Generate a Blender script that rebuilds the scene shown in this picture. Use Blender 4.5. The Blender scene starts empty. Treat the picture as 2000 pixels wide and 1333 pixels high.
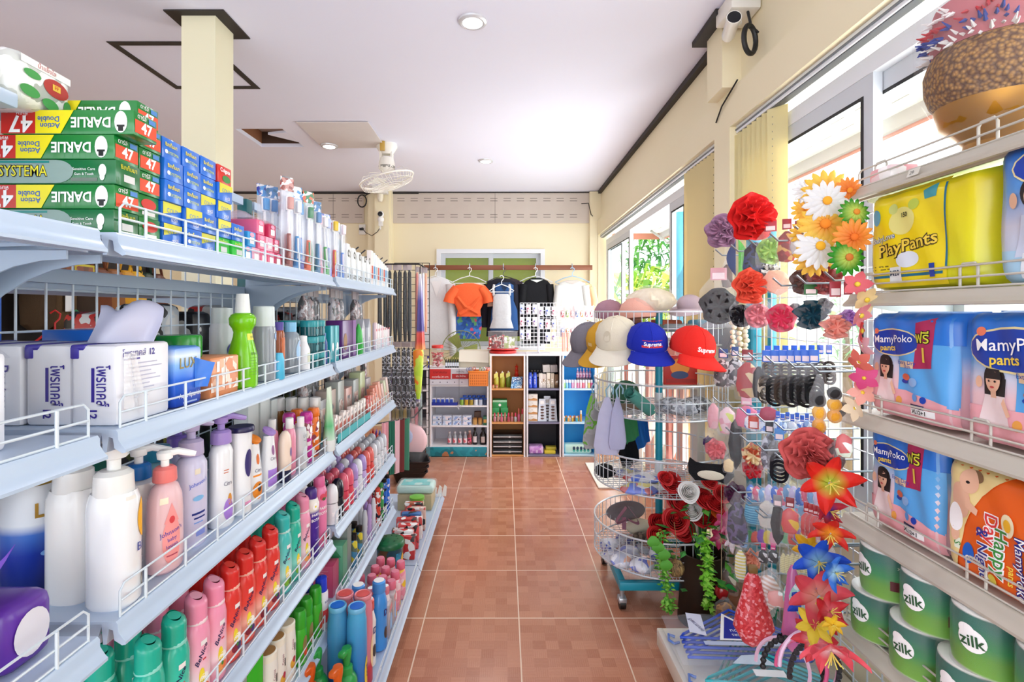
import bpy, bmesh, math, random
from mathutils import Vector, Matrix
sc = bpy.context.scene
COL = sc.collection
RN = random.Random(11)
PI = math.pi
# ---------------------------------------------------------------- camera, world, light, exposure
cam_d = bpy.data.cameras.new('camera'); cam = bpy.data.objects.new('camera', cam_d); COL.objects.link(cam)
cam.location = (0, 0, 1.30); cam.rotation_euler = (PI/2, 0, 0)
cam_d.sensor_width = 36; cam_d.lens = 18; cam_d.shift_x = .0075; cam_d.shift_y = -.02875; cam_d.clip_start = .02
sc.camera = cam
vs = sc.view_settings
vs.view_transform = 'Standard'; vs.look = 'None'; vs.gamma = 1; vs.use_curve_mapping = False
vs.exposure = 0.7
sc.cycles.max_bounces = 10; sc.cycles.diffuse_bounces = 6; sc.cycles.transparent_max_bounces = 24
sc.cycles.transmission_bounces = 6; sc.cycles.glossy_bounces = 4
sc.cycles.sample_clamp_indirect = 6; sc.cycles.caustics_refractive = False; sc.cycles.caustics_reflective = False
world = bpy.data.worlds.new('sky'); sc.world = world; world.use_nodes = True
wn = world.node_tree.nodes; wn['Background'].inputs[0].default_value = (.88, .94, 1, 1); wn['Background'].inputs[1].default_value = 2.0
def lamp(name, kind, loc, rot, energy, color=(1, 1, 1), **k):
    d = bpy.data.lights.new(name, kind); d.energy = energy; d.color = color
    for a, b in k.items(): setattr(d, a, b)
    o = bpy.data.objects.new(name, d); o.location = loc; o.rotation_euler = rot; COL.objects.link(o); return o
lamp('sun', 'SUN', (6, 0, 9), (math.radians(8), math.radians(16), 0), 3.0, (1, .96, .9), angle=.02)
# daylight entering through the two wall windows, plus fill added from the unseen shop front
lamp('window_daylight', 'AREA', (1.42, 4.3, 1.25), (0, math.radians(114), 0), 62, (.93, .96, 1), shape='RECTANGLE', size=1.9, size_y=3.2)
lamp('window_daylight', 'AREA', (1.42, 1.3, 1.6), (0, math.radians(114), 0), 30, (.95, .98, 1), shape='RECTANGLE', size=1.1, size_y=2.2)
lamp('shopfront_fill', 'AREA', (-.6, -2.3, 1.5), (math.radians(112), 0, 0), 34, (.86, .93, 1), shape='RECTANGLE', size=4.4, size_y=2.2)

# ---------------------------------------------------------------- helpers: colour and materials
def lin(h):
    if not isinstance(h, str): return (*h, 1) if len(h) == 3 else h
    o = []
    for i in (0, 2, 4):
        c = int(h[i:i+2], 16)/255
        o.append(c/12.92 if c <= .04045 else ((c+.055)/1.055)**2.4)
    return (*o, 1)
_m = {}
def M(c='ffffff', r=.45, met=0, tr=0, al=1, em=0, coat=0, tl=0):
    k = (c, r, met, tr, al, em, coat, tl)
    if k in _m: return _m[k]
    m = bpy.data.materials.new('mat'); m.use_nodes = True; b = m.node_tree.nodes['Principled BSDF']; I = b.inputs
    I['Base Color'].default_value = lin(c); I['Roughness'].default_value = r; I['Metallic'].default_value = met
    I['Transmission Weight'].default_value = tr; I['Alpha'].default_value = al; I['Coat Weight'].default_value = coat
    if em: I['Emission Color'].default_value = lin(c); I['Emission Strength'].default_value = em
    if tl:
        n = m.node_tree.nodes; t = n.new('ShaderNodeBsdfTranslucent'); t.inputs[0].default_value = lin(c); x = n.new('ShaderNodeMixShader'); x.inputs[0].default_value = tl
        m.node_tree.links.new(b.outputs[0], x.inputs[1]); m.node_tree.links.new(t.outputs[0], x.inputs[2]); m.node_tree.links.new(x.outputs[0], n['Material Output'].inputs[0])
    _m[k] = m; return m
def film(c='ffffff', fac=.2, r=.12):
    k = ('film', c, fac, r)
    if k in _m: return _m[k]
    m = bpy.data.materials.new('film'); m.use_nodes = True; n = m.node_tree.nodes; b = n['Principled BSDF']
    b.inputs['Base Color'].default_value = lin(c); b.inputs['Roughness'].default_value = r; b.inputs['Specular IOR Level'].default_value = .9; fac *= .62
    no = n.new('ShaderNodeTexNoise'); no.inputs['Scale'].default_value = 35; bu = n.new('ShaderNodeBump'); bu.inputs['Strength'].default_value = .6; bu.inputs['Distance'].default_value = .01
    tc = n.new('ShaderNodeTexCoord'); L = m.node_tree.links
    L.new(tc.outputs['Object'], no.inputs[0]); L.new(no.outputs[0], bu.inputs['Height']); L.new(bu.outputs[0], b.inputs['Normal'])
    t = n.new('ShaderNodeBsdfTransparent'); x = n.new('ShaderNodeMixShader'); x.inputs[0].default_value = fac
    L.new(t.outputs[0], x.inputs[1]); L.new(b.outputs[0], x.inputs[2]); L.new(x.outputs[0], n['Material Output'].inputs[0])
    _m[k] = m; return m
def PR(cols, scale=60, r=.35, kind='voronoi', seed=0, al=1, stretch=(1, 1, 1)):
    """busy printed pattern of a few flat inks"""
    k = ('pr', tuple(cols), scale, r, kind, seed, al, stretch)
    if k in _m: return _m[k]
    m = bpy.data.materials.new('print'); m.use_nodes = True; n = m.node_tree.nodes; L = m.node_tree.links; b = n['Principled BSDF']
    tc = n.new('ShaderNodeTexCoord'); mp = n.new('ShaderNodeMapping'); mp.inputs['Location'].default_value = (seed*.37, seed*.71, seed*.53); mp.inputs['Scale'].default_value = stretch
    L.new(tc.outputs['Object'], mp.inputs[0])
    if kind == 'voronoi':
        t = n.new('ShaderNodeTexVoronoi'); t.inputs['Scale'].default_value = scale; sx = n.new('ShaderNodeSeparateColor'); L.new(t.outputs['Color'], sx.inputs[0]); out = sx.outputs[0]
    elif kind == 'wave':
        t = n.new('ShaderNodeTexWave'); t.inputs['Scale'].default_value = scale; t.bands_direction = 'Z'; out = t.outputs['Fac']
    else:
        t = n.new('ShaderNodeTexNoise'); t.inputs['Scale'].default_value = scale; t.inputs['Detail'].default_value = 3; out = t.outputs[0]
    L.new(mp.outputs[0], t.inputs[0])
    cr = n.new('ShaderNodeValToRGB'); cr.color_ramp.interpolation = 'CONSTANT' if kind != 'soft' else 'LINEAR'; e = cr.color_ramp.elements
    lo, hi = (0, 1) if kind in ('voronoi', 'wave') else (.34, .66)
    N = len(cols)
    while len(e) < N: e.new(.5)
    for i, c in enumerate(cols): e[i].position = lo+(hi-lo)*(i/N if kind != 'soft' else i/max(1, N-1)); e[i].color = lin(c)
    L.new(out, cr.inputs[0]); L.new(cr.outputs[0], b.inputs['Base Color']); b.inputs['Roughness'].default_value = r; b.inputs['Alpha'].default_value = al
    _m[k] = m; return m
def GZ(stops, r=.35):
    """ink that changes with height: [(z, colour), ...] on the object's own z in metres"""
    k = ('gz', tuple(stops), r)
    if k in _m: return _m[k]
    m = bpy.data.materials.new('ink'); m.use_nodes = True; n = m.node_tree.nodes; L = m.node_tree.links; b = n['Principled BSDF']
    tc = n.new('ShaderNodeTexCoord'); s = n.new('ShaderNodeSeparateXYZ'); L.new(tc.outputs['Object'], s.inputs[0])
    z0, z1 = stops[0][0], stops[-1][0]; mr = n.new('ShaderNodeMapRange'); mr.inputs[1].default_value = z0; mr.inputs[2].default_value = z1; L.new(s.outputs[2], mr.inputs[0])
    cr = n.new('ShaderNodeValToRGB'); e = cr.color_ramp.elements
    while len(e) < len(stops): e.new(.5)
    for i, (z, c) in enumerate(stops): e[i].position = (z-z0)/(z1-z0); e[i].color = lin(c)
    L.new(mr.outputs[0], cr.inputs[0]); L.new(cr.outputs[0], b.inputs['Base Color']); b.inputs['Roughness'].default_value = r
    _m[k] = m; return m
def cloth(c, c2=None, scale=250, r=.85):
    k = ('cl', c, c2, scale, r)
    if k in _m: return _m[k]
    m = M(c, r).copy(); n = m.node_tree.nodes; L = m.node_tree.links; b = n['Principled BSDF']; b.inputs['Specular IOR Level'].default_value = .2
    no = n.new('ShaderNodeTexNoise'); no.inputs['Scale'].default_value = scale; tc = n.new('ShaderNodeTexCoord'); L.new(tc.outputs['Object'], no.inputs[0])
    bu = n.new('ShaderNodeBump'); bu.inputs['Strength'].default_value = .3; bu.inputs['Distance'].default_value = .004; L.new(no.outputs[0], bu.inputs['Height']); L.new(bu.outputs[0], b.inputs['Normal'])
    if c2:
        mx = n.new('ShaderNodeMix'); mx.data_type = 'RGBA'; mx.inputs[6].default_value = lin(c); mx.inputs[7].default_value = lin(c2); L.new(no.outputs[0], mx.inputs[0]); L.new(mx.outputs[2], b.inputs['Base Color'])
    _m[k] = m; return m

# ---------------------------------------------------------------- helpers: geometry
_tx = {}
def text_mesh(s, bold):
    k = (s, bold)
    if k not in _tx:
        c = bpy.data.curves.new('t', 'FONT'); c.body = s; c.align_x = 'CENTER'; c.align_y = 'CENTER'; c.size = 1; c.offset = bold; c.resolution_u = 2
        o = bpy.data.objects.new('t', c); COL.objects.link(o); bpy.context.view_layer.update()
        me = bpy.data.meshes.new_from_object(o.evaluated_get(bpy.context.evaluated_depsgraph_get()))
        _tx[k] = ([tuple(v.co) for v in me.vertices], [tuple(p.vertices) for p in me.polygons])
        bpy.data.objects.remove(o); bpy.data.curves.remove(c); bpy.data.meshes.remove(me)
    return _tx[k]
class G:
    def __init__(s): s.v = []; s.f = []; s.m = []; s.mats = []; s.map = None; s.thr = 0
    def mi(s, m):
        if m not in s.mats: s.mats.append(m)
        return s.mats.index(m)
    def add(s, vs, fs, m):
        n = len(s.v); s.v += [tuple(v) for v in vs]; i = s.mi(m)
        for f in fs: s.f.append(tuple(a+n for a in f)); s.m.append(i)
        return s
    def box(s, x0, x1, y0, y1, z0, z1, m):
        return s.add([(x, y, z) for z in (z0, z1) for y in (y0, y1) for x in (x0, x1)], [(0, 2, 3, 1), (4, 5, 7, 6), (0, 1, 5, 4), (2, 6, 7, 3), (0, 4, 6, 2), (1, 3, 7, 5)], m)
    def rbox(s, x0, x1, y0, y1, z0, z1, m, r=.004, seg=2):
        bm = bmesh.new(); bmesh.ops.create_cube(bm, size=1)
        for v in bm.verts: v.co = ((x0+x1)/2+v.co.x*(x1-x0), (y0+y1)/2+v.co.y*(y1-y0), (z0+z1)/2+v.co.z*(z1-z0))
        r = min(r, .49*min(x1-x0, y1-y0, z1-z0)); bmesh.ops.bevel(bm, geom=bm.edges[:], offset=r, segments=seg, profile=.5, affect='EDGES')
        bm.verts.index_update(); s.add([v.co for v in bm.verts], [[v.index for v in f.verts] for f in bm.faces], m); bm.free(); return s
    def lathe(s, prof, m, n=18, sx=1, sy=1, e=1, c=(0, 0, 0), a0=0, a1=2*PI, wob=None):
        full = abs(a1-a0-2*PI) < 1e-6; N = n if full else n+1; vs = []; fs = []
        for j, (r, z) in enumerate(prof):
            for i in range(N):
                a = a0+(a1-a0)*i/n; ca, sa = math.cos(a), math.sin(a)
                if e != 1: ca = math.copysign(abs(ca)**e, ca); sa = math.copysign(abs(sa)**e, sa)
                w = wob(a, j/(len(prof)-1)) if wob else 1
                vs.append((c[0]+sx*r*w*ca, c[1]+sy*r*w*sa, c[2]+z))
        for j in range(len(prof)-1):
            for i in range(n):
                k = (i+1) % N
                fs.append((j*N+i, j*N+k, (j+1)*N+k, (j+1)*N+i))
        s.add(vs, fs, m)
        if full and not (len(prof) == 2 and min(prof[0][0], prof[1][0]) < 1e-5):
            b = len(s.v)-len(vs); q = s.mi(m)
            if prof[0][0] > 1e-5: s.f.append(tuple(b+i for i in reversed(range(N)))); s.m.append(q)
            if prof[-1][0] > 1e-5: s.f.append(tuple(b+(len(prof)-1)*N+i for i in range(N))); s.m.append(q)
        return s
    def tube(s, pts, r, m, n=6, closed=False, r2=None):
        P = [Vector(p) for p in pts]; N = len(P); vs = []; fs = []; up = None
        for i, p in enumerate(P):
            a = P[(i+1) % N] if (closed or i < N-1) else p; b = P[i-1] if (closed or i > 0) else p
            t = (a-b).normalized() if (a-b).length > 1e-9 else Vector((0, 0, 1))
            if up is None: up = Vector((0, 0, 1)) if abs(t.z) < .9 else Vector((1, 0, 0))
            u = t.cross(up).normalized(); w = u.cross(t).normalized(); up = w
            rr = r if r2 is None else r+(r2-r)*i/max(1, N-1)
            for j in range(n): q = 2*PI*j/n; vs.append(p+u*rr*math.cos(q)+w*rr*math.sin(q))
        for i in range(N if closed else N-1):
            k = (i+1) % N
            for j in range(n): l = (j+1) % n; fs.append((i*n+j, i*n+l, k*n+l, k*n+j))
        if not closed: fs += [tuple(range(n))[::-1], tuple((N-1)*n+j for j in range(n))]
        return s.add(vs, fs, m)
    def prism(s, out, a, b, m, ax='y'):
        """2d outline extruded along ax from a to b; outline is (x,z) for y, (y,z) for x, (x,y) for z"""
        f = {'y': lambda p, t: (p[0], t, p[1]), 'x': lambda p, t: (t, p[0], p[1]), 'z': lambda p, t: (p[0], p[1], t)}[ax]; n = len(out)
        vs = [f(p, a) for p in out]+[f(p, b) for p in out]
        return s.add(vs, [tuple(range(n)), tuple(range(2*n-1, n-1, -1))]+[(i, i+n, (i+1) % n+n, (i+1) % n) for i in range(n)], m)
    def grid(s, fn, nu, nv, m, thick=0):
        """surface fn(u,v) u,v in 0..1; thick gives it a back side"""
        P = [[Vector(fn(i/nu, j/nv)) for i in range(nu+1)] for j in range(nv+1)]; W = nu+1
        vs = [p for row in P for p in row]; fs = [(j*W+i, j*W+i+1, (j+1)*W+i+1, (j+1)*W+i) for j in range(nv) for i in range(nu)]
        if thick:
            n0 = len(vs); bk = []
            for j in range(nv+1):
                for i in range(nu+1):
                    du = P[j][min(nu, i+1)]-P[j][max(0, i-1)]; dv = P[min(nv, j+1)][i]-P[max(0, j-1)][i]; n_ = du.cross(dv)
                    bk.append(P[j][i]-(n_.normalized() if n_.length > 1e-12 else Vector((0, 1, 0)))*thick)
            vs += bk; fs += [tuple(n0+a for a in reversed(f)) for f in fs]
            rim = [i for i in range(W)]+[j*W+nu for j in range(1, nv+1)]+[nv*W+i for i in range(nu-1, -1, -1)]+[j*W for j in range(nv-1, 0, -1)]
            fs += [(rim[k], rim[k-1], n0+rim[k-1], n0+rim[k]) for k in range(len(rim))]
        return s.add(vs, fs, m)
    def ball(s, c, rx, ry, rz, m, n=12, k=8): return s.lathe([(math.sin(PI*i/k), -math.cos(PI*i/k)) for i in range(k+1)] if False else [(math.sin(PI*i/k)*1.0+1e-6, -math.cos(PI*i/k)*rz) for i in range(k+1)], m, n, rx, ry, 1, c)
    # ---- printed marks: first set a frame, then draw in its x,y metres
    def flat(s, o, u, v):
        o, u, v = Vector(o), Vector(u).normalized(), Vector(v).normalized(); n = u.cross(v); s.map = lambda x, y, l: o+u*x+v*y+n*l; return s
    def cyl(s, R, a0=0, sx=1, sy=1, c=(0, 0), e=1):
        def f(x, y, l):
            a = a0+x/R; ca, sa = math.cos(a), math.sin(a)
            if e != 1: ca = math.copysign(abs(ca)**e, ca); sa = math.copysign(abs(sa)**e, sa)
            return Vector((c[0]+sx*(R+l)*ca, c[1]+sy*(R+l)*sa, y))
        s.map = f; return s
    def surf(s, f, thr=0): s.map = f; s.thr = thr; return s
    def put(s, V, F, m, l):
        bm = bmesh.new(); vv = [bm.verts.new((p[0], p[1], 0)) for p in V]
        for f in F:
            try: bm.faces.new([vv[i] for i in f])
            except ValueError: pass
        bmesh.ops.triangulate(bm, faces=bm.faces[:])
        for _ in range(4):
            es = [e for e in bm.edges if e.calc_length() > s.thr]
            if not es: break
            bmesh.ops.subdivide_edges(bm, edges=es, cuts=1); bmesh.ops.triangulate(bm, faces=[f for f in bm.faces if len(f.verts) > 3])
        bm.verts.index_update(); s.add([s.map(v.co.x, v.co.y, l) for v in bm.verts], [[v.index for v in f.verts] for f in bm.faces], m); bm.free(); return s
    def rect(s, x0, y0, x1, y1, m, l=.0006, n=6):
        if s.thr: return s.put([(x0, y0), (x1, y0), (x1, y1), (x0, y1)], [(0, 1, 2, 3)], m, l)
        vs = [s.map(x0+(x1-x0)*i/n, y, l) for y in (y0, y1) for i in range(n+1)]
        return s.add(vs, [(i, i+1, n+2+i, n+1+i) for i in range(n)], m)
    def ell(s, cx, cy, rx, ry, m, l=.0008, n=10):
        vs = []
        if s.thr: return s.put([(cx+rx*math.cos(2*PI*i/20), cy+ry*math.sin(2*PI*i/20)) for i in range(20)], [tuple(range(20))], m, l)
        for i in range(n+1):
            a = PI*i/n; x = cx-rx*math.cos(a); h = ry*max(.02, math.sin(a)); vs += [s.map(x, cy-h, l), s.map(x, cy+h, l)]
        return s.add(vs, [(2*i, 2*i+2, 2*i+3, 2*i+1) for i in range(n)], m)
    def poly(s, pts, m, l=.0008):
        if s.thr: return s.put(pts, [tuple(range(len(pts)))], m, l)
        return s.add([s.map(x, y, l) for x, y in pts], [tuple(range(len(pts)))], m)
    def text(s, t, x, y, h, m, l=.001, bold=0, ang=0, w=None, sh=0, flip=1):
        V, F = text_mesh(t, bold)
        if not V: return s
        k = h; kx = h
        if w: wd = max(p[0] for p in V)-min(p[0] for p in V); kx = w/max(wd, 1e-6)
        ca, sa = math.cos(ang), math.sin(ang); vs = []
        for p in V:
            a, b = p[0]*kx+p[1]*k*sh, p[1]*k; vs.append((x+a*ca-b*sa, y+a*sa+b*ca))
        if s.thr and h > .02: return s.put(vs, F, m, l)
        vs = [s.map(a, b, l) for a, b in vs]
        return s.add(vs, F, m)
def mesh(name, g, smooth=40):
    me = bpy.data.meshes.new(name); me.from_pydata(g.v, [], g.f)
    for m in g.mats: me.materials.append(m)
    me.polygons.foreach_set('material_index', g.m)
    if smooth:
        me.polygons.foreach_set('use_smooth', [True]*len(g.f)); me.update(); me.set_sharp_from_angle(angle=math.radians(smooth))
    me.validate(); me.update(); return me
def obj(name, g, parent=None, loc=(0, 0, 0), rot=(0, 0, 0), label=None, smooth=40):
    o = bpy.data.objects.new(name, g if isinstance(g, bpy.types.Mesh) else mesh(name, g, smooth)); COL.objects.link(o); o.location = loc; o.rotation_euler = rot
    if parent: o.parent = parent
    if label: o['label'] = label
    return o
def tag(o, label, cat, group=None):
    o['label'] = label; o['category'] = cat
    if group: o['group'] = group
    return o
def thing(name, label, cat, loc=(0, 0, 0), rz=0, group=None, rot=None):
    o = bpy.data.objects.new(name, None); COL.objects.link(o); o.location = loc; o.rotation_euler = rot or (0, 0, rz); o.empty_display_size = .02
    return tag(o, label, cat, group)
def struct(name, g, loc=(0, 0, 0), parent=None, smooth=40):
    o = obj(name, g, parent, loc, smooth=smooth)
    if not parent: o['kind'] = 'structure'
    return o
def dup(o, label=None, loc=None, rz=None, group=None, rot=None, scale=None):
    def cp(a, p):
        c = a.copy(); COL.objects.link(c)
        if p is not None: c.parent = p
        for ch in a.children: cp(ch, c)
        return c
    c = cp(o, None)
    if loc is not None: c.location = loc
    if rz is not None: c.rotation_euler = (0, 0, rz)
    if rot is not None: c.rotation_euler = rot
    if scale is not None: c.scale = (scale,)*3 if not hasattr(scale, '__len__') else scale
    if label: c['label'] = label
    if group: c['group'] = group
    return c
def W(px, py, Y): return Vector(((px-985)*Y/1000, Y, 1.30-(py-609)*Y/1000))
ORD = 'first second third fourth fifth sixth seventh eighth ninth tenth eleventh twelfth thirteenth fourteenth fifteenth sixteenth seventeenth eighteenth nineteenth twentieth'.split()

def PR_straw(n, L, b):
    tc = n.new('ShaderNodeTexCoord'); w = n.new('ShaderNodeTexVoronoi'); w.inputs['Scale'].default_value = 140; L.new(tc.outputs['Object'], w.inputs[0])
    cr = n.new('ShaderNodeValToRGB'); e = cr.color_ramp.elements; e[0].color = lin('c08c42'); e[1].color = lin('5a3410'); e[1].position = .7; L.new(w.outputs[0], cr.inputs[0]); L.new(cr.outputs[0], b.inputs['Base Color'])
    bu = n.new('ShaderNodeBump'); bu.inputs['Distance'].default_value = .004; bu.invert = True; L.new(w.outputs[0], bu.inputs['Height']); L.new(bu.outputs[0], b.inputs['Normal'])
# ---------------------------------------------------------------- the room
def node_mat(name, build, r=.5):
    m = bpy.data.materials.new(name); m.use_nodes = True; n = m.node_tree.nodes; L = m.node_tree.links; b = n['Principled BSDF']; b.inputs['Roughness'].default_value = r; build(n, L, b); return m
def floor_nodes(n, L, b):
    tc = n.new('ShaderNodeTexCoord')
    def vm(op, a, v):
        x = n.new('ShaderNodeVectorMath'); x.operation = op; L.new(a, x.inputs[0]); x.inputs[1].default_value = v; return x.outputs[0]
    def mt(op, a, c=None, d=None):
        x = n.new('ShaderNodeMath'); x.operation = op
        for i, q in enumerate((a, c, d)):
            if q is None: continue
            if isinstance(q, (int, float)): x.inputs[i].default_value = q
            else: L.new(q, x.inputs[i])
        return x.outputs[0]
    p = vm('SUBTRACT', tc.outputs['Object'], (.0616, 2.17, 0)); s = n.new('ShaderNodeSeparateXYZ'); L.new(p, s.inputs[0])
    def line(o):   # distance to the nearest grout line of the 0.4 m tiles
        f = mt('MODULO', mt('ADD', o, 20), .4); return mt('MINIMUM', f, mt('SUBTRACT', .4, f))
    g = mt('LESS_THAN', mt('MINIMUM', line(s.outputs[0]), line(s.outputs[1])), .0026)
    cell = vm('FLOOR', vm('MULTIPLY', p, (20, 20, 0)), (0, 0, 0)); wn_ = n.new('ShaderNodeTexWhiteNoise'); wn_.noise_dimensions = '2D'; L.new(cell, wn_.inputs[0])
    ch = n.new('ShaderNodeTexChecker'); ch.inputs['Scale'].default_value = 20; L.new(vm('ADD', p, (10, 10, .01)), ch.inputs[0]); 
    def stripes(i):
        return mt('FRACT', mt('MULTIPLY', s.outputs[i], 130))
    mix = n.new('ShaderNodeMix'); L.new(ch.outputs['Fac'], mix.inputs[0]); L.new(stripes(0), mix.inputs[2]); L.new(stripes(1), mix.inputs[3])
    no = n.new('ShaderNodeTexNoise'); no.inputs['Scale'].default_value = 90; L.new(tc.outputs['Object'], no.inputs[0])
    t = mt('ADD', mt('MULTIPLY', wn_.outputs['Value'], .5), mt('ADD', mt('MULTIPLY', mix.outputs[0], .3), mt('MULTIPLY', no.outputs[0], .25)))
    cr = n.new('ShaderNodeValToRGB'); e = cr.color_ramp.elements; e[0].position = .1; e[0].color = lin('a86a50'); e[1].position = .95; e[1].color = lin('c98d70'); L.new(t, cr.inputs[0])
    mx = n.new('ShaderNodeMix'); mx.data_type = 'RGBA'; L.new(g, mx.inputs[0]); L.new(cr.outputs[0], mx.inputs[6]); mx.inputs[7].default_value = lin('e2c8b0'); L.new(mx.outputs[2], b.inputs['Base Color'])
    L.new(mt('ADD', .2, mt('MULTIPLY', g, .4)), b.inputs['Roughness']); b.inputs['Specular IOR Level'].default_value = .55
def paint(c, c2, sc_=3):
    def f(n, L, b):
        tc = n.new('ShaderNodeTexCoord'); no = n.new('ShaderNodeTexNoise'); no.inputs['Scale'].default_value = sc_; no.inputs['Detail'].default_value = 5; L.new(tc.outputs['Object'], no.inputs[0])
        mx = n.new('ShaderNodeMix'); mx.data_type = 'RGBA'; mx.inputs[6].default_value = lin(c); mx.inputs[7].default_value = lin(c2); L.new(no.outputs[0], mx.inputs[0]); L.new(mx.outputs[2], b.inputs['Base Color']); b.inputs['Specular IOR Level'].default_value = .2
    return f
FLOOR = node_mat('floor_tile', floor_nodes)
CEIL = node_mat('ceiling_paint', paint('e4e6f8', 'eaebfa', 1.2), .8)
WALL = node_mat('cream_paint', paint('ece0be', 'f0e6c8', 2), .75)
def slotted(n, L, b):
    paint('c4b8ae', 'd0c5bb', 6)(n, L, b)
SLOT = node_mat('vent_board', slotted, .8)
DARK = M('2b2523', .6); ALU = M('e9ecf0', .35); ALU2 = M('cfd4da', .4); BLK = M('121214', .5)
CZ = 2.70; BY = 6.0; RX = 1.12
struct('floor', G().box(-4.6, RX+.25, -2.2, BY+.1, -.1, 0, FLOOR))
# ceiling with the open inspection hole at X -2.06..-1.70, Y 3.92..4.35
g = G()
for a in ((-4.6, -2.06, -2.2, BY+.1), (-1.70, RX+.1, -2.2, BY+.1), (-2.06, -1.70, -2.2, 3.92), (-2.06, -1.70, 4.35, BY+.1)): g.box(*a, CZ, CZ+.03, CEIL)
g.prism([(-1.705, 4.0), (-1.70, 4.23), (-1.87, 4.05)], CZ, CZ+.02, CEIL, 'z')
struct('ceiling', g)
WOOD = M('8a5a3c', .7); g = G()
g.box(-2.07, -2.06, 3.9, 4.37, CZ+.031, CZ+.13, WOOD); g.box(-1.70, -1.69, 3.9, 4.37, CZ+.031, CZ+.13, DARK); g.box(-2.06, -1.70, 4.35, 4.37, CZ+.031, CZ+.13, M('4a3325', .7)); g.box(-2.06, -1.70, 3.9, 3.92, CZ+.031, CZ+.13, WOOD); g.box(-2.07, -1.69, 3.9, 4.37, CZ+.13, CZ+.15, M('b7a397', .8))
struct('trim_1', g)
# back wall with a window hole X -.79..+.474, Z .85..2.03
g = G(); WX0, WX1, WZ0, WZ1 = -.79, .474, .85, 2.03
for a in ((-4.6, WX0, 0, CZ), (WX1, RX+.1, 0, CZ), (WX0, WX1, 0, WZ0), (WX0, WX1, WZ1, CZ)): g.box(a[0], a[1], BY, BY+.12, a[2], a[3], WALL)
struct('wall_back', g)
# slotted vent boards above the back wall, with small slots and joints
g = G(); SL = M('6f655f', .8)
for x0, x1 in ((-3.2, -1.64), (-1.31, 1.0)):
    g.box(x0, x1, BY-.02, BY, 2.335, 2.69, SLOT); x = x0+.06
    while x < x1-.1:
        for z in (2.40, 2.43, 2.59, 2.62): g.box(x, x+.085, BY-.0215, BY-.019, z, z+.006, SL)
        x += .155
    k = x0+1.2
    while k < x1: g.box(k, k+.004, BY-.0215, BY-.019, 2.335, 2.69, SL); k += 1.2
struct('trim_2', g)
struct('trim_3', G().box(-3.3, -1.0, BY-.035, BY-.0, 2.675, 2.70, DARK).box(-1.0, 1.08, BY-.03, BY, 2.685, 2.70, DARK))
g = G().box(-1.56, -1.30, 5.86, BY, 0, CZ, WALL).box(-1.47, -1.31, 5.80, 5.86, 0, CZ, WALL).box(.99, 1.12, 5.92, BY, 0, 2.69, WALL); struct('wall_pilaster', g)
struct('wall_left', G().box(-4.7, -4.6, -2.2, BY, 0, CZ, WALL))
# right wall: upper wall, beam, pilaster between the windows, sills
g = G().box(RX, RX+.12, -2.2, BY, 2.36, CZ, WALL).box(1.08, RX+.12, -2.2, BY, 2.185, 2.36, WALL).box(1.08, RX+.14, 2.455, 2.634, 0, 2.185, WALL).box(1.08, RX+.12, 5.9, BY, 0, 2.2, WALL)
g.box(1.10, RX+.12, -2.2, 2.455, 0, .62, WALL).box(1.08, RX+.12, -2.2, -.6, .62, 2.185, WALL).box(1.10, RX+.12, 2.634, 5.9, 0, .08, WALL)
struct('wall_right', g)
struct('wall_pilaster', G().box(1.03, RX+.02, 2.42, 2.60, 2.36, CZ, WALL))
struct('trim_4', G().box(RX-.035, RX, -2.2, 2.40, 2.665, CZ-.001, DARK).box(RX-.035, RX, 2.62, BY, 2.665, CZ-.001, DARK).box(.975, RX, 2.36, 2.66, 2.672, CZ-.002, DARK))
# shop front behind the camera: posts and a lintel with open bays
g = G().box(-4.6, RX+.1, -2.2, -2.1, 2.45, CZ, WALL)
for x in (-4.6, -2.9, 1.0): g.box(x, x+.15, -2.2, -2.1, 0, 2.45, WALL)
struct('wall_front', g)
# square pillar with its dark collar on the ceiling
PIL = node_mat('pillar_paint', paint('ddd8ba', 'e6e0c4', 3), .7)
struct('pillar', G().box(-1.52, -1.36, 2.41, 2.57, 0, CZ, PIL))
g = G()
for a in ((-1.58, -1.30, 2.37, 2.41), (-1.58, -1.30, 2.57, 2.62), (-1.58, -1.52, 2.41, 2.57), (-1.36, -1.30, 2.41, 2.57)): g.box(*a, CZ-.006, CZ, DARK)
struct('trim_5', g)
g = G(); a0, a1, b0, b1, w = -2.06, -1.53, 2.65, 3.21, .035
for a in ((a0, a1, b0, b0+w), (a0, a1, b1-w, b1), (a0, a0+w, b0+w, b1-w), (a1-w, a1, b0+w, b1-w)): g.box(*a, CZ-.004, CZ, DARK)
struct('trim_6', g)
g = G().grid(lambda u, v: (-1.53+.53*u, 3.76+.56*v, CZ-.004-.012*v*(1-.3*u)), 8, 8, node_mat('sag_panel', paint('d3cdcc', 'dcd6d5', 8), .85), .006)
o = obj('ceiling_hatch_panel', g); tag(o, 'loose pale ceiling hatch panel sagging beside the fan mount', 'hatch panel')
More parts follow.
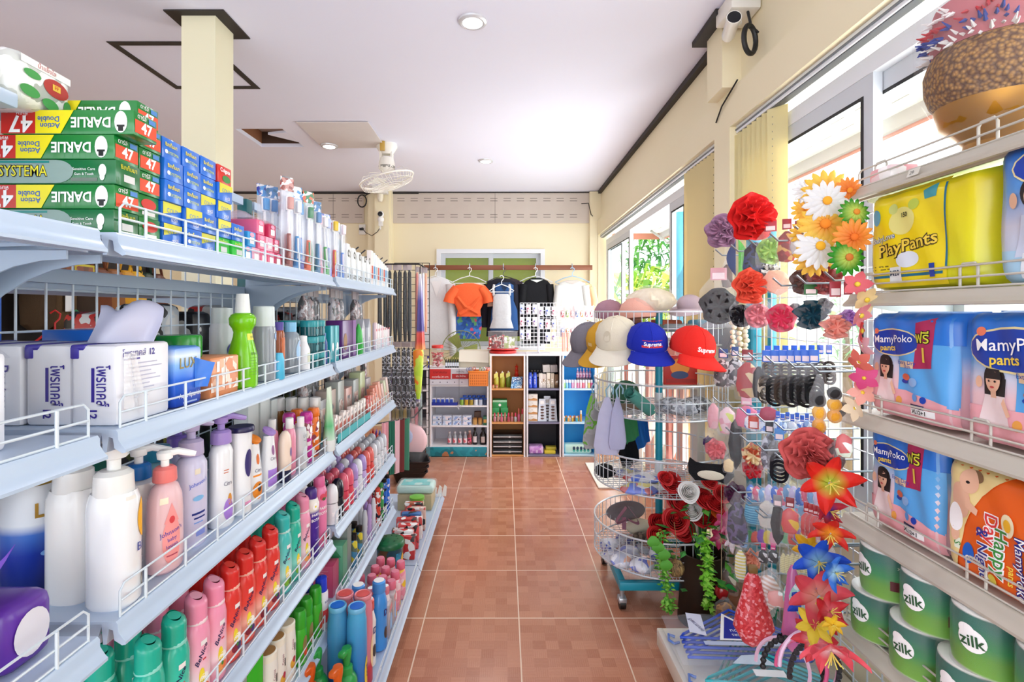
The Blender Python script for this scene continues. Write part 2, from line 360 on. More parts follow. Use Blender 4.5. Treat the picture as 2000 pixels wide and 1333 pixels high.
# ---- back window: white aluminium frame with two sliding sashes before an olive blind
w1 = struct('window_1', G().box(WX0, WX1, BY-.03, BY+.07, WZ1-.05, WZ1, ALU).box(WX0, WX0+.05, BY-.03, BY+.07, WZ0+.05, WZ1-.05, ALU).box(WX1-.05, WX1, BY-.03, BY+.07, WZ0+.05, WZ1-.05, ALU).box(WX0, WX1, BY-.03, BY+.07, WZ0, WZ0+.05, ALU))
for a, b, y in ((WX0+.05, -.13, BY), (-.19, WX1-.05, BY+.03)):
    s_ = obj('sash', G().box(a, a+.05, y, y+.025, WZ0+.05, WZ1-.05, ALU2).box(b-.05, b, y, y+.025, WZ0+.05, WZ1-.05, ALU2).box(a+.05, b-.05, y, y+.025, WZ1-.1, WZ1-.05, ALU2).box(a+.05, b-.05, y, y+.025, WZ0+.05, WZ0+.1, ALU2), w1)
    obj('pane', G().box(a+.05, b-.05, y+.01, y+.014, WZ0+.1, WZ1-.1, film('cfe0c8', .12, .03)), w1)
struct('window_blind', G().box(WX0, WX1, BY+.085, BY+.1, WZ0, WZ1, M('a5b03a', .8, tl=.4, em=0)))
# ---- right windows, deep bays: frames at X 1.20..1.25
GLS = film('d8f0ee', .10, .02); GLT = film('9fd0cf', .30, .03)
def window(name, y0, y1, z0, z1, sashes):
    x0, x1 = 1.165, 1.235; F = G()
    F.box(x0, x1, y0, y1, z1-.06, z1, ALU).box(x0, x1, y0, y1, z0, z0+.05, ALU).box(x0, x1, y0, y0+.05, z0+.05, z1-.06, ALU).box(x0, x1, y1-.05, y1, z0+.05, z1-.06, ALU)
    w = struct(name, F)
    for a, b, xo, gm in sashes:
        x = x0+xo; s = .055
        obj('sash', G().box(x, x+.03, a, a+s, z0+.05, z1-.06, ALU2).box(x, x+.03, b-s, b, z0+.05, z1-.06, ALU2).box(x, x+.03, a+s, b-s, z1-.12, z1-.06, ALU2).box(x, x+.03, a+s, b-s, z0+.05, z0+.11, ALU2), w)
        obj('gasket', G().box(x-.002, x, a+s-.012, a+s, z0+.11, z1-.12, BLK).box(x-.002, x, b-s, b-s+.012, z0+.11, z1-.12, BLK).box(x-.002, x, a+s, b-s, z1-.132, z1-.1201, BLK), w)
        obj('pane', G().box(x+.013, x+.017, a+s, b-s, z0+.11, z1-.12, gm), w)
    return w
window('window_2', 2.64, 5.86, .08, 2.12, ((2.69, 3.42, .035, GLS), (3.28, 3.62, .002, GLT), (4.75, 5.81, .002, GLS), (5.2, 5.81, .035, GLT)))
window('window_3', -.55, 2.44, .62, 2.12, ((-.5, .95, .002, GLS), (.8, 1.72, .035, GLS), (1.62, 2.39, .002, GLS)))
# blind head rails, hung under the beam
for nm, y0, y1 in (('window_blind_rail', 2.65, 5.88), ('window_blind_rail', -.5, 2.44)):
    g = G().box(1.105, 1.15, y0, y1, 2.15, 2.184, ALU).box(1.10, 1.105, y0, y1, 2.162, 2.168, M('6d7278', .4)).box(1.112, 1.142, y0, y1, 2.146, 2.150, M('55595e', .4)); struct(nm, g)
def blind(label, y0, n, dy, z0, z1, tw, mat):
    t = thing('vertical_blind', label, 'blind', (1.125, y0, z0))
    for i in range(n):
        obj('vane', G().grid(lambda u, v: ((u-.5)*.085*math.cos(tw), i*dy+(u-.5)*.085*math.sin(tw), v*(z1-z0)), 2, 2, mat, .0012), t)
    g = G()
    for k in range(46): g.ball((-.03, -.02, .05+k*(z1-z0-.1)/45), .0024, .0024, .0034, M('8c8468', .5), 5, 4)
    ch = obj('bead_chain', g, t); ch['kind'] = 'stuff'
BL = M('e3d3a2', .8, tl=.25)
blind('cream vertical blind slats gathered at the near end of the far window', 2.70, 9, .05, .25, 2.145, -.95, BL)
blind('cream vertical blind slats bunched against the post of the near window', 2.11, 8, .045, .7, 2.145, -.95, M('eadfae', .8, tl=.35))
# ---- outside: own eave with slotted soffit, fascia, gutter, garden wall and shrubs
g = G().box(1.24, 1.92, -2.5, 6.35, 2.27, 2.29, M('eceae6', .8)); SS = M('8d8d8d', .8)
y = -.6
while y < 6.2:
    for i, x in enumerate((1.36, 1.47, 1.58, 1.69, 1.80)): g.box(x, x+.004, y+.09*(i % 2), y+.09*(i % 2)+.1, 2.268, 2.2705, SS)
    y += .18
struct('eave_soffit', g)
struct('eave_fascia', G().box(1.92, 1.95, -2.5, 6.38, 2.20, 2.36, M('a8a2a2', .7)).box(1.95, 1.975, -2.5, 6.38, 2.19, 2.34, M('b87867', .7)).box(1.24, 1.95, 6.35, 6.38, 2.20, 2.34, M('b87867', .7)))
tag(obj('gutter_pipe', G().tube([(1.75, 6.1, 2.26), (1.78, 5.7, 2.10), (1.80, 5.66, 2.06), (1.95, 5.66, 2.12)], .014, M('8d8a88', .5), 8)), 'grey gutter pipe bent under the eave outside the far window', 'pipe')
struct('garden_ground', G().box(1.37, 9, -4, 14, -.15, -.05, M('cfc9b6', .9)))
struct('garden_wall', G().box(4.2, 4.4, -4, 14, -.05, 1.9, M('f0ede4', .9)))
tag(obj('water_pipe', G().lathe([(.05, .0), (.05, 2.26)], M('3f9fc4', .4), 14, c=(1.62, 4.7, -.05))), 'blue pipe standing outside behind the far window', 'pipe')
def leafy(name, label, loc, n, h, spread, cols, ll):
    t = thing(name, label, 'plant', loc); R = random.Random(n+int(h*100))
    obj('trunk', G().tube([(0, 0, 0), (.03, .02, h*.3), (0, 0, h*.55)], .05, M('7a6548', .9), 8, r2=.02), t)
    g = G()
    for i in range(n):
        a = R.uniform(0, 2*PI); el = R.uniform(.2, 1.3); L_ = ll*R.uniform(.6, 1.1); b = Vector((R.gauss(0, spread*.35), R.gauss(0, spread*.35), h*R.uniform(.35, .9))); d = Vector((math.cos(a), math.sin(a), 0)); w = Vector((-d.y, d.x, 0))*L_*.07; m = M(R.choice(cols), .5, tl=.4)
        p1 = b+d*L_*.5*math.cos(el)+Vector((0, 0, L_*.5*math.sin(el))); p2 = p1+d*L_*.5+Vector((0, 0, -L_*.15))
        g.add([b, p1-w, p1+w, p2, p1+Vector((0, 0, .01))], [(0, 1, 4), (0, 4, 2), (1, 3, 4), (4, 3, 2)], m)
    f = obj('foliage', g, t, smooth=0); f['kind'] = 'stuff'
leafy('spiky_shrub', 'spiky yellow green shrub outside the open sash of the far window', (2.35, 8.1, -.05), 330, 2.0, 1.1, ['b9c84e', '94b53c', '6f9c35', 'd8dc7a'], .75)
leafy('garden_tree', 'dark green tree crown just under the eave outside', (3.3, 11.5, -.05), 360, 3.6, 1.5, ['4f8a3c', '6aa545', '3c7a3a'], .7)
leafy('garden_bush', 'pale green bush outside behind the lower panes of far window', (2.3, 5.3, -.05), 260, 1.35, .9, ['9dc05a', 'b7d27c', '6fa04a'], .5)
leafy('tall_creeper', 'thin green creeper outside by the near window', (2.6, 3.9, -.05), 120, 2.3, .3, ['7fae7c', '9cc49a'], .2)
# white door mat before the glass door
tag(obj('door_mat', G().rbox(.69, 1.07, 3.75, 4.37, 0, .012, cloth('ebe6da', 'f4f0e6', 120), .004)), 'white door mat on the tiles by the glass door', 'mat')
# pale pink and white curtain strips behind the basket rack
for i, (y, w, c, nm) in enumerate(((3.20, .17, 'e9a79a', 'salmon'), (3.42, .16, 'f4f1ea', 'white'), (3.66, .15, 'eeb9ac', 'pale pink'), (3.95, .2, 'f2ede4', 'off white'), (4.3, .2, 'e5a090', 'dusky salmon'), (2.98, .16, 'f1cabd', 'blush'))):
    g = G().grid(lambda u, v: (1.04+.02*math.sin(u*19+i), y+w*(u-.5)*(1-.45*math.sin(v*PI)*.9), .003+1.1*v), 16, 10, cloth(c), .002)
    tag(obj('scarf', g), f'{nm} scarf hanging in folds before the glass, {ORD[i]} of six by tone', 'scarf')
# downlights
for i, (x, y, lb) in enumerate(((-.153, 2.465, 'round recessed ceiling light nearest the camera'), (-1.455, 4.255, 'round recessed ceiling light in the hatch panel beside the fan'), (-.171, 4.746, 'small round recessed ceiling light near the back wall'))):
    t = thing('ceiling_downlight', lb, 'ceiling light', (x, y, CZ-(.02 if i == 1 else 0)))
    obj('trim_ring', G().lathe([(.046, -.001), (.048, -.012), (.058, -.014), (.068, -.008), (.070, .0)], M('d8dadf', .25, .3), 28), t)
    obj('lamp', G().lathe([(0, -.004), (.047, -.006)], M('ffffff', .5, em=9), 24), t)
    lamp('downlight', 'SPOT', (x, y, CZ-.05), (0, 0, 0), 14, (1, .97, .95), spot_size=2.4, spot_blend=.6, shadow_soft_size=.05)
# ceiling fan (orbit type)
t = thing('orbit_fan', 'white ceiling orbit fan with tilted wire cage', 'fan', (-.98, 4.27, CZ)); FW = M('efece4', .4)
obj('mount', G().lathe([(.075, 0), (.08, -.03), (.055, -.075), (.045, -.09)], FW, 20, 1.1, .8), t)
obj('brand_badge', G().rbox(-.04, .0, -.075, -.062, -.1, -.02, M('c9a24a', .4), .004), t, (-.0, -.005, .02))
obj('bracket', G().box(-.055, -.035, -.03, .03, -.20, -.06, FW).box(.035, .05, -.03, .03, -.2, -.06, FW), t)
obj('motor', G().lathe([(.01, .09), (.055, .08), (.065, .04), (.066, .0), (.05, -.03), (.02, -.05)], FW, 22), t, (0, 0, -.2))
g = G()
for k in range(22): a = 2*PI*k/22; g.box(.064, .068, -.004, .004, -.01, .025, M('9a978f', .5)); 
hd = obj('motor_vent', G().lathe([(.0665, -.01), (.0665, .012)], PR(['8f8c84', 'efece4'], 60, .5, 'voronoi'), 30), t, (0, 0, -.2))
cage = obj('cage', G().tube([(.225*math.cos(2*PI*k/40), .225*math.sin(2*PI*k/40), 0) for k in range(40)], .007, FW, 8, True), t, (0, 0, -.30), (math.radians(3), math.radians(-16), 0))
g = G()
for k in range(44):
    a = 2*PI*k/44; g.tube([(r*math.cos(a+.5*(1-r/.22)), r*math.sin(a+.5*(1-r/.22)), z) for r, z in ((.225, 0), (.21, -.04), (.14, -.062), (.04, -.066))], .0016, FW, 4)
for k in range(12):
    a = 2*PI*k/12; g.tube([(r*math.cos(a), r*math.sin(a), z) for r, z in ((.225, 0), (.19, .05), (.06, .06))], .0016, FW, 4)
for r, z in ((.21, -.04), (.14, -.062), (.09, -.065)): g.tube([(r*math.cos(2*PI*k/30), r*math.sin(2*PI*k/30), z) for k in range(30)], .0018, FW, 4, True)
obj('wire_lattice', g, cage); obj('cage_hub', G().lathe([(.0, -.072), (.045, -.07), (.045, -.06), (0, -.058)], FW, 16), cage)
for k in range(3):
    a = 2*PI*k/3; obj('blade', G().grid(lambda u, v: (.03+.16*u, (v-.5)*(.05+.07*u), .012*(v-.5)-.01), 5, 3, M('dfe0dc', .35, al=1), .002), cage, (0, 0, -.005), (0, 0, a))
# security cameras, bulb camera, sockets, cables
t = thing('bullet_camera', 'white bullet security camera under a junction box on the column', 'camera', (1.03, 2.30, 2.62))
obj('junction_box', G().rbox(-.045, .085, -.08, .09, -.0, .075, M('e6e2da', .4), .008), t, (0, 0, 0))
obj('mount_arm', G().tube([(.02, 0, 0), (.02, -.01, -.03), (-.0, -.02, -.045)], .013, M('e8e5de', .35), 10), t)
b_ = obj('barrel', G().lathe([(.0, -.06), (.022, -.058), (.028, -.04), (.029, .05), (.031, .055), (.031, .075)], M('eceae4', .3), 20), t, (-.035, -.045, -.075), (math.radians(75), math.radians(-52), 0))
obj('lens', G().lathe([(.028, .0755), (.02, .0765), (.012, .074), (0, .073)], M('14161c', .1), 18), b_)
obj('print', G().cyl(.029, 0).text('c', .0, -.01, .018, M('3a3a3a')), b_)
tag(obj('cable_loop', G().tube([(1.055+.035*math.cos(a), 2.2+.02*math.cos(a), 2.47+.06*math.sin(a)) for a in [k*PI/10 for k in range(20)]], .011, BLK, 8, True).tube([(1.07, 2.25, 2.62), (1.07, 2.22, 2.54), (1.09, 2.2, 2.5)], .006, BLK, 6)), 'coil of black cable hung on the wall below the security camera', 'cable')
tag(obj('cable', G().tube([(1.075, 2.36, 2.37), (1.068, 2.4, 2.345), (1.07, 2.52, 2.31), (1.075, 2.6, 2.26)], .004, BLK, 6)), 'short black cable end dangling from the beam corner', 'cable')
t = thing('pan_camera', 'small white pan camera on a wall bracket on the pilaster', 'camera', (-1.385, 5.74, 1.92+.42)); 
obj('camera_body', G().lathe([(.0, -.03), (.03, -.03), (.038, -.012), (.034, .012), (0, .026)], M('f2f2f0', .35), 16).ball((0, 0, .05), .036, .036, .04, M('f4f4f2', .3), 16, 10), t)
obj('lens', G().lathe([(.028, 0), (.022, .006), (0, .008)], M('15161a', .15), 16), t, (0, -.032, .05), (PI/2, 0, 0))
obj('bracket_clip', G().box(-.02, .02, -.02, .03, -.08, -.03, M('e9e9e6', .4)).box(-.012, .002, -.01, .01, -.12, -.08, M('eeeeea', .4)), t)
tag(obj('camera_wire', G().tube([(-1.385, 5.75, 2.26), (-1.43, 5.77, 2.2), (-1.5, 5.8, 2.16), (-1.58, 5.84, 2.2), (-1.64, 5.9, 2.27)], .004, BLK, 6)), 'thin black wire running from the socket to the pan camera', 'wire')
tag(obj('wall_socket', G().rbox(-1.70, -1.62, BY-.02, BY, 2.2, 2.32, M('eeece8', .4), .005).box(-1.685, -1.64, BY-.05, BY-.02, 2.25, 2.275, BLK)), 'white wall socket with a black adaptor at the vent board', 'socket')
t = thing('ceiling_junction_box', 'grey junction box under the ceiling above the pilaster lamp holder', 'junction box', (-1.39, 5.74, 2.66)); obj('box_body', G().rbox(-.08, .08, -.06, .05, -.04, .04, M('dcdcda', .5), .006), t)
obj('lamp_holder', G().lathe([(.0, -.13), (.02, -.128), (.032, -.1), (.036, -.06), (.036, -.042)], M('ece6d2', .4), 16), t)
tag(obj('cable_loop', G().tube([(-1.62+.05*math.cos(a), 5.83, 2.56+.07*math.sin(a)) for a in [k*PI/8 for k in range(16)]], .008, BLK, 6, True)), 'black cable coil hanging under the ceiling left of the pilaster', 'cable')
tag(obj('cable', G().tube([(-1.39, 5.8, 2.68), (-1.5, 5.83, 2.67), (-1.6, 5.85, 2.62), (-1.62, 5.83, 2.63)], .006, BLK, 6)), 'black cable looping from the junction box to the coil', 'cable')
tag(obj('cable', G().tube([(.90, BY-.03, 2.56), (.97, 5.9, 2.55), (1.0, 5.9, 2.42), (1.02, 5.9, 2.4)], .005, BLK, 6)), 'short black cable hanging in the far corner of the right wall', 'cable')
# ---------------------------------------------------------------- goods: builders
WH = M('f1f2f4', .3); SHELF = M('b6c8de', .28); SHELF2 = M('aebfd2', .4); TEAL = M('0f5f63', .4); WIRE = M('d3dfe8', .3)
def rad(prof, z):
    for (r0, z0), (r1, z1) in zip(prof, prof[1:]):
        if z0 <= z <= z1 and z1 > z0: return r0+(r1-r0)*(z-z0)/(z1-z0)
    return prof[-1][0]
def draw(g, deco):
    for d in deco:
        k = d[0]
        if k == 'r': g.rect(*d[1:6], **(d[6] if len(d) > 6 else {}))
        elif k == 'e': g.ell(*d[1:6], **(d[6] if len(d) > 6 else {}))
        elif k == 'p': g.poly(d[1], d[2], **(d[3] if len(d) > 3 else {}))
        else: g.text(*d[1:6], **(d[6] if len(d) > 6 else {}))
    return g
def pump(root, z, mat, s=1.0, d=0, collar=None, hook=False):
    c = collar or mat
    obj('pump_collar', G().lathe([(.017*s, z), (.0175*s, z+.002), (.0165*s, z+.02*s), (.012*s, z+.024*s)], c, 18), root)
    g = G().lathe([(.006*s, z+.02*s), (.006*s, z+.034*s), (.011*s, z+.036*s), (.012*s, z+.046*s), (.008*s, z+.05*s)], mat, 14)
    h = z+.044*s
    g.tube([(0, 0, h), (.018*s*math.cos(d), .018*s*math.sin(d), h+.002*s), (.036*s*math.cos(d), .036*s*math.sin(d), h-(.004 if not hook else .006)*s), (.043*s*math.cos(d), .043*s*math.sin(d), h-(.006 if not hook else .016)*s)], .0068*s, mat, 8, r2=.0042*s)
    obj('pump_head', g, root)
def bottle(label, loc, prof, body, sx=1, sy=1, e=1, rz=0, caps=(), deco=(), cat='bottle', group=None, name='lotion_bottle', a0=0, n=20, pmp=None, rot=None):
    t = thing(name, label, cat, loc, rz, group, rot=rot)
    obj('body', G().lathe(prof, body, n, sx, sy, e), t)
    for c in caps: obj(c[0], G().lathe(c[1], c[2], n, *(c[3] if len(c) > 3 else (1, 1))), t)
    if pmp: pump(t, **pmp)
    if deco:
        R = max(p[0] for p in prof); g = G()
        def f(x, y, l):
            a = a0+x/R; r = rad(prof, y)+l; ca, sa = math.cos(a), math.sin(a)
            if e != 1: ca = math.copysign(abs(ca)**e, ca); sa = math.copysign(abs(sa)**e, sa)
            return Vector((sx*r*ca, sy*r*sa, y))
        obj('print', draw(g.surf(f, .008), deco), t, smooth=60)
    return t
def carton(label, loc, dx, dy, dz, mat, front=(), side=(), top=(), rz=0, cat='box', group=None, name='carton', r=.0015, part='box_body', rot=None):
    """box with its front (facing -Y), its +X side and its top printed; origin at the bottom front corner towards +X (x -dx..0, y 0..dy)"""
    t = thing(name, label, cat, loc, rz, group, rot=rot)
    obj(part, G().rbox(-dx, 0, 0, dy, 0, dz, mat, r), t)
    g = G()
    if front: draw(g.flat((-dx, 0, 0), (1, 0, 0), (0, 0, 1)), front)
    if side: draw(g.flat((0, 0, 0), (0, 1, 0), (0, 0, 1)), side)
    if top: draw(g.flat((-dx, 0, dz), (1, 0, 0), (0, 1, 0)), top)
    if g.f: obj('print', g, t)
    return t
# ---------------------------------------------------------------- the shelving run on the left
XF, XB = -.534, -.82
L1, L2, L3 = 1.412, 1.133, .862
def shelf_mesh(y0, y1, h, xf=XF, xb=XB):
    out = [(xb, h), (xf-.014, h), (xf-.011, h-.004), (xf-.0105, h-.014), (xf-.004, h-.024), (xf, h-.028), (xf, h-.032), (xf-.005, h-.033), (xf-.016, h-.026), (xf-.018, h-.012), (xf-.024, h-.010), (xf-.027, h-.032), (xf-.032, h-.032), (xf-.034, h-.004), (xb, h-.004)]
    g = G().prism(out, y0, y1, SHELF)
    g.prism([(xb, h-.004), (xf-.034, h-.004), (xf-.04, h-.022), (xb, h-.03)], y0+.002, y0+.006, SHELF2).prism([(xb, h-.004), (xf-.034, h-.004), (xf-.04, h-.022), (xb, h-.03)], y1-.006, y1-.002, SHELF2)
    g.box(xb+.08, xb+.16, y0, y1, h-.02, h-.004, SHELF)
    return g
def guard(y0, y1, h, x, hh=.045, n=9, m=WIRE, r=.0018):
    g = G(); c = .008
    g.tube([(x, y0, h), (x, y0, h+hh-c), (x, y0+c, h+hh), (x, y1-c, h+hh), (x, y1, h+hh-c), (x, y1, h)], r, m, 6)
    g.tube([(x, y0, h+hh*.5), (x, y1, h+hh*.5)], r, m, 6).tube([(x, y0, h+.002), (x, y1, h+.002)], r, m, 6)
    for k in range(n):
        y = y0+.05+(y1-y0-.1)*k/(n-1); g.tube([(x+.002, y, h-.004), (x+.002, y, h+hh)], r*1.25, m, 6)
    return g
def bracket_mesh(y, h, xf=XF-.05, xb=XB):
    pts = [(xb, h), (xf, h), (xf, h-.012)]+[(xf+(xb-xf)*t, h-.012-.14*(t**2.2)) for t in (.15, .3, .45, .6, .75, .88, 1)]
    return G().prism(pts, y-.0015, y+.0015, SHELF2)
def upright(t, y, top=1.66, x=XB-.01):
    g = G().rbox(x-.02, x+.012, y-.018, y+.018, 0, top, TEAL, .003); k = .2
    while k < top-.03:
        for q in (-.006, .006): g.box(x+.0115, x+.0125, y+q-.002, y+q+.002, k, k+.018, M('06292b', .6))
        k += .04
    obj('upright', g, t); 
def back_grid(t, y0, y1, z0, z1, x=XB-.008, sp=.0577, vs=.075, m=WIRE):
    g = G(); n = int((y1-y0)/sp)
    for k in range(n+1): g.tube([(x, y0+k*sp, z0), (x, y0+k*sp, z1)], .0021, m, 5)
    z = z1
    while z > z0: g.tube([(x-.004, y0, z), (x-.004, y1, z)], .0021, m, 5); z -= vs
    obj('grid_mesh', g, t)
def gondola(name, label, y0, y1, levels, ups, guards):
    t = thing(name, label, 'shelving')
    for u in ups: upright(t, u)
    back_grid(t, y0+.03, y1-.02, .15, 1.64)
    obj('top_rail', G().box(XB-.02, XB, y0+.02, y1-.02, 1.635, 1.66, SHELF), t)
    obj('back_rail', G().box(XB-.015, XB+.005, y0+.02, y1-.02, L1-.06, L1-.035, SHELF2), t)
    for i, h in enumerate(levels):
        s = obj('shelf', shelf_mesh(y0, y1, h), t)
        if guards[i]: obj('wire_guard', guard(y0+.012, y1-.012, h, XF-.017), s)
        for yb in (y0+.02, y1-.006): obj('bracket', bracket_mesh(yb, h-.03), s)
    return t
gondola('gondola_shelving', 'white shelving bay nearest the camera with wire guards', -.22, .690, (L1, L2, L3, .575, .32), (), (0, 1, 1, 1, 1))
gondola('gondola_shelving', 'white shelving bay with teal posts holding toothpaste above and shower bottles below', .722, 1.628, (L1, L2, L3, .575, .322), (.706, 1.645), (1, 1, 1, 1, 1))
gondola('gondola_shelving', 'white shelving bay at the far end of the aisle with toothbrush tops', 1.660, 2.535, (L1, L2, L3, .597, .34), (2.55,), (1, 1, 1, 1, 1))
t = thing('back_shelf', 'shelf on the hidden side of the shelving seen through the wire grid', 'shelf', (0, 0, 0)); obj('deck', G().box(-1.15, -.85, .1, 2.5, L1-.07, L1-.03, SHELF2), t)
for y in (.72, 1.63): obj('bracket', bracket_mesh(y, L1-.07, -1.12, -.845), t)
t = thing('floor_platform', 'low white shelf platform along the floor at the foot of the shelving', 'shelf')
for y0, y1 in ((1.42, 2.365), (2.372, 3.30)):
    s = obj('deck', shelf_mesh(y0, y1, .125, -.385, -.82), t)
    g = G(); x = -.402
    g.tube([(x, y0+.01, .15), (x, y1-.01, .15)], .0018, WIRE, 5).tube([(x, y0+.01, .14), (x, y1-.01, .14)], .0018, WIRE, 5)
    for k in range(5): g.tube([(x, y0+.02+(y1-y0-.04)*k/4, .12), (x, y0+.02+(y1-y0-.04)*k/4, .152)], .002, WIRE, 5)
    obj('wire_guard', g, s)
    obj('plinth', G().box(-.80, -.43, y0+.02, y1-.02, 0, .1, SHELF2), t)

# ---------------------------------------------------------------- toothpaste on the top shelf
GR = M('0d7a2f', .28, coat=.3); GR2 = M('0a6a35', .28, coat=.3); YE = M('f2e21c', .3); RE = M('cf2a22', .3); WT = M('ffffff', .4); BLU = M('1f6fd6', .28, coat=.3); NV = M('1b2a7a', .35); BK = M('111111', .4); LG = M('35c746', .28); GY = M('8fa7a0', .4); ORE = M('e2502f', .35)
def tp_front_a(L, h): return [('r', 0, .001, L*.26, h-.001, RE), ('p', [(L*.26, .001), (L*.26, h-.001), (L*.55, h-.001), (L*.45, .001)], YE), ('t', '47', L*.15, h*.45, h*.95, WT, dict(ang=PI, bold=.02)), ('t', 'พิเศษ', L*.16, h*.85, h*.22, WT, dict(ang=PI)), ('t', 'Double', L*.36, h*.62, h*.3, M('2c5fb0', .4), dict(ang=PI, bold=.02)), ('t', 'Action', L*.37, h*.35, h*.3, M('2c5fb0', .4), dict(ang=PI, bold=.02)), ('t', 'DARLIE', L*.68, h*.5, h*.58, WT, dict(ang=PI, bold=.025, w=L*.3)), ('e', L*.905, h*.5, h*.26, h*.44, WT), ('r', L*.905-h*.16, h*.3, L*.905+h*.16, h*.38, BK, dict(l=.0012)), ('r', L*.905-h*.1, h*.12, L*.905+h*.1, h*.3, BK, dict(l=.0012))]
def tp_front_b(L, h): return [('r', 0, .001, L*.55, h-.001, GY), ('e', L*.55, h*.5, h*.7, h*.47, GY), ('r', 0, h*.84, L*.5, h*.93, M('1c8a84', .3), dict(l=.0012)), ('t', 'SYSTEMA', L*.3, h*.5, h*.62, BK, dict(w=L*.37, bold=.05)), ('t', 'SYSTEMA', L*.3, h*.5, h*.62, M('f5e92a', .3), dict(w=L*.365, l=.0014)), ('e', L*.9, h*.55, h*.16, h*.26, WT), ('e', L*.9, h*.3, h*.1, h*.16, WT, dict(l=.0013)), ('t', 'Sensitive Care', L*.76, h*.6, h*.16, WT), ('t', 'Gum & Tooth', L*.76, h*.4, h*.14, WT), ('r', L*.66, h*.12, L*.86, h*.25, M('6f7d72', .4))]
def tp_side_a(w, h): return [('r', .002, h*.12, w-.002, h*.66, ORE), ('t', '47', w*.52, h*.4, h*.62, WT, dict(bold=.03)), ('t', 'ดาร์ลี่', w*.32, h*.82, h*.26, WT), ('r', w*.62, h*.72, w*.92, h*.92, M('4d86cc', .4))]
def tp_side_b(w, h): return [('t', 'ซิสเท็มมา', w*.5, h*.78, h*.26, YE), ('r', w*.3, h*.2, w*.75, h*.5, M('d8d8d8', .5))]
def tp_side_c(w, h): return [('t', 'ซิสเท็มมา', w*.45, h*.68, h*.24, YE, dict(bold=.02)), ('t', 'SYSTEMA', w*.55, h*.32, h*.2, M('d7e63a', .4)), ('e', w*.2, h*.35, w*.08, h*.1, WT)]
def tp_side_d(w, h): return [('p', [(.001, h*.4), (.001, h*.98), (w-.001, h*.98), (w-.001, h*.7)], M('d9d43a', .35)), ('t', 'COLD', w*.5, h*.6, h*.3, M('2b79c9', .4)), ('t', 'ดาร์ลี่', w*.6, h*.2, h*.24, WT)]
h = .0354; L = .19; W_ = .049
def stack(y, kinds, x=-.56, cname='', dz=0):
    w = {'first': 'green', 'second': 'green'}.get(cname, '')
    n = len(kinds)
    for i, k in enumerate(kinds):
        lvl = 'at the bottom' if i == 0 else 'on top' if i == n-1 else ORD[i]+' from below'
        fr, sd, mt, cn = {'A': (tp_front_a(L, h), tp_side_a(W_, h), GR, 'green and yellow'), 'B': (tp_front_b(L, h), tp_side_b(W_, h), GR2, 'green and silver'), 'E': ((), tp_side_b(W_, h), LG, 'bright green'), 'C': ((), tp_side_c(W_, h), BLU, 'blue'), 'D': ((), tp_side_d(W_, h), BLU, 'yellow banded blue'), 'R': ((), [('t', 'Colgate', W_*.5, h*.74, h*.32, WT, dict(bold=.02)), ('e', W_*.6, h*.3, W_*.3, h*.2, M('2f8a3c', .4))], RE, 'red'), 'F': ((), [('e', W_*.5, h*.62, W_*.35, h*.24, RE), ('r', W_*.2, h*.12, W_*.8, h*.28, WT)], GR, 'green with a red oval')}[k]
        j = RN.uniform(-.003, .003)
        carton(f'{cn} toothpaste carton {lvl} of the {cname} toothpaste stack', (x+j+(.028 if (cname == 'first' and i == n-1) else 0), y, L1+i*(h+.0003)), L, W_, h, mt, fr, sd, cat='toothpaste box', group='toothpaste cartons on the top shelf', name='toothpaste_carton')
stack(.735, 'BABAA', cname='first'); stack(.788, 'FFAAAA', cname='second', x=-.563)
stack(.842, 'DDCCC', cname='third'); stack(.895, 'CDCCC', cname='fourth'); stack(.948, 'DCDCC', cname='fifth'); stack(1.001, 'EDDDR', cname='sixth'); stack(1.054, 'EC', cname='seventh')
PK = M('ec6d93', .35); DP = M('c22b5b', .3)
for i, (y, zz, m, c) in enumerate(((1.11, 0, M('3aa3e0', .3), 'sky blue'), (1.148, 0, M('f0b4c8', .3), 'pale pink'), (1.186, 0, PK, 'rose pink'), (1.224, 0, PK, 'rose pink'), (1.262, 0, DP, 'crimson'), (1.128, 1, M('3aa3e0', .3), 'sky blue'), (1.175, 1, PK, 'rose pink'), (1.215, 1, M('f0b4c8', .3), 'pale pink'), (1.25, 1, DP, 'crimson'), (1.23, 2, DP, 'crimson'), (1.17, 2, PK, 'rose pink'))):
    carton(f'small {c} childrens toothpaste carton, {ORD[i]} of the pink pile beside the toothbrushes', (-.565, y, L1+zz*.0335), .13, .036, .033, m, (), [('r', .008, .006, .028, .02, WT), ('e', .018, .026, .01, .005, M('e89ab8', .4))], cat='toothpaste box', group='small cartons on the top shelf', name='toothpaste_carton')
tag(obj('plastic_wrap', G().grid(lambda u, v: (-.562-.14*v, 1.11+.18*u, L1+.103+.018*math.sin(u*9)*math.sin(v*7)-.04*(u-.5)**2), 10, 8, film('f4e6ee', .35), .001)), 'crumpled clear plastic wrap draped over the small pink cartons', 'plastic wrap')
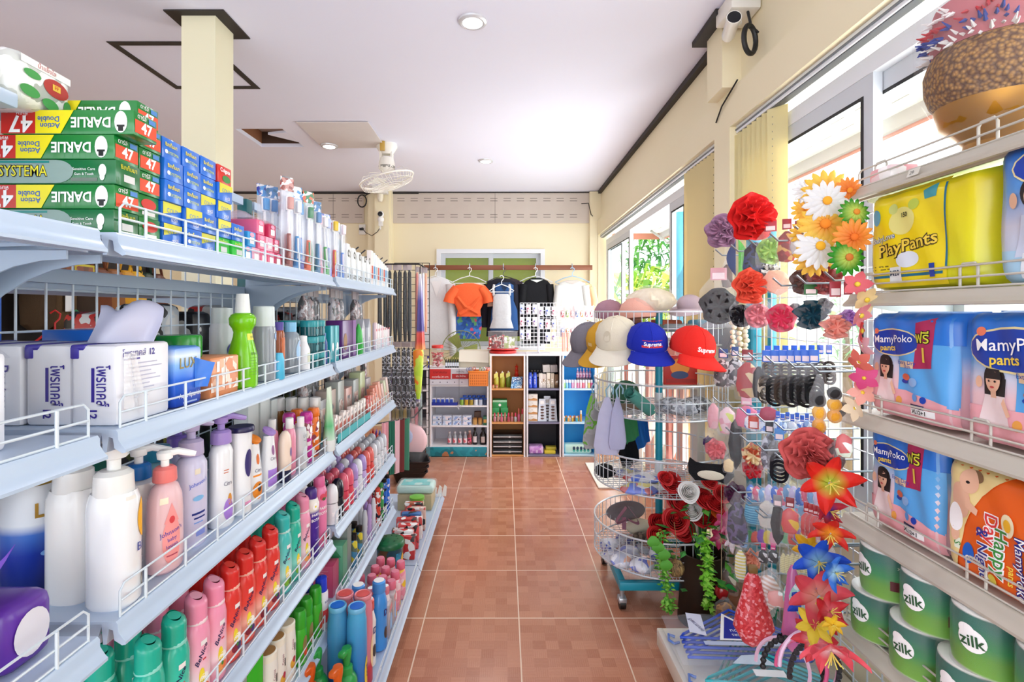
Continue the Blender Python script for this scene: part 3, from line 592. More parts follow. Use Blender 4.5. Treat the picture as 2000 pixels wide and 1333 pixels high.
# ---- toothbrush packs standing at the front of the top shelf
def toothbrush(label, loc, c1, c2, tilt=0, h=.225, w=.036, rz=0, nm='toothbrush_pack'):
    t = thing(nm, label, 'toothbrush', loc, group='toothbrush packs on the top shelf', rot=(0, tilt, rz)); a = M(c1, .3); b = M(c2, .3)
    obj('backing_card', G().flat((0, 0, 0), (0, 1, 0), (0, 0, 1)).rect(-w/2, .0, w/2, h, film('dfe6f4', .75, .2)).rect(-w/2, h*.86, w/2, h, PR((c1, 'f0f0f4', c2), 90, .4), l=.001).rect(-w/2, 0, w/2, .028, a, l=.001), t)
    obj('handle', G().tube([(.006, 0, .012), (.009, 0, .05), (.007, .001, .09)], .0072, a, 8, r2=.0055).tube([(.007, .001, .09), (.006, 0, .13), (.006, 0, .155)], .0035, M('eef1f5', .25), 8), t)
    obj('brush_head', G().rbox(.003, .009, -.008, .008, .15, .187, M('f4f6f8', .25), .002).rbox(.009, .019, -.007, .007, .153, .184, b, .002), t)
    obj('grip_stripe', G().tube([(.0125, 0, .03), (.0135, 0, .055), (.0125, 0, .085)], .0026, b, 6), t)
    obj('blister', G().grid(lambda u, v: (.004+.017*math.sin(PI*u)**.5*min(1, 6*(1-v))*min(1, 8*v+.2), (u-.5)*w*(.9 if v < .8 else .9-.9*(v-.8)), .004+v*h*.99), 8, 10, film('eef2fa', .14), 0), t)
    return t
bc = [('8a3a30', 'c98f86'), ('c8342c', '6b6f75'), ('2f8fd0', 'dfe6ee'), ('2b3fa8', '4fa0e0'), ('3f6fe0', 'bcd0f0'), ('e8663a', '23804f'), ('25a05a', '1d6b3c'), ('35b54a', '9fd8b0'), ('2a6f9a', '4a86c0'), ('d88aa8', 'f0c0d0'), ('c86a78', 'f2d8dc'), ('37a84a', 'e6e6ea'), ('6f86d8', 'b9c6ee'), ('d88fb0', '9fb0e8'), ('d8342c', 'e9c23a'), ('7fa8e0', 'e8eef6'), ('2f9ab0', 'e0f0f0'), ('4a7fd0', 'f0e0e8')]
cname = ['brown', 'red and grey', 'blue and white', 'navy', 'cornflower blue', 'orange and white', 'green and white', 'leaf green', 'steel blue', 'pink ribbed', 'dusty rose', 'tilted green', 'periwinkle', 'pink and lilac', 'red and yellow', 'powder blue', 'turquoise', 'blue and blush']
for i in range(18):
    y = 1.335+i*.0255
    toothbrush(f'{cname[i]} toothbrush in clear pack, {ORD[i]} along the front of the top shelf', (-.568-(.02 if i % 3 == 1 else 0), y, L1+.001), *bc[i], tilt=RN.uniform(-.06, .06), rz=-.55, h=.235-.003*i+RN.uniform(-.012, .012))
    if i < 14:
        toothbrush(f'{cname[(i*5+3)%18]} toothbrush pack standing in the second row, {ORD[i]} from its near end', (-.63, y+.01, L1+.001), *bc[(i*5+3) % 18], tilt=RN.uniform(-.08, .08), rz=-.5, h=.222)
for i in range(9):
    carton(f'white dental floss pack with a black round logo, {ORD[i]} along the far top shelf', (-.566-.008*(i % 2), 1.845+i*.036, L1), .02, .033, .135-.004*i, M('eef0f0', .35), (), [('e', .0165, .1, .011, .014, BK), ('e', .0165, .1, .005, .007, WT, dict(l=.0012)), ('r', .003, .01, .03, .028, PR(('222222', 'eeeeee'), 300))], cat='floss pack', group='floss packs on the top shelf', name='floss_pack')
for i in range(9):
    m = [('f0e6e0', 'red'), ('d8e4ee', 'pale blue'), ('eef2f0', 'white')][i % 3]
    carton(f'slim {m[1]} mouth care pack, {ORD[i]} beyond the floss on the top shelf', (-.566, 2.18+i*.036, L1), .02, .032, .15-.006*i, M(m[0], .35), (), [('r', .003, .03, .029, .085, M({'red': 'c8412f', 'pale blue': '3f8fc8', 'white': '9db8c8'}[m[1]], .35))], cat='pack', group='slim packs on the top shelf', name='mouth_care_pack')
# pack of glasses in foil and the little shelf it stands on
t = thing('corner_shelf', 'short upper shelf above the toothpaste at the near end', 'shelf'); obj('deck', G().rbox(-1.1, -.635, .2, .67, 1.565, 1.585, SHELF, .003), t)
for i, (x, y, lb) in enumerate(((-.655, .682, 'clear foil snack pack with green leaf print and red oval badge, outer one'), (-.66, .562, 'clear foil snack pack with green leaf print, the one nearer the picture edge'))):
    t = thing('foil_pack', lb, 'pack', (x, y, 1.5855), .05, 'foil packs on the corner shelf')
    obj('pouch', G().rbox(-.24, 0, 0, .105, 0, .075, PR(('c8ccc8', 'e6e8e6', 'f4f5f4', 'b4bab4'), 22, .2, 'noise'), .02, 3), t)
    g = G().flat((0, 0, 0), (0, 1, 0), (0, 0, 1)); g.ell(.07, .04, .022, .013, M('b3322a', .35)).rect(.063, .037, .077, .046, M('e9c23a', .4), l=.0012).text('FF', .07, .0415, .008, RE, l=.0016).rect(.012, .056, .096, .066, M('f0efee', .4)).text('น้ำแข็งใส', .054, .061, .009, M('c05a5a', .4))
    for a, b, c, d in ((.03, .045, .014, .006), (.026, .02, .016, .008), (.06, .014, .014, .008), (.09, .02, .007, .01)): g.ell(a, b, c, d, M('3f9a48', .4))
    obj('print', g, t)
# ---------------------------------------------------------------- second level: soaps, sprays, jars
SO = M('e6e7ee', .3, coat=.2); PUR = M('35278f', .4); VIO = M('3a2f96', .35)
def soap_pack(label, x, y, kind):
    w, d, hh = .066, .118, .118
    fr = [('t', 'Protex' if kind else 'โพรเทคส์', w*.62, hh*.5, .024, PUR, dict(ang=-PI/2, bold=.01, w=.062)), ('r', w*.42, hh*.3, w*.5, hh*.7, M('b9a6d8', .5)), ('p', [(w*.2, .1), (w*.5, .116), (w*.8, .1)], M('dcdde6', .4))]
    if not kind: fr = [('t', 'โพรเทคส์', w*.68, hh*.5, .024, PUR, dict(ang=-PI/2, bold=.012, w=.06)), ('r', w*.45, hh*.3, w*.52, hh*.72, PUR), ('t', '12', w*.48, hh*.16, .016, PUR, dict(ang=-PI/2, bold=.03))]
    sd = [('t', '12', d*.62, hh*.88, .014, PUR, dict(bold=.03)), ('t', 'โพรเทคส์', d*.3, hh*.88, .014, PUR), ('r', d*.12, hh*.8, d*.4, hh*.82, PUR)]+[('r', d*.12, hh*(.3+.055*k), d*(.55+.3*((k*37) % 10)/10), hh*(.315+.055*k), M('b9b9cf', .5)) for k in range(9)]
    t = carton(label, (x, y, L2), w, d, hh, SO, fr, sd, cat='soap pack', group='white soap packs on the second shelf', name='soap_pack', r=.006)
    obj('seal_corner', G().rbox(-w-.001, -w+.02, -.001, d, hh-.008, hh+.001, VIO, .003).rbox(-w-.001, -w+.012, -.0012, .02, hh-.02, hh-.002, VIO, .002), t)
for i, x in enumerate((-.562, -.632, -.702, -.772)):
    soap_pack(f'white soap multipack with purple lettering, {("outermost", "second", "third", "innermost")[i]} of four in the row facing the camera', x, .742+.004*(i % 2), i > 1)
t = tag(obj('wrapper_flap', G().grid(lambda u, v: (-.548-.085*u*(1-.15*v)-.02*v+.012*math.sin(v*4), .80+.05*v*v-.03*u+.012*math.sin(u*7+v*2), L2+.12+.10*v-.05*v**4*(1+abs(u-.3))+.01*math.sin(u*8)*v), 12, 12, M('d5d6ea', .35, tl=.3), .0008)), 'torn white purple printed wrapper standing up from the soap packs', 'wrapper')
tag(obj('torn_sheet', G().grid(lambda u, v: (-.560+.004*math.sin(u*6)+.003, .75+.05*u*(1-.5*v), L2+.02+.085*v), 8, 8, film('ffffff', .5), .0006)), 'torn clear film hanging over the outermost soap pack', 'wrapper')
t = carton('blue gradient soap multipack torn open at its upper corner', (-.56, .872, L2), .11, .078, .105, GZ([(0, '1540b0'), (.05, '2a6fe0'), (.075, '7fb4f0'), (.09, 'dceafa'), (.105, '4a8fe8')]), [('r', .0, .01, .1, .02, BLU)], [('t', 'LUX', .034, .076, .026, M('9a8a4a', .4, .3), dict(bold=.012)), ('t', 'Aqua Sparkle', .04, .02, .012, WT), ('r', .02, .006, .06, .009, M('9fb8e8', .5))], cat='soap pack', name='soap_pack', r=.008)
obj('torn_flap', G().grid(lambda u, v: (.0015+.014*u*u, .052+.04*u*(.4+.6*v), .03+.055*v*(1-.25*u)), 6, 6, M('3f86ea', .3, tl=.2), .001), t)
carton('orange and cream soap block in clear film', (-.556, .968, L2), .11, .102, .078, M('d98a58', .4), (), [('r', .002, .012, .05, .074, PR(('e8b48f', 'f4ede6', 'd98a58', 'f0e0d4', 'e39a6a'), 55, .3)), ('r', .052, .012, .1, .076, PR(('f2dccb', 'e8a077', 'f7f1ea', 'dd8450'), 50, .3, seed=3)), ('r', .02, .05, .03, .07, WT, dict(l=.0012))], cat='soap pack', name='soap_pack', r=.003)
for i, (x, y) in enumerate(((-.625, .985), (-.70, .975))):
    bottle(f'black can with a glossy green cap behind the orange soap, {("outer", "inner")[i]} one', (x, y, L2), [(.034, 0), (.036, .004), (.036, .078)], BK, caps=[('cap', [(.037, .078), (.0385, .082), (.0385, .118), (.036, .122), (0, .122)], M('188a2a', .22))], name='insecticide_can', cat='can', group='green capped cans', n=28)
carton('blue carton lying behind the soap packs on the second shelf', (-.70, .885, L2), .1, .09, .135, BLU, [('e', .05, .1, .012, .012, M('6fb0f0', .4))], name='soap_carton')
# spray bottle
LGN = M('7fd40f', .18, tr=.15); P = [(.026, 0), (.03, .004), (.031, .03), (.030, .07), (.024, .095), (.0195, .112), (.0185, .122), (.021, .13), (.0265, .138), (.0275, .152), (.023, .16), (.014, .165)]
bottle('bright green spray bottle with a white tall cap', (-.575, 1.125, L2), P, LGN, caps=[('cap', [(.0155, .164), (.0155, .172), (.0135, .196), (.0125, .206), (0, .207)], M('e8ecea', .3))], deco=[('r', -.02, .105, .022, .119, M('e6e24a', .4)), ('t', 'spray', .0, .112, .008, M('5a6a1a', .4)), ('t', 'SPRAY', -.005, .075, .008, M('2f5a10', .4))]+[('r', -.02, .03+.006*k, .02-.01*(k % 3), .031+.006*k, M('5f9a14', .4)) for k in range(7)]+[('r', .02, .07, .03, .08, WT)], name='spray_bottle', n=24)
CLR = film('dfe8ee', .35, .08)
bottle('clear tall cleansing bottle with a pale grey cap', (-.58, 1.235, L2), [(.024, 0), (.027, .003), (.027, .125), (.024, .135)], M('c4ccd8', .15, tr=.5), caps=[('cap', [(.0245, .13), (.025, .132), (.024, .178), (.022, .18), (0, .18)], M('d3dfe0', .3))], deco=[('e', .01, .108, .013, .011, M('8fb4e6', .4)), ('t', '75%', .01, .108, .009, WT), ('r', -.004, .02, .026, .05, M('b8c2e0', .4))], name='cleanser_bottle')
bottle('tall white cleanser bottle half hidden behind the spray bottle', (-.645, 1.17, L2), [(.024, 0), (.026, .003), (.026, .13), (.022, .14)], M('dfe4ea', .3), caps=[('cap', [(.022, .138), (.022, .175), (0, .177)], M('cfd9da', .3))], deco=[('e', 0, .08, .018, .018, NV), ('t', 'NIVEA', 0, .08, .008, WT)], name='cleanser_bottle')
bottle('amber bottle with a violet cap on the second shelf', (-.585, 1.318, L2), [(.017, 0), (.0185, .003), (.0185, .11), (.015, .12)], M('b0562a', .15, tr=.3), caps=[('cap', [(.0155, .118), (.016, .14), (0, .141)], M('4a3a9a', .3))], deco=[('r', -.01, .02, .02, .1, M('c86a3a', .4))], name='shampoo_bottle')
bottle('clear bottle with a sky blue cap and pale label', (-.578, 1.385, L2), [(.02, 0), (.024, .004), (.0245, .09), (.021, .106), (.012, .115)], M('cfe0ee', .1, tr=.6), caps=[('cap', [(.0145, .112), (.015, .115), (.015, .138), (0, .139)], M('7fbfe6', .3))], deco=[('e', .0, .06, .014, .03, M('a8cdee', .4)), ('e', .004, .08, .007, .008, M('e0745a', .4))], name='cleanser_bottle')
bottle('squat white lotion bottle before the teal jars', (-.572, 1.452, L2), [(.016, 0), (.02, .004), (.02, .06), (.014, .075), (.012, .082)], M('e6e6ea', .3), caps=[('cap', [(.012, .08), (.012, .098), (0, .1)], M('f0f0f2', .3))], deco=[('r', -.01, .02, .016, .05, M('cfd6c0', .4))], name='lotion_bottle')
bottle('sky blue small tube standing before the clear bottle', (-.556, 1.262, L2), [(.012, 0), (.014, .003), (.013, .05), (.009, .065)], M('4fb8dc', .3), name='tube', cat='tube')
k = 0
for x, y in ((-.575, 1.51), (-.575, 1.565), (-.635, 1.50), (-.635, 1.555)):
    for z in range(3):
        k += 1
        bottle(f'teal hair gel jar with a turquoise lid, {("bottom", "middle", "top")[z]} of the {("front near", "front far", "rear near", "rear far")[(k-1)//3]} column', (x, y, L2+z*.047), [(.023, 0), (.025, .002), (.025, .028)], M('0f5f6a', .12, tr=.25), caps=[('lid', [(.0262, .028), (.0265, .03), (.0265, .044), (.025, .0465), (0, .0465)], M('1c8f98', .3))], deco=[('r', -.01, .006, .022, .022, M('2a7f8a', .4))], name='gel_jar', cat='jar', group='teal gel jars')
bottle('dark navy bottle beyond the teal jars', (-.573, 1.605, L2), [(.016, 0), (.018, .003), (.018, .07), (.013, .085)], M('1c3f8a', .2), caps=[('cap', [(.013, .084), (.013, .1), (0, .101)], M('2a5fb0', .3))], name='lotion_bottle')
# far bay, second shelf
carton('tall purple hair colour box at the near end of the far bay', (-.565, 1.79, L2), .06, .16, .135, M('55156e', .28), (), [('r', .12, .0, .158, .135, M('7a3f94', .3)), ('e', .03, .06, .02, .03, M('8a5a1a', .4))], name='hair_colour_box')
for i, (y, c, nm) in enumerate(((1.67, '1c9aa8', 'turquoise'), (1.715, '23a6b0', 'pale turquoise'))):
    carton(f'{nm} folded sachet box beside the shelf post', (-.566, y, L2), .03, .04, .12, M(c, .3), (), [('e', .02, .05, .01, .014, WT)], name='sachet_box')
bottle('bright green tube standing on the far bay second shelf', (-.57, 2.0, L2), [(.018, 0), (.018, .02), (.02, .025), (.014, .09), (.002, .12)], M('37b04a', .3), name='tube', cat='tube', sy=1.1)
for i in range(4):
    t = carton(f'grey house shaped card pack with a gable top, {ORD[i]} of the gabled packs', (-.572-.012*(i % 2), 2.06+i*.047, L2), .03, .04, .1, M('c9ccd4', .35), (), [('r', .01, .02, .03, .06, PR(('c9ccd4', 'f0c8c8', '8a93a8'), 90))], name='gable_pack', cat='pack', group='gabled card packs')
    obj('gable', G().prism([(0, .1), (.04, .1), (.02, .135)], -.03, 0, M('b9bcc6', .35), 'x'), t)
for i in range(13):
    c = [('f2d9de', 'd84a5a'), ('f0eef0', 'c86a8a'), ('eef0ee', 'd03a3a')][i % 3]
    carton(f'pink white sachet card, {ORD[i]} from the near end of the far second shelf', (-.567-.01*(i % 2), 2.265+i*.0205, L2), .012, .0185, .118-.003*i, M(c[0], .35), (), [('r', .002, .08, .016, .09, M(c[1], .4)), ('r', .003, .02, .015, .05, PR((c[0], c[1], 'ffffff'), 160))], name='sachet_card', cat='sachet', group='sachet cards on the second shelf')
# ---------------------------------------------------------------- third level: lotions
def ob(H, R, sh=.72, neck=.5, foot=.9): return [(R*foot, 0), (R, .006), (R, H*sh), (R*.97, H*(sh+.08)), (R*.85, H*(sh+.16)), (R*neck, H)]
WP = M('eef0f4', .22, coat=.3); CRM = M('ecebea', .25, coat=.2)
pl = dict(sx=.82, sy=1)
bottle('white pump lotion bottle with a yellow flower print, standing nearest the shelf lip', (-.587, .77, L3), ob(.165, .034, .86, .6), WP, sx=1, sy=.82, e=.8, pmp=dict(z=.165, mat=M('eeeeec', .22), s=1.5, d=-2.3, hook=True), deco=[('e', .034, .125, .016, .03, M('f6b51c', .4)), ('e', .044, .12, .012, .02, M('e8871a', .4)), ('t', 'Bioré', .036, .083, .018, M('3a4fa0', .4)), ('r', .03, .062, .055, .064, M('b8b8c0', .4)), ('r', .03, .055, .05, .057, M('b8b8c0', .4)), ('e', .04, .03, .013, .014, M('e0d8cc', .4)), ('r', .0, .158, .018, .163, M('e8e4dc', .5))], name='pump_bottle', a0=-.5)
bottle('plain white pump bottle, second from the shelf lip at the near end', (-.660, .785, L3), ob(.165, .034, .86, .6), CRM, sx=1, sy=.82, e=.8, pmp=dict(z=.165, mat=M('e6e6e4', .22), s=1.5, d=.6, hook=True), deco=[('e', .04, .1, .01, .03, M('e6a8b4', .4))], name='pump_bottle', a0=-.6)
bottle('tall bottle fading from white to deep navy with gold letters', (-.738, .80, L3), ob(.17, .04, .85, .6), GZ([(0, '050d4a'), (.07, '0f2f9a'), (.1, '3f6fc4'), (.115, 'e6ebf2'), (.17, 'eef0f4')]), sx=1, sy=.85, e=.85, caps=[('cap', [(.03, .168), (.032, .17), (.032, .2), (0, .202)], M('b89a4a', .3, .3))], deco=[('t', 'LUX', .03, .135, .03, M('a8812f', .35, .4), dict(bold=.03)), ('e', .03, .07, .02, .006, M('7fb0e8', .4)), ('e', .036, .055, .012, .01, M('dfeaf6', .4))], name='shampoo_bottle', a0=-.9)
PKB = M('f2c9cf', .25, tr=.1)
bottle('pale pink baby lotion bottle with a coral collar and white pump', (-.578, .872, L3), [(.026, 0), (.032, .005), (.0335, .03), (.033, .1), (.031, .125), (.024, .142), (.013, .15)], PKB, sx=.72, sy=1, pmp=dict(z=.15, mat=WT, s=1.05, d=.5, collar=M('ee7f7c', .35)), deco=[('e', .01, .055, .017, .04, M('f29a98', .4)), ('p', [(-.004, .085), (.024, .085), (.01, .118)], M('f29a98', .4)), ('e', .01, .09, .005, .006, M('d8434a', .4), dict(l=.0014)), ('t', 'Johnson’s', .01, .07, .011, M('3a3aa8', .4), dict(l=.0014, ang=.15)), ('t', 'baby', .01, .058, .009, M('3a3aa8', .4), dict(l=.0014, ang=.15)), ('t', 'lotion', .01, .047, .009, M('3a3aa8', .4), dict(l=.0014, ang=.15)), ('r', .0, .03, .02, .032, M('b0405a', .4), dict(l=.0014)), ('r', -.012, .118, .004, .128, M('f2ead0', .4))], name='pump_bottle', a0=-.75)
bottle('lilac baby bath bottle with a mauve pump', (-.592, .968, L3), [(.03, 0), (.033, .004), (.033, .15), (.026, .162), (.016, .168)], M('cfcbe6', .25), sx=.72, sy=1, pmp=dict(z=.168, mat=M('b9aed2', .3), s=1.25, d=1.4), deco=[('t', 'Johnson’s', .012, .118, .011, M('4a6ad0', .4), dict(ang=.15)), ('e', .01, .09, .012, .005, M('7fb8e6', .4)), ('r', -.004, .06, .026, .064, NV), ('r', .0, .052, .026, .055, NV), ('r', .0, .044, .02, .046, M('6f9ae0', .4)), ('r', .002, .135, .014, .145, M('e6dcc8', .4)), ('r', .004, .02, .026, .03, M('7f8fd8', .4))], name='pump_bottle', a0=-.7)
bottle('white pump bottle with a blue collar in the row behind', (-.632, .885, L3), ob(.15, .03, .8, .45), WP, pmp=dict(z=.15, mat=WT, s=1.1, d=.6, collar=M('1f6fc0', .3)), name='pump_bottle')
bottle('teal bottle with a wide turquoise cap in the row behind', (-.668, .98, L3), ob(.155, .03, .8, .6), M('7fb0bc', .25), caps=[('cap', [(.022, .154), (.024, .157), (.024, .18), (0, .185)], M('2a86a8', .3))], name='lotion_bottle')
bottle('lilac lotion bottle with a violet pump in the row behind', (-.672, 1.055, L3), ob(.155, .03, .8, .5), M('c6c0e0', .3), pmp=dict(z=.155, mat=M('7a62b8', .3), s=1.2, d=1), name='pump_bottle')
bottle('white lotion bottle with a dark green cap deep in the shelf', (-.735, .93, L3), ob(.155, .032, .8, .6), WP, caps=[('cap', [(.022, .154), (.023, .178), (0, .18)], M('1c6f5a', .3))], name='lotion_bottle')
CIT = [('t', 'Citra', .012, .088, .012, M('4a4a6a', .4)), ('e', .012, .035, .013, .022, M('a87fd8', .4)), ('r', .0, .115, .014, .117, M('d07a5a', .4)), ('r', .0, .11, .012, .112, M('d07a5a', .4)), ('e', .016, .055, .006, .012, M('d8902f', .4))]
bottle('tall white body lotion bottle with a violet pump', (-.582, 1.052, L3), [(.026, 0), (.03, .006), (.0265, .09), (.027, .15), (.022, .162), (.014, .168)], WP, sx=.75, sy=1, pmp=dict(z=.168, mat=M('a48bd0', .3), s=1.15, d=.9), deco=CIT, name='pump_bottle', a0=-.7)
bottle('white lotion bottle with a flat navy cap', (-.573, 1.115, L3), [(.021, 0), (.0245, .005), (.023, .09), (.026, .178)], WP, sx=.8, sy=1, caps=[('cap', [(.0265, .178), (.027, .18), (.027, .186), (.025, .189), (0, .189)], M('23204f', .3))], deco=[('e', .016, .11, .012, .03, M('3a3070', .4)), ('r', .006, .04, .022, .043, M('a05ac0', .4)), ('r', .004, .02, .024, .028, M('e69ac0', .4))], name='lotion_bottle', a0=-.8)
def flip_lotion(label, y, top, x=-.578, dec=(), H=.148, body=WP):
    t = bottle(label, (x, y, L3), [(.02, 0), (.0235, .005), (.024, .06), (.018, .11), (.0155, H-.012)], body, sx=.75, sy=1, deco=dec, name='lotion_bottle', a0=-.8)
    obj('cap', G().grid(lambda u, v: ((.0165*v)*.8*math.cos(2*PI*u), (.0165*v)*math.sin(2*PI*u), H-.006-.5*(.0165*v)*math.cos(2*PI*u)+.002*(1-v*v)), 18, 4, M(top, .3), .006), t)
    return t
flip_lotion('white lotion bottle with a slanted orange cap and orange fruit print', 1.178, 'f08a1c', dec=[('t', 'Citra', .012, .075, .011, M('4a4a6a', .4)), ('r', -.004, .062, .022, .066, M('f0902a', .4)), ('e', .01, .03, .016, .02, M('f0902a', .4)), ('e', .012, .1, .006, .012, M('e0763a', .4)), ('e', .014, .035, .006, .009, M('3a3a44', .4), dict(l=.0012))])
flip_lotion('white lotion bottle with a slanted lilac cap and violet band', 1.255, 'b08fd8', dec=[('t', 'Citra', .012, .08, .011, M('4a4a6a', .4)), ('r', -.006, .015, .026, .055, M('a87fd8', .4)), ('e', .012, .1, .006, .012, M('9a6a9a', .4))])
bottle('white lotion bottle with a dark plum cap in the second row', (-.63, 1.225, L3), ob(.135, .022, .8, .7), WP, caps=[('cap', [(.016, .134), (.017, .15), (0, .155)], M('3a2358', .3))], name='lotion_bottle')
bottle('cream coloured serum bottle upside down on its navy cap', (-.568, 1.325, L3), [(.019, .03), (.0195, .05), (.0195, .1), (.016, .118), (.008, .128), (.0, .13)], M('efd9c8', .25), sx=.8, sy=1, caps=[('cap', [(.018, 0), (.019, .003), (.018, .03)], M('23244a', .3), (.8, 1))], deco=[('e', .012, .075, .005, .012, M('6a5a9a', .4))], name='serum_bottle', a0=-.6)
for i, (x, y) in enumerate(((-.578, 1.378), (-.617, 1.36))):
    bottle(f'pink shampoo bottle with a round white cap, {("front", "rear")[i]} one of two', (x, y, L3), [(.0165, 0), (.0195, .004), (.0195, .1), (.017, .118), (.009, .125)], M('ec9ab4', .25), sx=.8, sy=1, caps=[('cap', [(.0095, .124), (.01, .126), (.01, .15), (.009, .152), (0, .152)], M('f2f0f0', .3))], name='shampoo_bottle', group='pink shampoo bottles')
bottle('clear white shampoo bottle with small grey lettering and a white cap', (-.567, 1.425, L3), [(.017, 0), (.02, .004), (.02, .1), (.017, .114), (.009, .12)], M('e4e8ec', .15, tr=.25), sx=.8, sy=1, caps=[('cap', [(.0095, .118), (.01, .12), (.0095, .145), (0, .147)], M('f4f4f4', .3))], deco=[('t', 'LUX', .01, .093, .012, M('5a5f68', .4), dict(bold=-.01)), ('r', .0, .08, .02, .082, M('8a8f98', .4)), ('e', .01, .045, .013, .02, M('cfd6dc', .4))], name='shampoo_bottle', a0=-.6)
for i, (x, y, c, nm) in enumerate(((-.577, 1.492, 'c42f96', 'magenta'), (-.62, 1.475, 'b8268a', 'magenta rear'), (-.58, 1.556, 'e8741c', 'orange'), (-.622, 1.535, 'e0701c', 'orange rear'))):
    bottle(f'{nm} body wash bottle with a matching cap and white fruit label', (x, y, L3), [(.016, 0), (.019, .004), (.0185, .06), (.019, .115), (.016, .122)], PR((c, 'f0e4ea', c, '8a3a4a', 'f2efe6', c), 75, .25, seed=i), sx=.85, sy=1, caps=[('cap', [(.017, .12), (.018, .123), (.0175, .14), (.014, .146), (0, .147)], M(c, .25))], deco=[('e', .008, .095, .008, .01, WT), ('r', -.006, .02, .02, .05, M(c, .3))], name='body_wash_bottle', a0=-.6)
for i in range(5):
    bottle(f'amber shampoo bottle with a broad white cap, {ORD[i]} from the shelf lip', (-.592-i*.0365, 1.602-.002*i, L3), [(.014, 0), (.0165, .003), (.0165, .12), (.0145, .13)], M('a06a2a', .12, tr=.35), caps=[('cap', [(.0155, .13), (.0165, .132), (.0165, .168), (.015, .17), (0, .17)], M('efefed', .3))], deco=[('r', -.012, .03, .014, .1, M('c88a3a', .4))] if i == 0 else (), name='shampoo_bottle', group='amber shampoo bottles with white caps', a0=-.5)
t = thing('face_cream_tube', 'pale green tube with a flat crimped end standing by the shelf post', 'tube', (-.552, 1.612, L3))
obj('body', G().grid(lambda u, v: (.018*(1-v)*math.cos(2*PI*u)+.002*math.cos(2*PI*u)*v, .02*math.sin(2*PI*u)*(1+.05*v), .035+.165*v), 18, 6, GZ([(.03, 'cfe6d4'), (.08, '58b87a'), (.12, 'a8d4ac'), (.2, 'd2dccb')])), t); obj('cap', G().lathe([(.017, 0), (.019, .003), (.0185, .035), (0, .036)], M('e8ecea', .3), 18), t)
for i in range(3):
    carton(f'white boxed cream carton at the back of the third shelf, {ORD[i]} of three', (-.70, 1.40+i*.07, L3), .04, .06, .19-.01*i, M('dfe6e4', .35), [('t', 'Citra', .02, .15, .014, M('4a4a5a', .4))], name='cream_carton', group='cream cartons at the back')
# far bay third shelf: slim packets and tubes
for i in range(26):
    c = [('e9dcd8', 'c0553f', 'white and red'), ('ece4de', '8a4a3a', 'cream and brown'), ('c44a44', 'f0dcd4', 'red'), ('d9776a', 'f2e6dc', 'coral')][min(3, i//9 if i < 20 else 3)] if i < 22 else ('e8a08c', 'f0e0d6', 'salmon')
    carton('slim '+c[2]+' lip tube pack, '+(ORD[i] if i < 20 else ORD[25-i]+' from the last')+' along the third shelf', (-.562-.004*(i % 2), 1.70+i*.0225, L3), .016, .018, .082+.006*math.sin(i*1.7), M(c[0], .25, coat=.3), (), [('r', .002, .03, .016, .055, M(c[1], .35)), ('r', .004, .064, .014, .07, M('8a8a90', .3))], name='lip_colour_pack', cat='pack', group='lip colour packs')
tag(obj('display_tray', G().box(-.64, -.548, 1.69, 2.1, L3, L3+.003, M('1fa0a8', .35)).box(-.55, -.548, 1.69, 2.1, L3, L3+.03, M('23b0b8', .35)).box(-.64, -.638, 1.69, 2.1, L3, L3+.03, M('23b0b8', .35))), 'turquoise display tray under the slim lip colour packs', 'tray')
for i in range(7):
    carton(f'boxed eyeliner pack with a clear front behind the lip colours, {ORD[i]} from near', (-.63, 1.74+i*.1, L3), .05, .075, .13+.02*(i % 3), M(['9a9aa0', 'c8b8b0', 'b0b8b4', 'd8a8a0', 'a8b0b0', 'c8d4a8', 'b8b0b8'][i], .3), [('r', .01, .04, .04, .09, M('5a4a48', .4))], [('r', .01, .02, .06, .1, PR(('c8a8a0', '8a8a90', 'e6ddd8', 'd8c8c0'), 60, .3, seed=i))], name='eyeliner_pack', cat='pack', group='boxed packs behind the lip colours')
for i in range(6):
    y = 2.25+.05*i
    carton(f'coral cosmetic carton leaning on the far third shelf, {ORD[i]} of six', (-.565, y, L3), .03, .032, .1+.008*(i % 3), M(['d8806a', 'e0907a', 'e6a894', 'd8b8b0', 'c8d0b0', 'e0c8c0'][i], .3), (), [('r', .004, .02, .028, .05, PR(('e8c8b8', 'c87a6a', 'f2e8e0'), 110, seed=i))], name='cosmetic_carton', group='coral cosmetic cartons', rot=(0, -.12, 0))
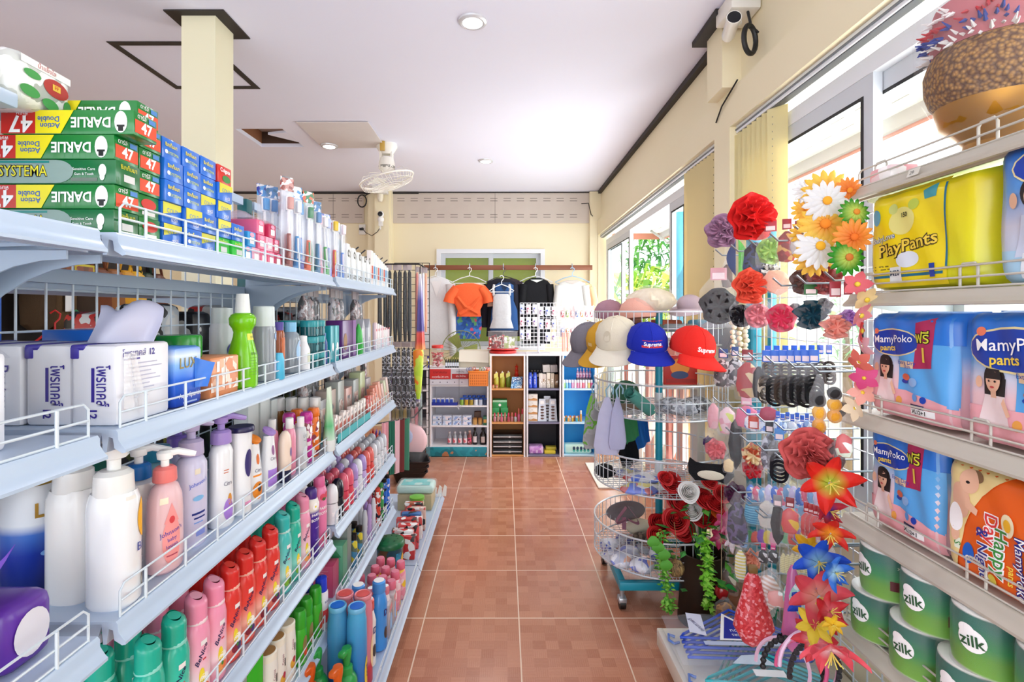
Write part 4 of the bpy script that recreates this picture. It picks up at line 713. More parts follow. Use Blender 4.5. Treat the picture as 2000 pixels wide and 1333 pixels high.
# ---------------------------------------------------------------- fourth level: shower creams
L4 = .575; L4b = .597
SHC = {'teal': ('1fae96', '3fc8b0', '8fdccf', 'kiwi', '7fb83a', '4a6a2a'), 'aqua': ('35b8b4', '6fd4d0', 'b8e8e4', 'kiwi', '7fb83a', '4a6a2a'), 'pink': ('ee8fb0', 'f4b0c8', 'f7dbe4', 'peach', 'f0a05a', 'e07040'), 'red': ('d82f2a', 'e84a40', 'f4b8a8', 'berry', '8a2a3a', '3a2a6a'), 'blush': ('ec9aa8', 'f4c4d0', 'f4e0e6', 'peach', 'f0a05a', 'e07040')}
SPF = [(.022, 0), (.027, .004), (.0285, .02), (.028, .09), (.0285, .125), (.025, .142), (.018, .15)]
def shower(label, x, y, k, rz=0, hs=1.0, group='shower cream bottles on the fourth shelf', z=None):
    a, b, c, fr, f1, f2 = SHC[k]
    S = [(r, zz*hs) for r, zz in SPF]
    nv = M('1f2458', .4)
    t = bottle(label, (x, y, L4 if z is None else z), S, GZ([(0, a), (.05*hs, c), (.09*hs, b), (.15*hs, a)], .22), sx=.72, sy=1, rz=rz, caps=[('collar_ring', [(.0185, .148*hs), (.0195, .15*hs), (.0185, .155*hs)], M(c, .3))], deco=[('t', 'BeNice', .010, .094*hs, .0135, nv, dict(ang=1.0, bold=.012, sh=.3)), ('r', .012, .082*hs, .02, .085*hs, M('d03a4a', .4)), ('e', .01, .055*hs, .006, .015*hs, M('f0d83a', .4), dict()), ('e', .016, .045*hs, .011, .013*hs, M('f6efe8', .4)), ('e', .008, .03*hs, .008, .009*hs, M(f1, .4), dict(l=.0012)), ('e', .02, .03*hs, .007, .008*hs, M(f2, .4), dict(l=.0012)), ('e', .014, .036*hs, .003, .004*hs, M('3f8a3a', .4), dict(l=.0016)), ('r', .008, .11*hs, .022, .119*hs, M('f4eeee', .4))], name='shower_cream_bottle', a0=-.75, group=group)
    H = .152*hs
    obj('cap', G().grid(lambda u, v: (.0185*math.cos(2*PI*u)*(1 if v < .85 else 1-(v-.85)*3), .0195*math.sin(2*PI*u)*(1 if v < .85 else 1-(v-.85)*3), H+v*(.045-.35*.0195*math.cos(2*PI*u)*min(1, v*1.2))), 18, 8, M(a, .25)).grid(lambda u, v: (.0185*.55*v*math.cos(2*PI*u), .0195*.55*v*math.sin(2*PI*u), H+.045-.35*.0107*v*math.cos(2*PI*u)), 18, 2, M(b, .25)), t)
    return t
rowf = [('teal', .825), ('teal', .89), ('pink', .953), ('pink', 1.012), ('red', 1.07), ('red', 1.13), ('red', 1.19), ('red', 1.255), ('aqua', 1.325), ('teal', 1.39), ('pink', 1.455)]
cnt = {}
for i, (k, y) in enumerate(rowf):
    n = cnt.get(k, 0); cnt[k] = n+1
    shower(f'{k} shower cream bottle in the front row, {ORD[i]} from the near end of the bay', -.574, y, k, rz=RN.uniform(-.12, .06), hs=1.0 if i < 8 else 1.05)
for i, (k, y) in enumerate([('teal', .80), ('teal', .86), ('pink', .93), ('pink', .99), ('red', 1.05), ('red', 1.11), ('red', 1.17), ('red', 1.235), ('teal', 1.30), ('teal', 1.37)]):
    shower(f'{k} shower cream bottle in the second row, {ORD[i]} from the near end of the bay', -.632, y, k, rz=RN.uniform(-.1, .1))
for i, (k, y) in enumerate([('teal', .79), ('teal', .85), ('pink', .92), ('pink', .98)]):
    shower(f'{k} shower cream bottle in the third row, {ORD[i]} from the near end of the bay', -.69, y, k, rz=RN.uniform(-.1, .1))
def talc(label, x, y, z, body, cap, deco, H=.2, name='cologne_bottle'):
    return bottle(label, (x, y, z), [(.0225, 0), (.026, .005), (.026, H*.78), (.022, H*.84), (.016, H*.86)], body, sx=.85, sy=1, caps=[('cap', [(.0165, H*.85), (.0175, H*.87), (.0165, H*.98), (.013, H), (0, H)], cap)], deco=deco, name=name, a0=-.7)
talc('violet botanical shower bottle with white blossoms at its shoulder', -.575, 1.522, L4, GZ([(0, '3a1f8a'), (.13, '4a2a9a'), (.14, 'e8e6d8'), (.16, 'f0eee6')]), M('4a2a86', .3), [('t', 'PARROT', .012, .125, .011, WT, dict(bold=.02)), ('t', 'BOTANY', .012, .11, .011, WT, dict(bold=.02)), ('r', .004, .085, .026, .087, M('c8b8e8', .4)), ('r', .004, .05, .022, .052, M('c8b8e8', .4)), ('e', .004, .15, .01, .01, WT), ('e', .02, .152, .008, .009, WT), ('e', .004, .15, .003, .003, YE, dict(l=.0014))])
talc('tall pink botanical shower bottle with a rose print and pink pump', -.575, 1.59, L4, GZ([(0, 'e87aa8'), (.2, 'ee86b4')]), M('e66aa0', .3), [('t', 'PARROT', .012, .12, .012, WT, dict(bold=.02)), ('t', 'BOTANY', .012, .105, .012, WT, dict(bold=.02)), ('e', .0, .155, .01, .01, M('e0506a', .4)), ('e', .018, .158, .01, .01, M('d84a60', .4)), ('e', .006, .148, .008, .005, M('3f6a3a', .4)), ('e', .008, .03, .013, .014, M('e8708a', .4)), ('e', .008, .03, .007, .008, M('c8405a', .4), dict(l=.0014))], H=.215)
for i, y in enumerate((1.47, 1.545)):
    talc(f'tall pink botanical bottle of the second row, {ORD[i]} one', -.635, y, L4, M('e87aa8', .3), M('e66aa0', .3), (), H=.2)
# far bay fourth shelf: roll-ons in ranks
RP = [(.016, 0), (.0215, .004), (.022, .05), (.019, .07), (.0215, .074), (.0215, .1), (.017, .122), (.008, .131), (.0, .132)]
_ro = {}
def rollon(label, x, y, body, cap, cn):
    k = (body, cap)
    if k in _ro: dup(_ro[k], label, (x, y, L4b), RN.uniform(-.5, .5)); return
    _ro[k] = bottle(label, (x, y, L4b), RP[:4], M(body, .2, coat=.3), caps=[('cap', RP[4:], M(cap, .2, coat=.3))], deco=[('r', -.013, .015, .018, .044, PR((body, 'ffffff', cap), 120))], name='roll_on_deodorant', cat='deodorant', group='roll-on deodorants in ranks', n=14, a0=-.6)
ranks = [('e8eaee', 'eef0f4', 'white'), ('1b1d2a', '16182a', 'black'), ('d8425a', 'e2607a', 'rose red'), ('d8425a', 'e2607a', 'rose red'), ('c0a8dc', 'a88fd0', 'lilac'), ('dfe2ea', 'e6e8f0', 'pearl white'), ('c0a8dc', 'a88fd0', 'lilac'), ('d84a48', 'e06660', 'coral red'), ('d84a48', 'e06660', 'coral red'), ('dcdfe6', 'd4d8e2', 'pale grey'), ('dcdfe6', 'c8ccd6', 'silver grey'), ('dcdfe6', 'd4d8e2', 'pale grey'), ('dcdfe6', 'c8ccd6', 'silver grey')]
for i, (b, c, nm) in enumerate(ranks):
    for j in range(4): rollon(f'{nm} roll-on deodorant, place {ORD[j]} from the shelf lip in the {ORD[i]} rank', -.572-j*.049, 1.695+i*.0585, b, c, nm)
for i in range(6):
    bottle(f'orange red glue tube lying over the last roll-on ranks, {ORD[i]} of six', (-.60-.02*(i % 3), 2.42+.016*i, L4b+.005), [(.008, 0), (.0095, .01), (.009, .1), (.0, .13)], M(['e8501f', 'd83a2a', 'f0702a', '3a5ac0', '7a4ac0', 'c82a2a'][i], .3), name='glue_tube', cat='tube', group='glue tubes', n=10)
# ---------------------------------------------------------------- fifth level
L5 = .322; L5b = .34
for i, (x, y) in enumerate(((-.578, 1.30), (-.578, 1.36), (-.575, 1.245), (-.632, 1.285), (-.632, 1.345), (-.632, 1.23))):
    top = M('b98a52', .4) if i not in (1, 4) else M('e6d6b8', .4)
    bottle(f'white body lotion bottle with a tan cap disc, {ORD[i]} of the six tan capped bottles', (x, y, L5), [(.022, 0), (.026, .004), (.0265, .1), (.024, .135)], M('efece4', .3), sx=.85, sy=1, caps=[('cap', [(.0245, .135), (.0245, .15), (.021, .153)], M('f2ecdc', .3), (.85, 1)), ('cap_disc', [(0, .1535), (.02, .1535)], top, (.85, 1))], deco=[('t', 'Cocoa', .006, .1, .01, M('8a3a5a', .4), dict(ang=1.57)), ('e', .006, .05, .009, .012, M('d8a03a', .4)), ('e', .01, .06, .005, .008, M('b0304a', .4), dict(l=.0012)), ('r', .012, .08, .016, .1, BK)], name='lotion_bottle', group='tan capped lotion bottles', a0=-.6)
for i, (x, y) in enumerate(((-.57, 1.425), (-.575, 1.485), (-.615, 1.42), (-.618, 1.475), (-.66, 1.43), (-.57, 1.545), (-.62, 1.53))):
    bottle(f'leaf green shower bottle with a rounded green cap, {ORD[i]} of seven', (x, y, L5), [(.018, 0), (.021, .004), (.021, .09), (.018, .1)], M('3fae2f', .25), sx=.9, sy=1, caps=[('cap', [(.0175, .1), (.018, .102), (.0175, .14), (.014, .148), (0, .149)], M('35a52c', .25))], deco=[('e', .008, .05, .01, .03, M('8a7a4a', .4)), ('e', .01, .035, .008, .01, M('d8482a', .4), dict(l=.0012))], name='shower_bottle', group='leaf green shower bottles', a0=-.6)
for i, (x, y) in enumerate(((-.567, 1.585), (-.61, 1.585))):
    bottle(f'white bottle with a royal blue cap, {("outer", "inner")[i]} one at the shelf joint', (x, y, L5), [(.018, 0), (.0205, .004), (.0205, .105), (.017, .115)], M('e6e2ea', .3), caps=[('cap', [(.0175, .114), (.018, .116), (.0165, .155), (0, .16)], M('1f3fd0', .25))], deco=[('r', -.008, .02, .02, .06, M('d8484a', .4)), ('t', 'aloe', .008, .085, .012, NV)], name='lotion_bottle', a0=-.6)
for i, (x, y, c, hh, nm) in enumerate(((-.572, 1.175, '35b52a', .185, 'bright green'), (-.60, 1.14, '8ccf4a', .14, 'pale green'), (-.59, 1.085, '2a7a2f', .17, 'dark green'), (-.585, 1.03, '4aa838', .15, 'grass green'), (-.60, .97, '6abf6a', .16, 'mint green'))):
    t = thing('herbal_tube', f'{nm} flat crimped herbal tube standing on the fifth shelf', 'tube', (x, y, L5), -.4, 'herbal tubes')
    obj('body', G().grid(lambda u, v: (.016*(1-v)*math.cos(2*PI*u)+.002*v*math.cos(2*PI*u), .02*math.sin(2*PI*u)*(1+.15*v), .02+(hh-.02)*v), 16, 6, M(c, .25)), t)
    obj('cap', G().lathe([(.015, 0), (.016, .002), (.015, .02), (0, .021)], M('e6ece0', .3), 16), t)
carton('magenta shampoo box with a barcode standing on the far fifth shelf', (-.575, 1.715, L5b), .075, .06, .105, M('c44a72', .3), [('r', .012, .015, .06, .03, WT)]+[('r', .014+.004*k, .017, .016+.004*k+.001*(k % 2), .028, BK, dict(l=.0012)) for k in range(11)]+[('t', 'UNISILK', .037, .045, .009, M('f0c8d4', .4))]+[('r', .01, .07+.006*k, .06-.008*(k % 3), .0715+.006*k, M('e09ab0', .4)) for k in range(4)], [('r', .0, .0, .06, .105, M('b03a64', .3))], name='shampoo_box')
carton('jade green hair treatment box behind the magenta box', (-.565, 1.79, L5b), .085, .05, .14, M('5fae8a', .3), [('p', [(.0, .1), (.08, .1), (.05, .138)], M('2f8a5a', .35)), ('e', .045, .12, .006, .007, RE)], [('r', 0, 0, .05, .14, M('4f9a78', .3))], name='treatment_box')
carton('grey cardboard backed box behind the green treatment box', (-.57, 1.86, L5b), .08, .05, .17, M('7d8583', .5), [('r', .02, .15, .05, .169, M('d8506a', .4))], name='treatment_box')
for i in range(4):
    bottle(f'slim spray bottle with a glossy black cap, {ORD[i]} of four beyond the boxes', (-.568-.03*(i % 2), 1.93+.036*i, L5b), [(.012, 0), (.014, .003), (.014, .09), (.011, .1)], PR(('8a9a9a', '4a8ab0', 'd8c83a', '5a6a5a'), 50, .25), caps=[('cap', [(.0115, .1), (.013, .102), (.0125, .122), (0, .124)], BK)], name='hair_spray_bottle', group='black capped spray bottles', n=14)
for i, (c, nm) in enumerate((('c8ccd6', 'silver'), ('d0d4dc', 'pearl grey'), ('b9a0d4', 'lilac'), ('a88ad0', 'violet'), ('dce0e6', 'white'), ('c48ab8', 'mauve'))):
    bottle(f'{nm} curved lotion bottle on the far fifth shelf', (-.567-.024*(i % 2), 2.08+.034*i, L5b), [(.014, 0), (.016, .004), (.012, .07), (.0145, .12), (.009, .15), (0, .155)], M(c, .25), sx=.8, name='lotion_bottle', n=14, deco=[('r', -.004, .04, .01, .09, PR((c, 'f0eef4', '8a6ac0'), 110))])
for i in range(8):
    c = ['d84a3a', 'c83a5a', '3fa05a', 'c8a83a', '2a6ad0', '2458c0', '1f6fe0', '2a52c8'][i]; nm = ['red', 'crimson', 'green', 'mustard', 'blue', 'cobalt', 'azure', 'royal blue'][i]
    bottle(f'{nm} boxed toothbrush tube standing at the far end of the fifth shelf', (-.567-.02*(i % 2), 2.29+.031*i, L5b), [(.012, 0), (.0135, .002), (.0135, .15), (.011, .155)], PR((c, 'f0f0f0', c, c, '22283a'), 70, .25, seed=i), caps=[('cap', [(.011, .155), (.012, .157), (.011, .172), (0, .173)], BK if i > 3 else M(c, .3))], name='toiletry_tube', cat='tube', n=12)
# ---------------------------------------------------------------- floor platform
B0 = .126
def wash(label, x, y, c, hh=.145, sc_=1.0):
    t = bottle(label, (x, y, B0), [(.03, 0), (.036, .005), (.037, .06), (.035, .095), (.026, .11), (.015, .118)], M(c, .28), sx=.85, sy=1, caps=[('collar', [(.0155, .115), (.018, .117), (.017, .135), (.013, .138)], M(c, .28))], name='hand_wash_bottle')
    g = G().lathe([(.008, .135), (.011, .15), (.014, .17), (.0145, .185), (.013, .19), (0, .191)], M(c, .28), 14); g.rbox(-.008, .03, -.011, .011, .172, .19, M(c, .28), .006)
    obj('pump_head', g, t, rot=(0, 0, -1.9)); return t
wash('green hand wash pump bottle nearer the aisle on the floor platform', -.462, 1.50, '2fa04a'); wash('green hand wash pump bottle set further back', -.545, 1.49, '2f9a48'); wash('orange hand wash pump bottle nearer the aisle', -.462, 1.42, 'd8601c'); wash('orange hand wash pump bottle set further back', -.54, 1.425, 'd0581c')
TAL = [(.026, 0), (.03, .005), (.03, .16), (.029, .2), (.026, .212), (.0255, .222)]
def powder(label, x, y, c, top, hs=1.2, deco=(), grp=None):
    S = [(r, z*hs) for r, z in TAL]; e = S[-1][1]
    return bottle(label, (x, y, B0), S, c if not isinstance(c, str) else M(c, .25), caps=[('cap_rim', [(.0255, e), (.027, e+.002), (.027, e+.012), (.025, e+.015), (.022, e+.013)], M(top[0], .25)), ('cap_disc', [(0, e+.0148), (.0208, e+.0142)], M(top[1], .25))], deco=deco, name='powder_bottle', group=grp, a0=-.7)
powder('tall blue powder bottle with a blue disc cap nearest the aisle', -.448, 1.555, GZ([(0, '1a4fc0'), (.12, '2f7fc8'), (.26, '4aa8d8')]), ('6fb8e0', '2470d8'), deco=[('e', .02, .08, .013, .05, M('e8c83a', .4)), ('t', 'cool', .022, .085, .022, M('1f2f8a', .4), dict(ang=1.57, l=.0014, bold=.02))])
powder('tall blue powder bottle with a blue disc cap, set further back', -.508, 1.56, GZ([(0, '1a4fc0'), (.12, '2f7fb0'), (.26, '4a9ac8')]), ('6fb8e0', '2470d8'))
powder('tall pink powder bottle with a coral disc cap nearest the aisle', -.448, 1.622, GZ([(0, 'c8283a'), (.06, 'd83a4a'), (.08, 'e890a0'), (.26, 'dc8090')]), ('e8909a', 'e05a58'), deco=[('e', .02, .1, .012, .05, M('f0d8a8', .4))])
powder('tall pink powder bottle with a coral disc cap, set further back', -.506, 1.625, M('dc8090', .3), ('e8909a', 'e05a58'))
def baby(label, x, y, c, capc, hh=.2, txt='D', w=.033, name='baby_wash_bottle'):
    return bottle(label, (x, y, B0), [(w*.8, 0), (w, .006), (w*.95, hh*.4), (w, hh*.66), (w*.75, hh*.8), (w*.5, hh*.84)], M(c, .25), sx=.85, sy=1, caps=[('cap', [(w*.62, hh*.83), (w*.7, hh*.85), (w*.68, hh*.98), (w*.55, hh)], M(capc, .3)), ('cap_disc', [(0, hh+.001), (w*.55, hh+.0005)], WT)], deco=[('t', txt, .018, hh*.55, .03, NV, dict(bold=.03)), ('e', .016, hh*.25, .012, .02, M('3a3030', .4))], name=name, a0=-.75)
baby('white baby wash bottle with a coral cap on the floor platform', -.455, 1.70, 'f0eae6', 'e2605a', .22, 'D'); baby('white baby wash bottle with a coral cap set further back', -.52, 1.70, 'f0eae6', 'e2605a', .2, 'D')
baby('blue baby wash bottle nearer the aisle', -.438, 1.79, '3f92e0', '4a9ae8', .235, 'D-'); baby('blue baby wash bottle set further back', -.51, 1.79, '3f92e0', '4a9ae8', .22, 'D')
for i, (x, y) in enumerate(((-.485, 1.86), (-.435, 1.875))):
    baby(f'white baby powder tube with a pink cap, {("rear", "front")[i]} one', x, y, 'f4e6ea', 'e8808c', .17, 'p', .02, 'powder_tube')
for i, (x, y) in enumerate(((-.43, 1.95), (-.47, 1.98), (-.515, 1.99), (-.56, 1.99), (-.43, 2.02), (-.475, 2.05), (-.52, 2.06), (-.425, 2.1), (-.47, 2.12), (-.515, 2.13))):
    bottle(f'pink baby powder bottle with a rounded pink cap, {ORD[i]} of the pink cluster', (x, y, B0), [(.018, 0), (.021, .004), (.021, .1), (.018, .115), (.014, .12)], PR(('f0b8c4', 'ee98ac', 'f4d8de', 'f0c83a', 'ee98ac'), 45, .25, seed=i % 4), caps=[('cap', [(.0165, .12), (.018, .122), (.0175, .145), (.015, .15)], M('e0708a', .25)), ('cap_disc', [(0, .151), (.015, .1505)], M('ea8aa0', .3))], deco=(), name='powder_bottle', group='pink powder bottles in the cluster', n=14)
for i in range(2):
    carton(f'clear zip pouch of baby wipes on the platform edge, {("near", "far")[i]} one', (-.412, 1.83+.075*i, B0), .03, .06, .12, M('e4d8de', .2, tr=.4), (), [('e', .03, .05, .018, .03, M('8ab8e6', .4)), ('r', .01, .09, .05, .11, M('e08a94', .4))], name='wipes_pouch', cat='pouch', r=.008)
t = bottle('dark tub with a domed green perforated lid', (-.52, 2.33, B0), [(.052, 0), (.055, .004), (.06, .11)], PR(('1a4a5a', '2a7a9a', '23505a', '6a4a2a', '1f5f7a'), 22, .3), caps=[('lid', [(.062, .11), (.0655, .112), (.066, .128), (.06, .136), (.03, .14), (0, .141)], M('17693f', .3))], name='green_lidded_tub', cat='tub', n=28, deco=[('e', .045, .05, .016, .03, M('f0b82a', .4)), ('r', .0, .04, .03, .09, PR(('2a8ab0', '1f6f9a', '3aa0c0'), 90))], a0=-.9)
obj('vent_holes', G().flat((0, 0, .1408), (1, 0, 0), (0, 1, 0)).rect(-.002, -.002, .002, .002, BK) if False else draw(G().flat((0, 0, .1395), (1, 0, 0), (0, 1, 0)), [('e', .034*math.cos(k*PI/4), .034*math.sin(k*PI/4), .004, .004, M('0a3a22', .5), dict(l=.0012)) for k in range(8)]), t)
for i in range(12):
    c = ['c8302f', 'd8d0d0', '2a2a30', 'e0484a', '8a8f98', 'c83a3a', 'f0ece8', '2f6fb0', '9a2a2a', 'd8b8a8', '383840', 'b86a4a'][i]; nm = ['red', 'pale grey', 'black', 'scarlet', 'grey', 'brick red', 'white', 'blue', 'maroon', 'beige', 'charcoal', 'tan'][i]
    carton(f'{nm} slim boxed toiletry pack standing in a row before the green lidded tub', (-.425-.012*(i % 3), 2.42+i*.036, B0), .1, .03, .11+.01*(i % 2), PR((c, c, 'f0f0f0', c, 'c83030', '222226'), 40, .3, seed=i), (), [('r', .004, .02, .026, .06, M(c, .35))], name='toiletry_box', group='slim boxes on the floor platform')
carton('plain beige cardboard carton at the far end of the floor platform', (-.43, 3.02, B0), .2, .16, .09, M('b6a987', .7), name='cardboard_box', r=.002)
bottle('green and white checked canister with a lime lid', (-.50, 2.93, B0), [(.04, 0), (.042, .003), (.04, .1)], PR(('8fc08a', 'e8eee6', '5f86c8', '6fae5a', 'f2f4ee'), 55, .3), caps=[('lid', [(.043, .1), (.044, .102), (.042, .116), (0, .12)], M('6fb83f', .3))], name='canister', cat='canister', n=24)
t = thing('tissue_bundle', 'soft bundle of turquoise tissue packs in clear film on the beige carton', 'tissue pack', (-.53, 3.10, B0+.0905)); obj('pouch', G().rbox(-.11, .11, -.07, .07, 0, .05, M('bfe2dc', .3), .02, 3), t); obj('top_label', G().grid(lambda u, v: ((u-.5)*.17, (v-.5)*.11, .0515+.004*math.sin(u*8)*math.sin(v*6)), 8, 8, M('5fc8c8', .3)), t); obj('wrap', G().rbox(-.118, .118, -.078, .078, .0, .058, film('ffffff', .22), .022, 3), t)
for i in range(3):
    tag(obj('price_card', G().prism([(-.46+.03*i, B0), (-.43+.03*i, B0), (-.425+.03*i, B0+.06), (-.44+.03*i, B0+.075)], 3.23+.012*i, 3.232+.012*i, M('f2f2ee', .4))), f'white folded price card at the far corner of the platform, {ORD[i]} of three', 'price card', 'price cards at the platform corner')
# near bay bits at the picture edge
t = thing('sanitary_pack', 'purple pack with a white leaf window on the near third shelf', 'pack', (-.585, .60, L3)); obj('pouch', G().rbox(-.085, 0, 0, .07, 0, .085, M('5a2a9a', .3), .018, 3), t); obj('print', G().flat((0, 0, 0), (0, 1, 0), (0, 0, 1)).ell(.034, .042, .024, .028, M('e2e0ea', .35)), t)
t = thing('wood_print_pack', 'brown wood patterned pack at the edge of the near third shelf', 'pack', (-.595, .53, L3)); obj('pouch', G().rbox(-.06, 0, 0, .06, 0, .12, PR(('7a5a5a', '9a7a80', '5a4048', 'b09aa8'), 30, .4, 'noise', stretch=(1, 1, .2)), .012, 3), t)
tag(obj('ribbon_leaf', G().grid(lambda u, v: (-.60+.075*u, .52+.03*u, L3+.118+.07*u*u+(v-.5)*.04*(1-u)*1.3), 10, 4, M('6a3fb8', .5, tl=.2), .001)), 'purple pointed paper leaf sticking out over the near shelf', 'paper leaf')
for i in range(3):
    soap_pack(f'white soap multipack on the near bay, {ORD[i]} from the shelf end', -.60-.07*i, .50, True)
# ---------------------------------------------------------------- low shelves along the far wall
UY = 4.577
def X4(px): return (px-985)*.004577
def Z4(py): return 1.30-(py-609)*.004577
WB = M('efeef2', .35)
def cubby(name, label, x0, x1, ztop, boards, back, shelfm, y0=UY, d=.29):
    t = thing(name, label, 'shelf unit'); w = .014
    obj('side_panel', G().box(x0, x0+w, y0, y0+d, 0, ztop-.016, WB), t); obj('side_panel', G().box(x1-w, x1, y0, y0+d, 0, ztop-.016, WB), t)
    obj('top_panel', G().box(x0-.004, x1+.004, y0-.004, y0+d, ztop-.016, ztop, WB), t); obj('back_panel', G().box(x0+w, x1-w, y0+d-.008, y0+d, .0, ztop-.017, back), t)
    obj('inner_side', G().box(x0+w, x0+w+.003, y0+.012, y0+d-.009, .02, ztop-.018, back), t); obj('inner_side', G().box(x1-w-.003, x1-w, y0+.012, y0+d-.009, .02, ztop-.018, back), t)
    for z in boards: obj('shelf_board', G().box(x0+w, x1-w, y0+.004, y0+d-.009, z-.014, z, shelfm), t)
    return t
ux = dict(w=(X4(839), X4(954.5)), o=(X4(957), X4(1026)), k=(X4(1028.5), X4(1096)), b=(X4(1098.5), X4(1165)))
wu = cubby('shelf_unit', 'white four tier shelf unit with a teal drawer at its foot', *ux['w'], .79, (.643, .458, .28, .10), M('dcdce4', .5), WB)
obj('drawer', G().rbox(ux['w'][0]-.03, ux['w'][1]-.02, UY-.006, UY+.2, .004, .088, PR(('1c8a9a', '2397a8', '1a7f90', 'b9805a'), 5, .5, 'noise'), .004), wu)
obj('edge_banner', G().flat((ux['w'][0], UY-.005, .644), (1, 0, 0), (0, 0, 1)).rect(0, .052, .19, .142, M('d02a26', .45)).text('ราคาพิเศษ', .095, .112, .03, M('7a1210', .5), l=.0012).text('ลดทุกชิ้น 20 บาท', .095, .072, .022, WT, l=.0012).rect(.19, .052, .36, .142, M('cfcfd6', .5)).text('ยาสามัญ', .275, .12, .02, M('4a4a58', .5), l=.0012).rect(.2, .055, .36, .1, M('b8282a', .5), l=.0008).text('ประจำบ้าน', .28, .078, .022, WT, l=.0014).rect(0, .002, .52, .05, M('dedee8', .5)), wu)
g = G().flat((ux['w'][0], UY-.0058, .644), (1, 0, 0), (0, 0, 1))
for k in range(7): g.ell(.03+.065*k, .025, .005, .006, M('6a6a80', .5))
obj('banner_mark', g, wu)
obj('pull_cord', G().tube([(X4(897), UY-.012, .79), (X4(897), UY-.012, .47)], .0016, M('77777c', .5), 5).tube([(X4(897)+.012*math.cos(a), UY-.012, .45+.02*math.sin(a)) for a in [k*PI/6 for k in range(12)]], .003, M('b8bcc4', .3, .7), 6, True), wu)
ORG = M('c88a4a', .5); ou = cubby('shelf_unit', 'three tier shelf unit with an orange interior', *ux['o'], .92, (.609, .307, .016), ORG, M('dca062', .5))
ku = cubby('shelf_unit', 'three tier shelf unit with a black interior', *ux['k'], .92, (.609, .307, .016), M('2c2b33', .5), M('7d7b94', .5))
bu = cubby('shelf_unit', 'three tier shelf unit with a sky blue interior', *ux['b'], .92, (.609, .307, .016), M('3cb8f4', .5), M('bfe2f4', .5))
lu = cubby('shelf_unit', 'narrow white shelf unit half hidden behind the black wire panel', X4(760), X4(836), .79, (.60, .44, .27, .09), M('5a5560', .6), WB)
S = UY+.02
def jar(label, x, y, z, r, hh, mt, lid, grp, name='jar', cat='jar', lh=.25, n=12):
    return bottle(label, (x, y, z), [(r*.9, 0), (r, .003), (r, hh*(1-lh)), (r*.85, hh*(1-lh*.8))], mt, caps=[('lid', [(r*.9, hh*(1-lh*.9)), (r*.95, hh*(1-lh*.85)), (r*.95, hh*.98), (r*.8, hh), (0, hh)], lid)], name=name, cat=cat, group=grp, n=n)
for i in range(5):
    carton(f'blue and white medicine box standing in the navy tray, {ORD[i]} of five', (X4(851+8.5*i), S, .459+.004), .034, .05, .058, M('dfe3ee', .4), [('r', .002, .02, .03, .05, M('2f4fc0', .4))], name='medicine_box', group='boxes in the navy tray')
tag(obj('box_tray', G().box(X4(843), X4(893), S-.01, S+.06, .4585, .4625, M('1f2f9a', .4)).box(X4(843), X4(893), S-.012, S-.01, .4585, .486, M('1f2f9a', .4)).box(X4(843), X4(843)+.002, S-.01, S+.06, .4585, .486, M('1f2f9a', .4)).box(X4(893)-.002, X4(893), S-.01, S+.06, .4585, .486, M('1f2f9a', .4))), 'navy counter tray of medicine boxes in the white shelf unit', 'tray')
jc = [('8ab04a', 'green'), ('c8a03a', 'amber'), ('a8903a', 'olive'), ('dfe6ee', 'white'), ('c8d0e0', 'pale blue'), ('3a4a6a', 'slate')]
for i in range(6): jar(f'{jc[i][1]} balm jar with a royal blue lid, {ORD[i]} in the front row', X4(901+9.3*i), S+.02, .459, .019, .062, M(jc[i][0], .3), M('2a5ac0', .35), 'blue lidded balm jars')
for i in range(5): jar(f'balm jar with a blue lid in the back row, {ORD[i]} from the cord', X4(906+9.3*i), S+.075, .459, .019, .078, M('6a80a8', .3), M('2a5ac0', .35), 'blue lidded balm jars')
for i in range(8):
    c = i % 4; r = i//4
    carton(f'pale blue bar soap box, {("lower", "upper")[r]} layer, {ORD[c]} along the white unit', (X4(862+19.5*c), S+.004*r, .281+r*.042), .082, .06, .04, M('d4dcec', .35), [('r', .004, .004, .078, .034, PR(('c8d8f0', 'e8ecf4', '8fa8d8', 'f0e8f0'), 60, .4, seed=c)), ('r', .05, .003, .062, .014, M('3a3a5a', .4), dict(l=.001))], name='soap_box', group='pale blue soap boxes')
for i in range(2): jar(f'amber cream jar with a gold lid in the white unit, {("near the soap", "by the green box")[i]}', X4(927+10.5*i), S+.03, .281, .021, .06, M('c89a5a', .3), M('a8723a', .4), 'amber cream jars')
carton('dark green tea box at the end of the soap shelf', (X4(951), S, .281), .034, .06, .075, M('2a6a4a', .4), [('r', .004, .02, .03, .05, M('d8a04a', .4))], name='tea_box')
carton('brown box behind the amber jars', (X4(938), S+.09, .281), .06, .05, .1, M('6a4a38', .5), name='small_box')
def med(label, px, z, r, hh, glass, lab, capm, grp, y=S+.03, name='syrup_bottle'):
    return bottle(label, (X4(px), y, z), [(r*.92, 0), (r, .003), (r, hh*.58), (r*.6, hh*.72), (r*.4, hh*.78), (r*.4, hh*.86)], glass, caps=[('cap', [(r*.45, hh*.85), (r*.5, hh*.86), (r*.5, hh), (0, hh)], capm)], deco=[('r', -.018, hh*.14, .018, hh*.5, lab)], name=name, group=grp, a0=-PI/2, n=14)
for i in range(4): med(f'small clear syrup bottle with a pink label, {ORD[i]} in the bottom row', 877+10.3*i, .101, .020, .115, M('c8ccd8', .1, tr=.5), PR(('f0d8dc', 'e86a7a', 'f4eef0'), 50, .4), M('c8c8d0', .3), 'pink labelled syrup bottles')
med('bottle with a deep pink label beside the syrup bottles', 916.5, .101, .022, .125, M('a05a5a', .15, tr=.3), PR(('e8567a', 'f0a8b8', '7a2a3a'), 60, .4), M('d8b8a8', .3), None)
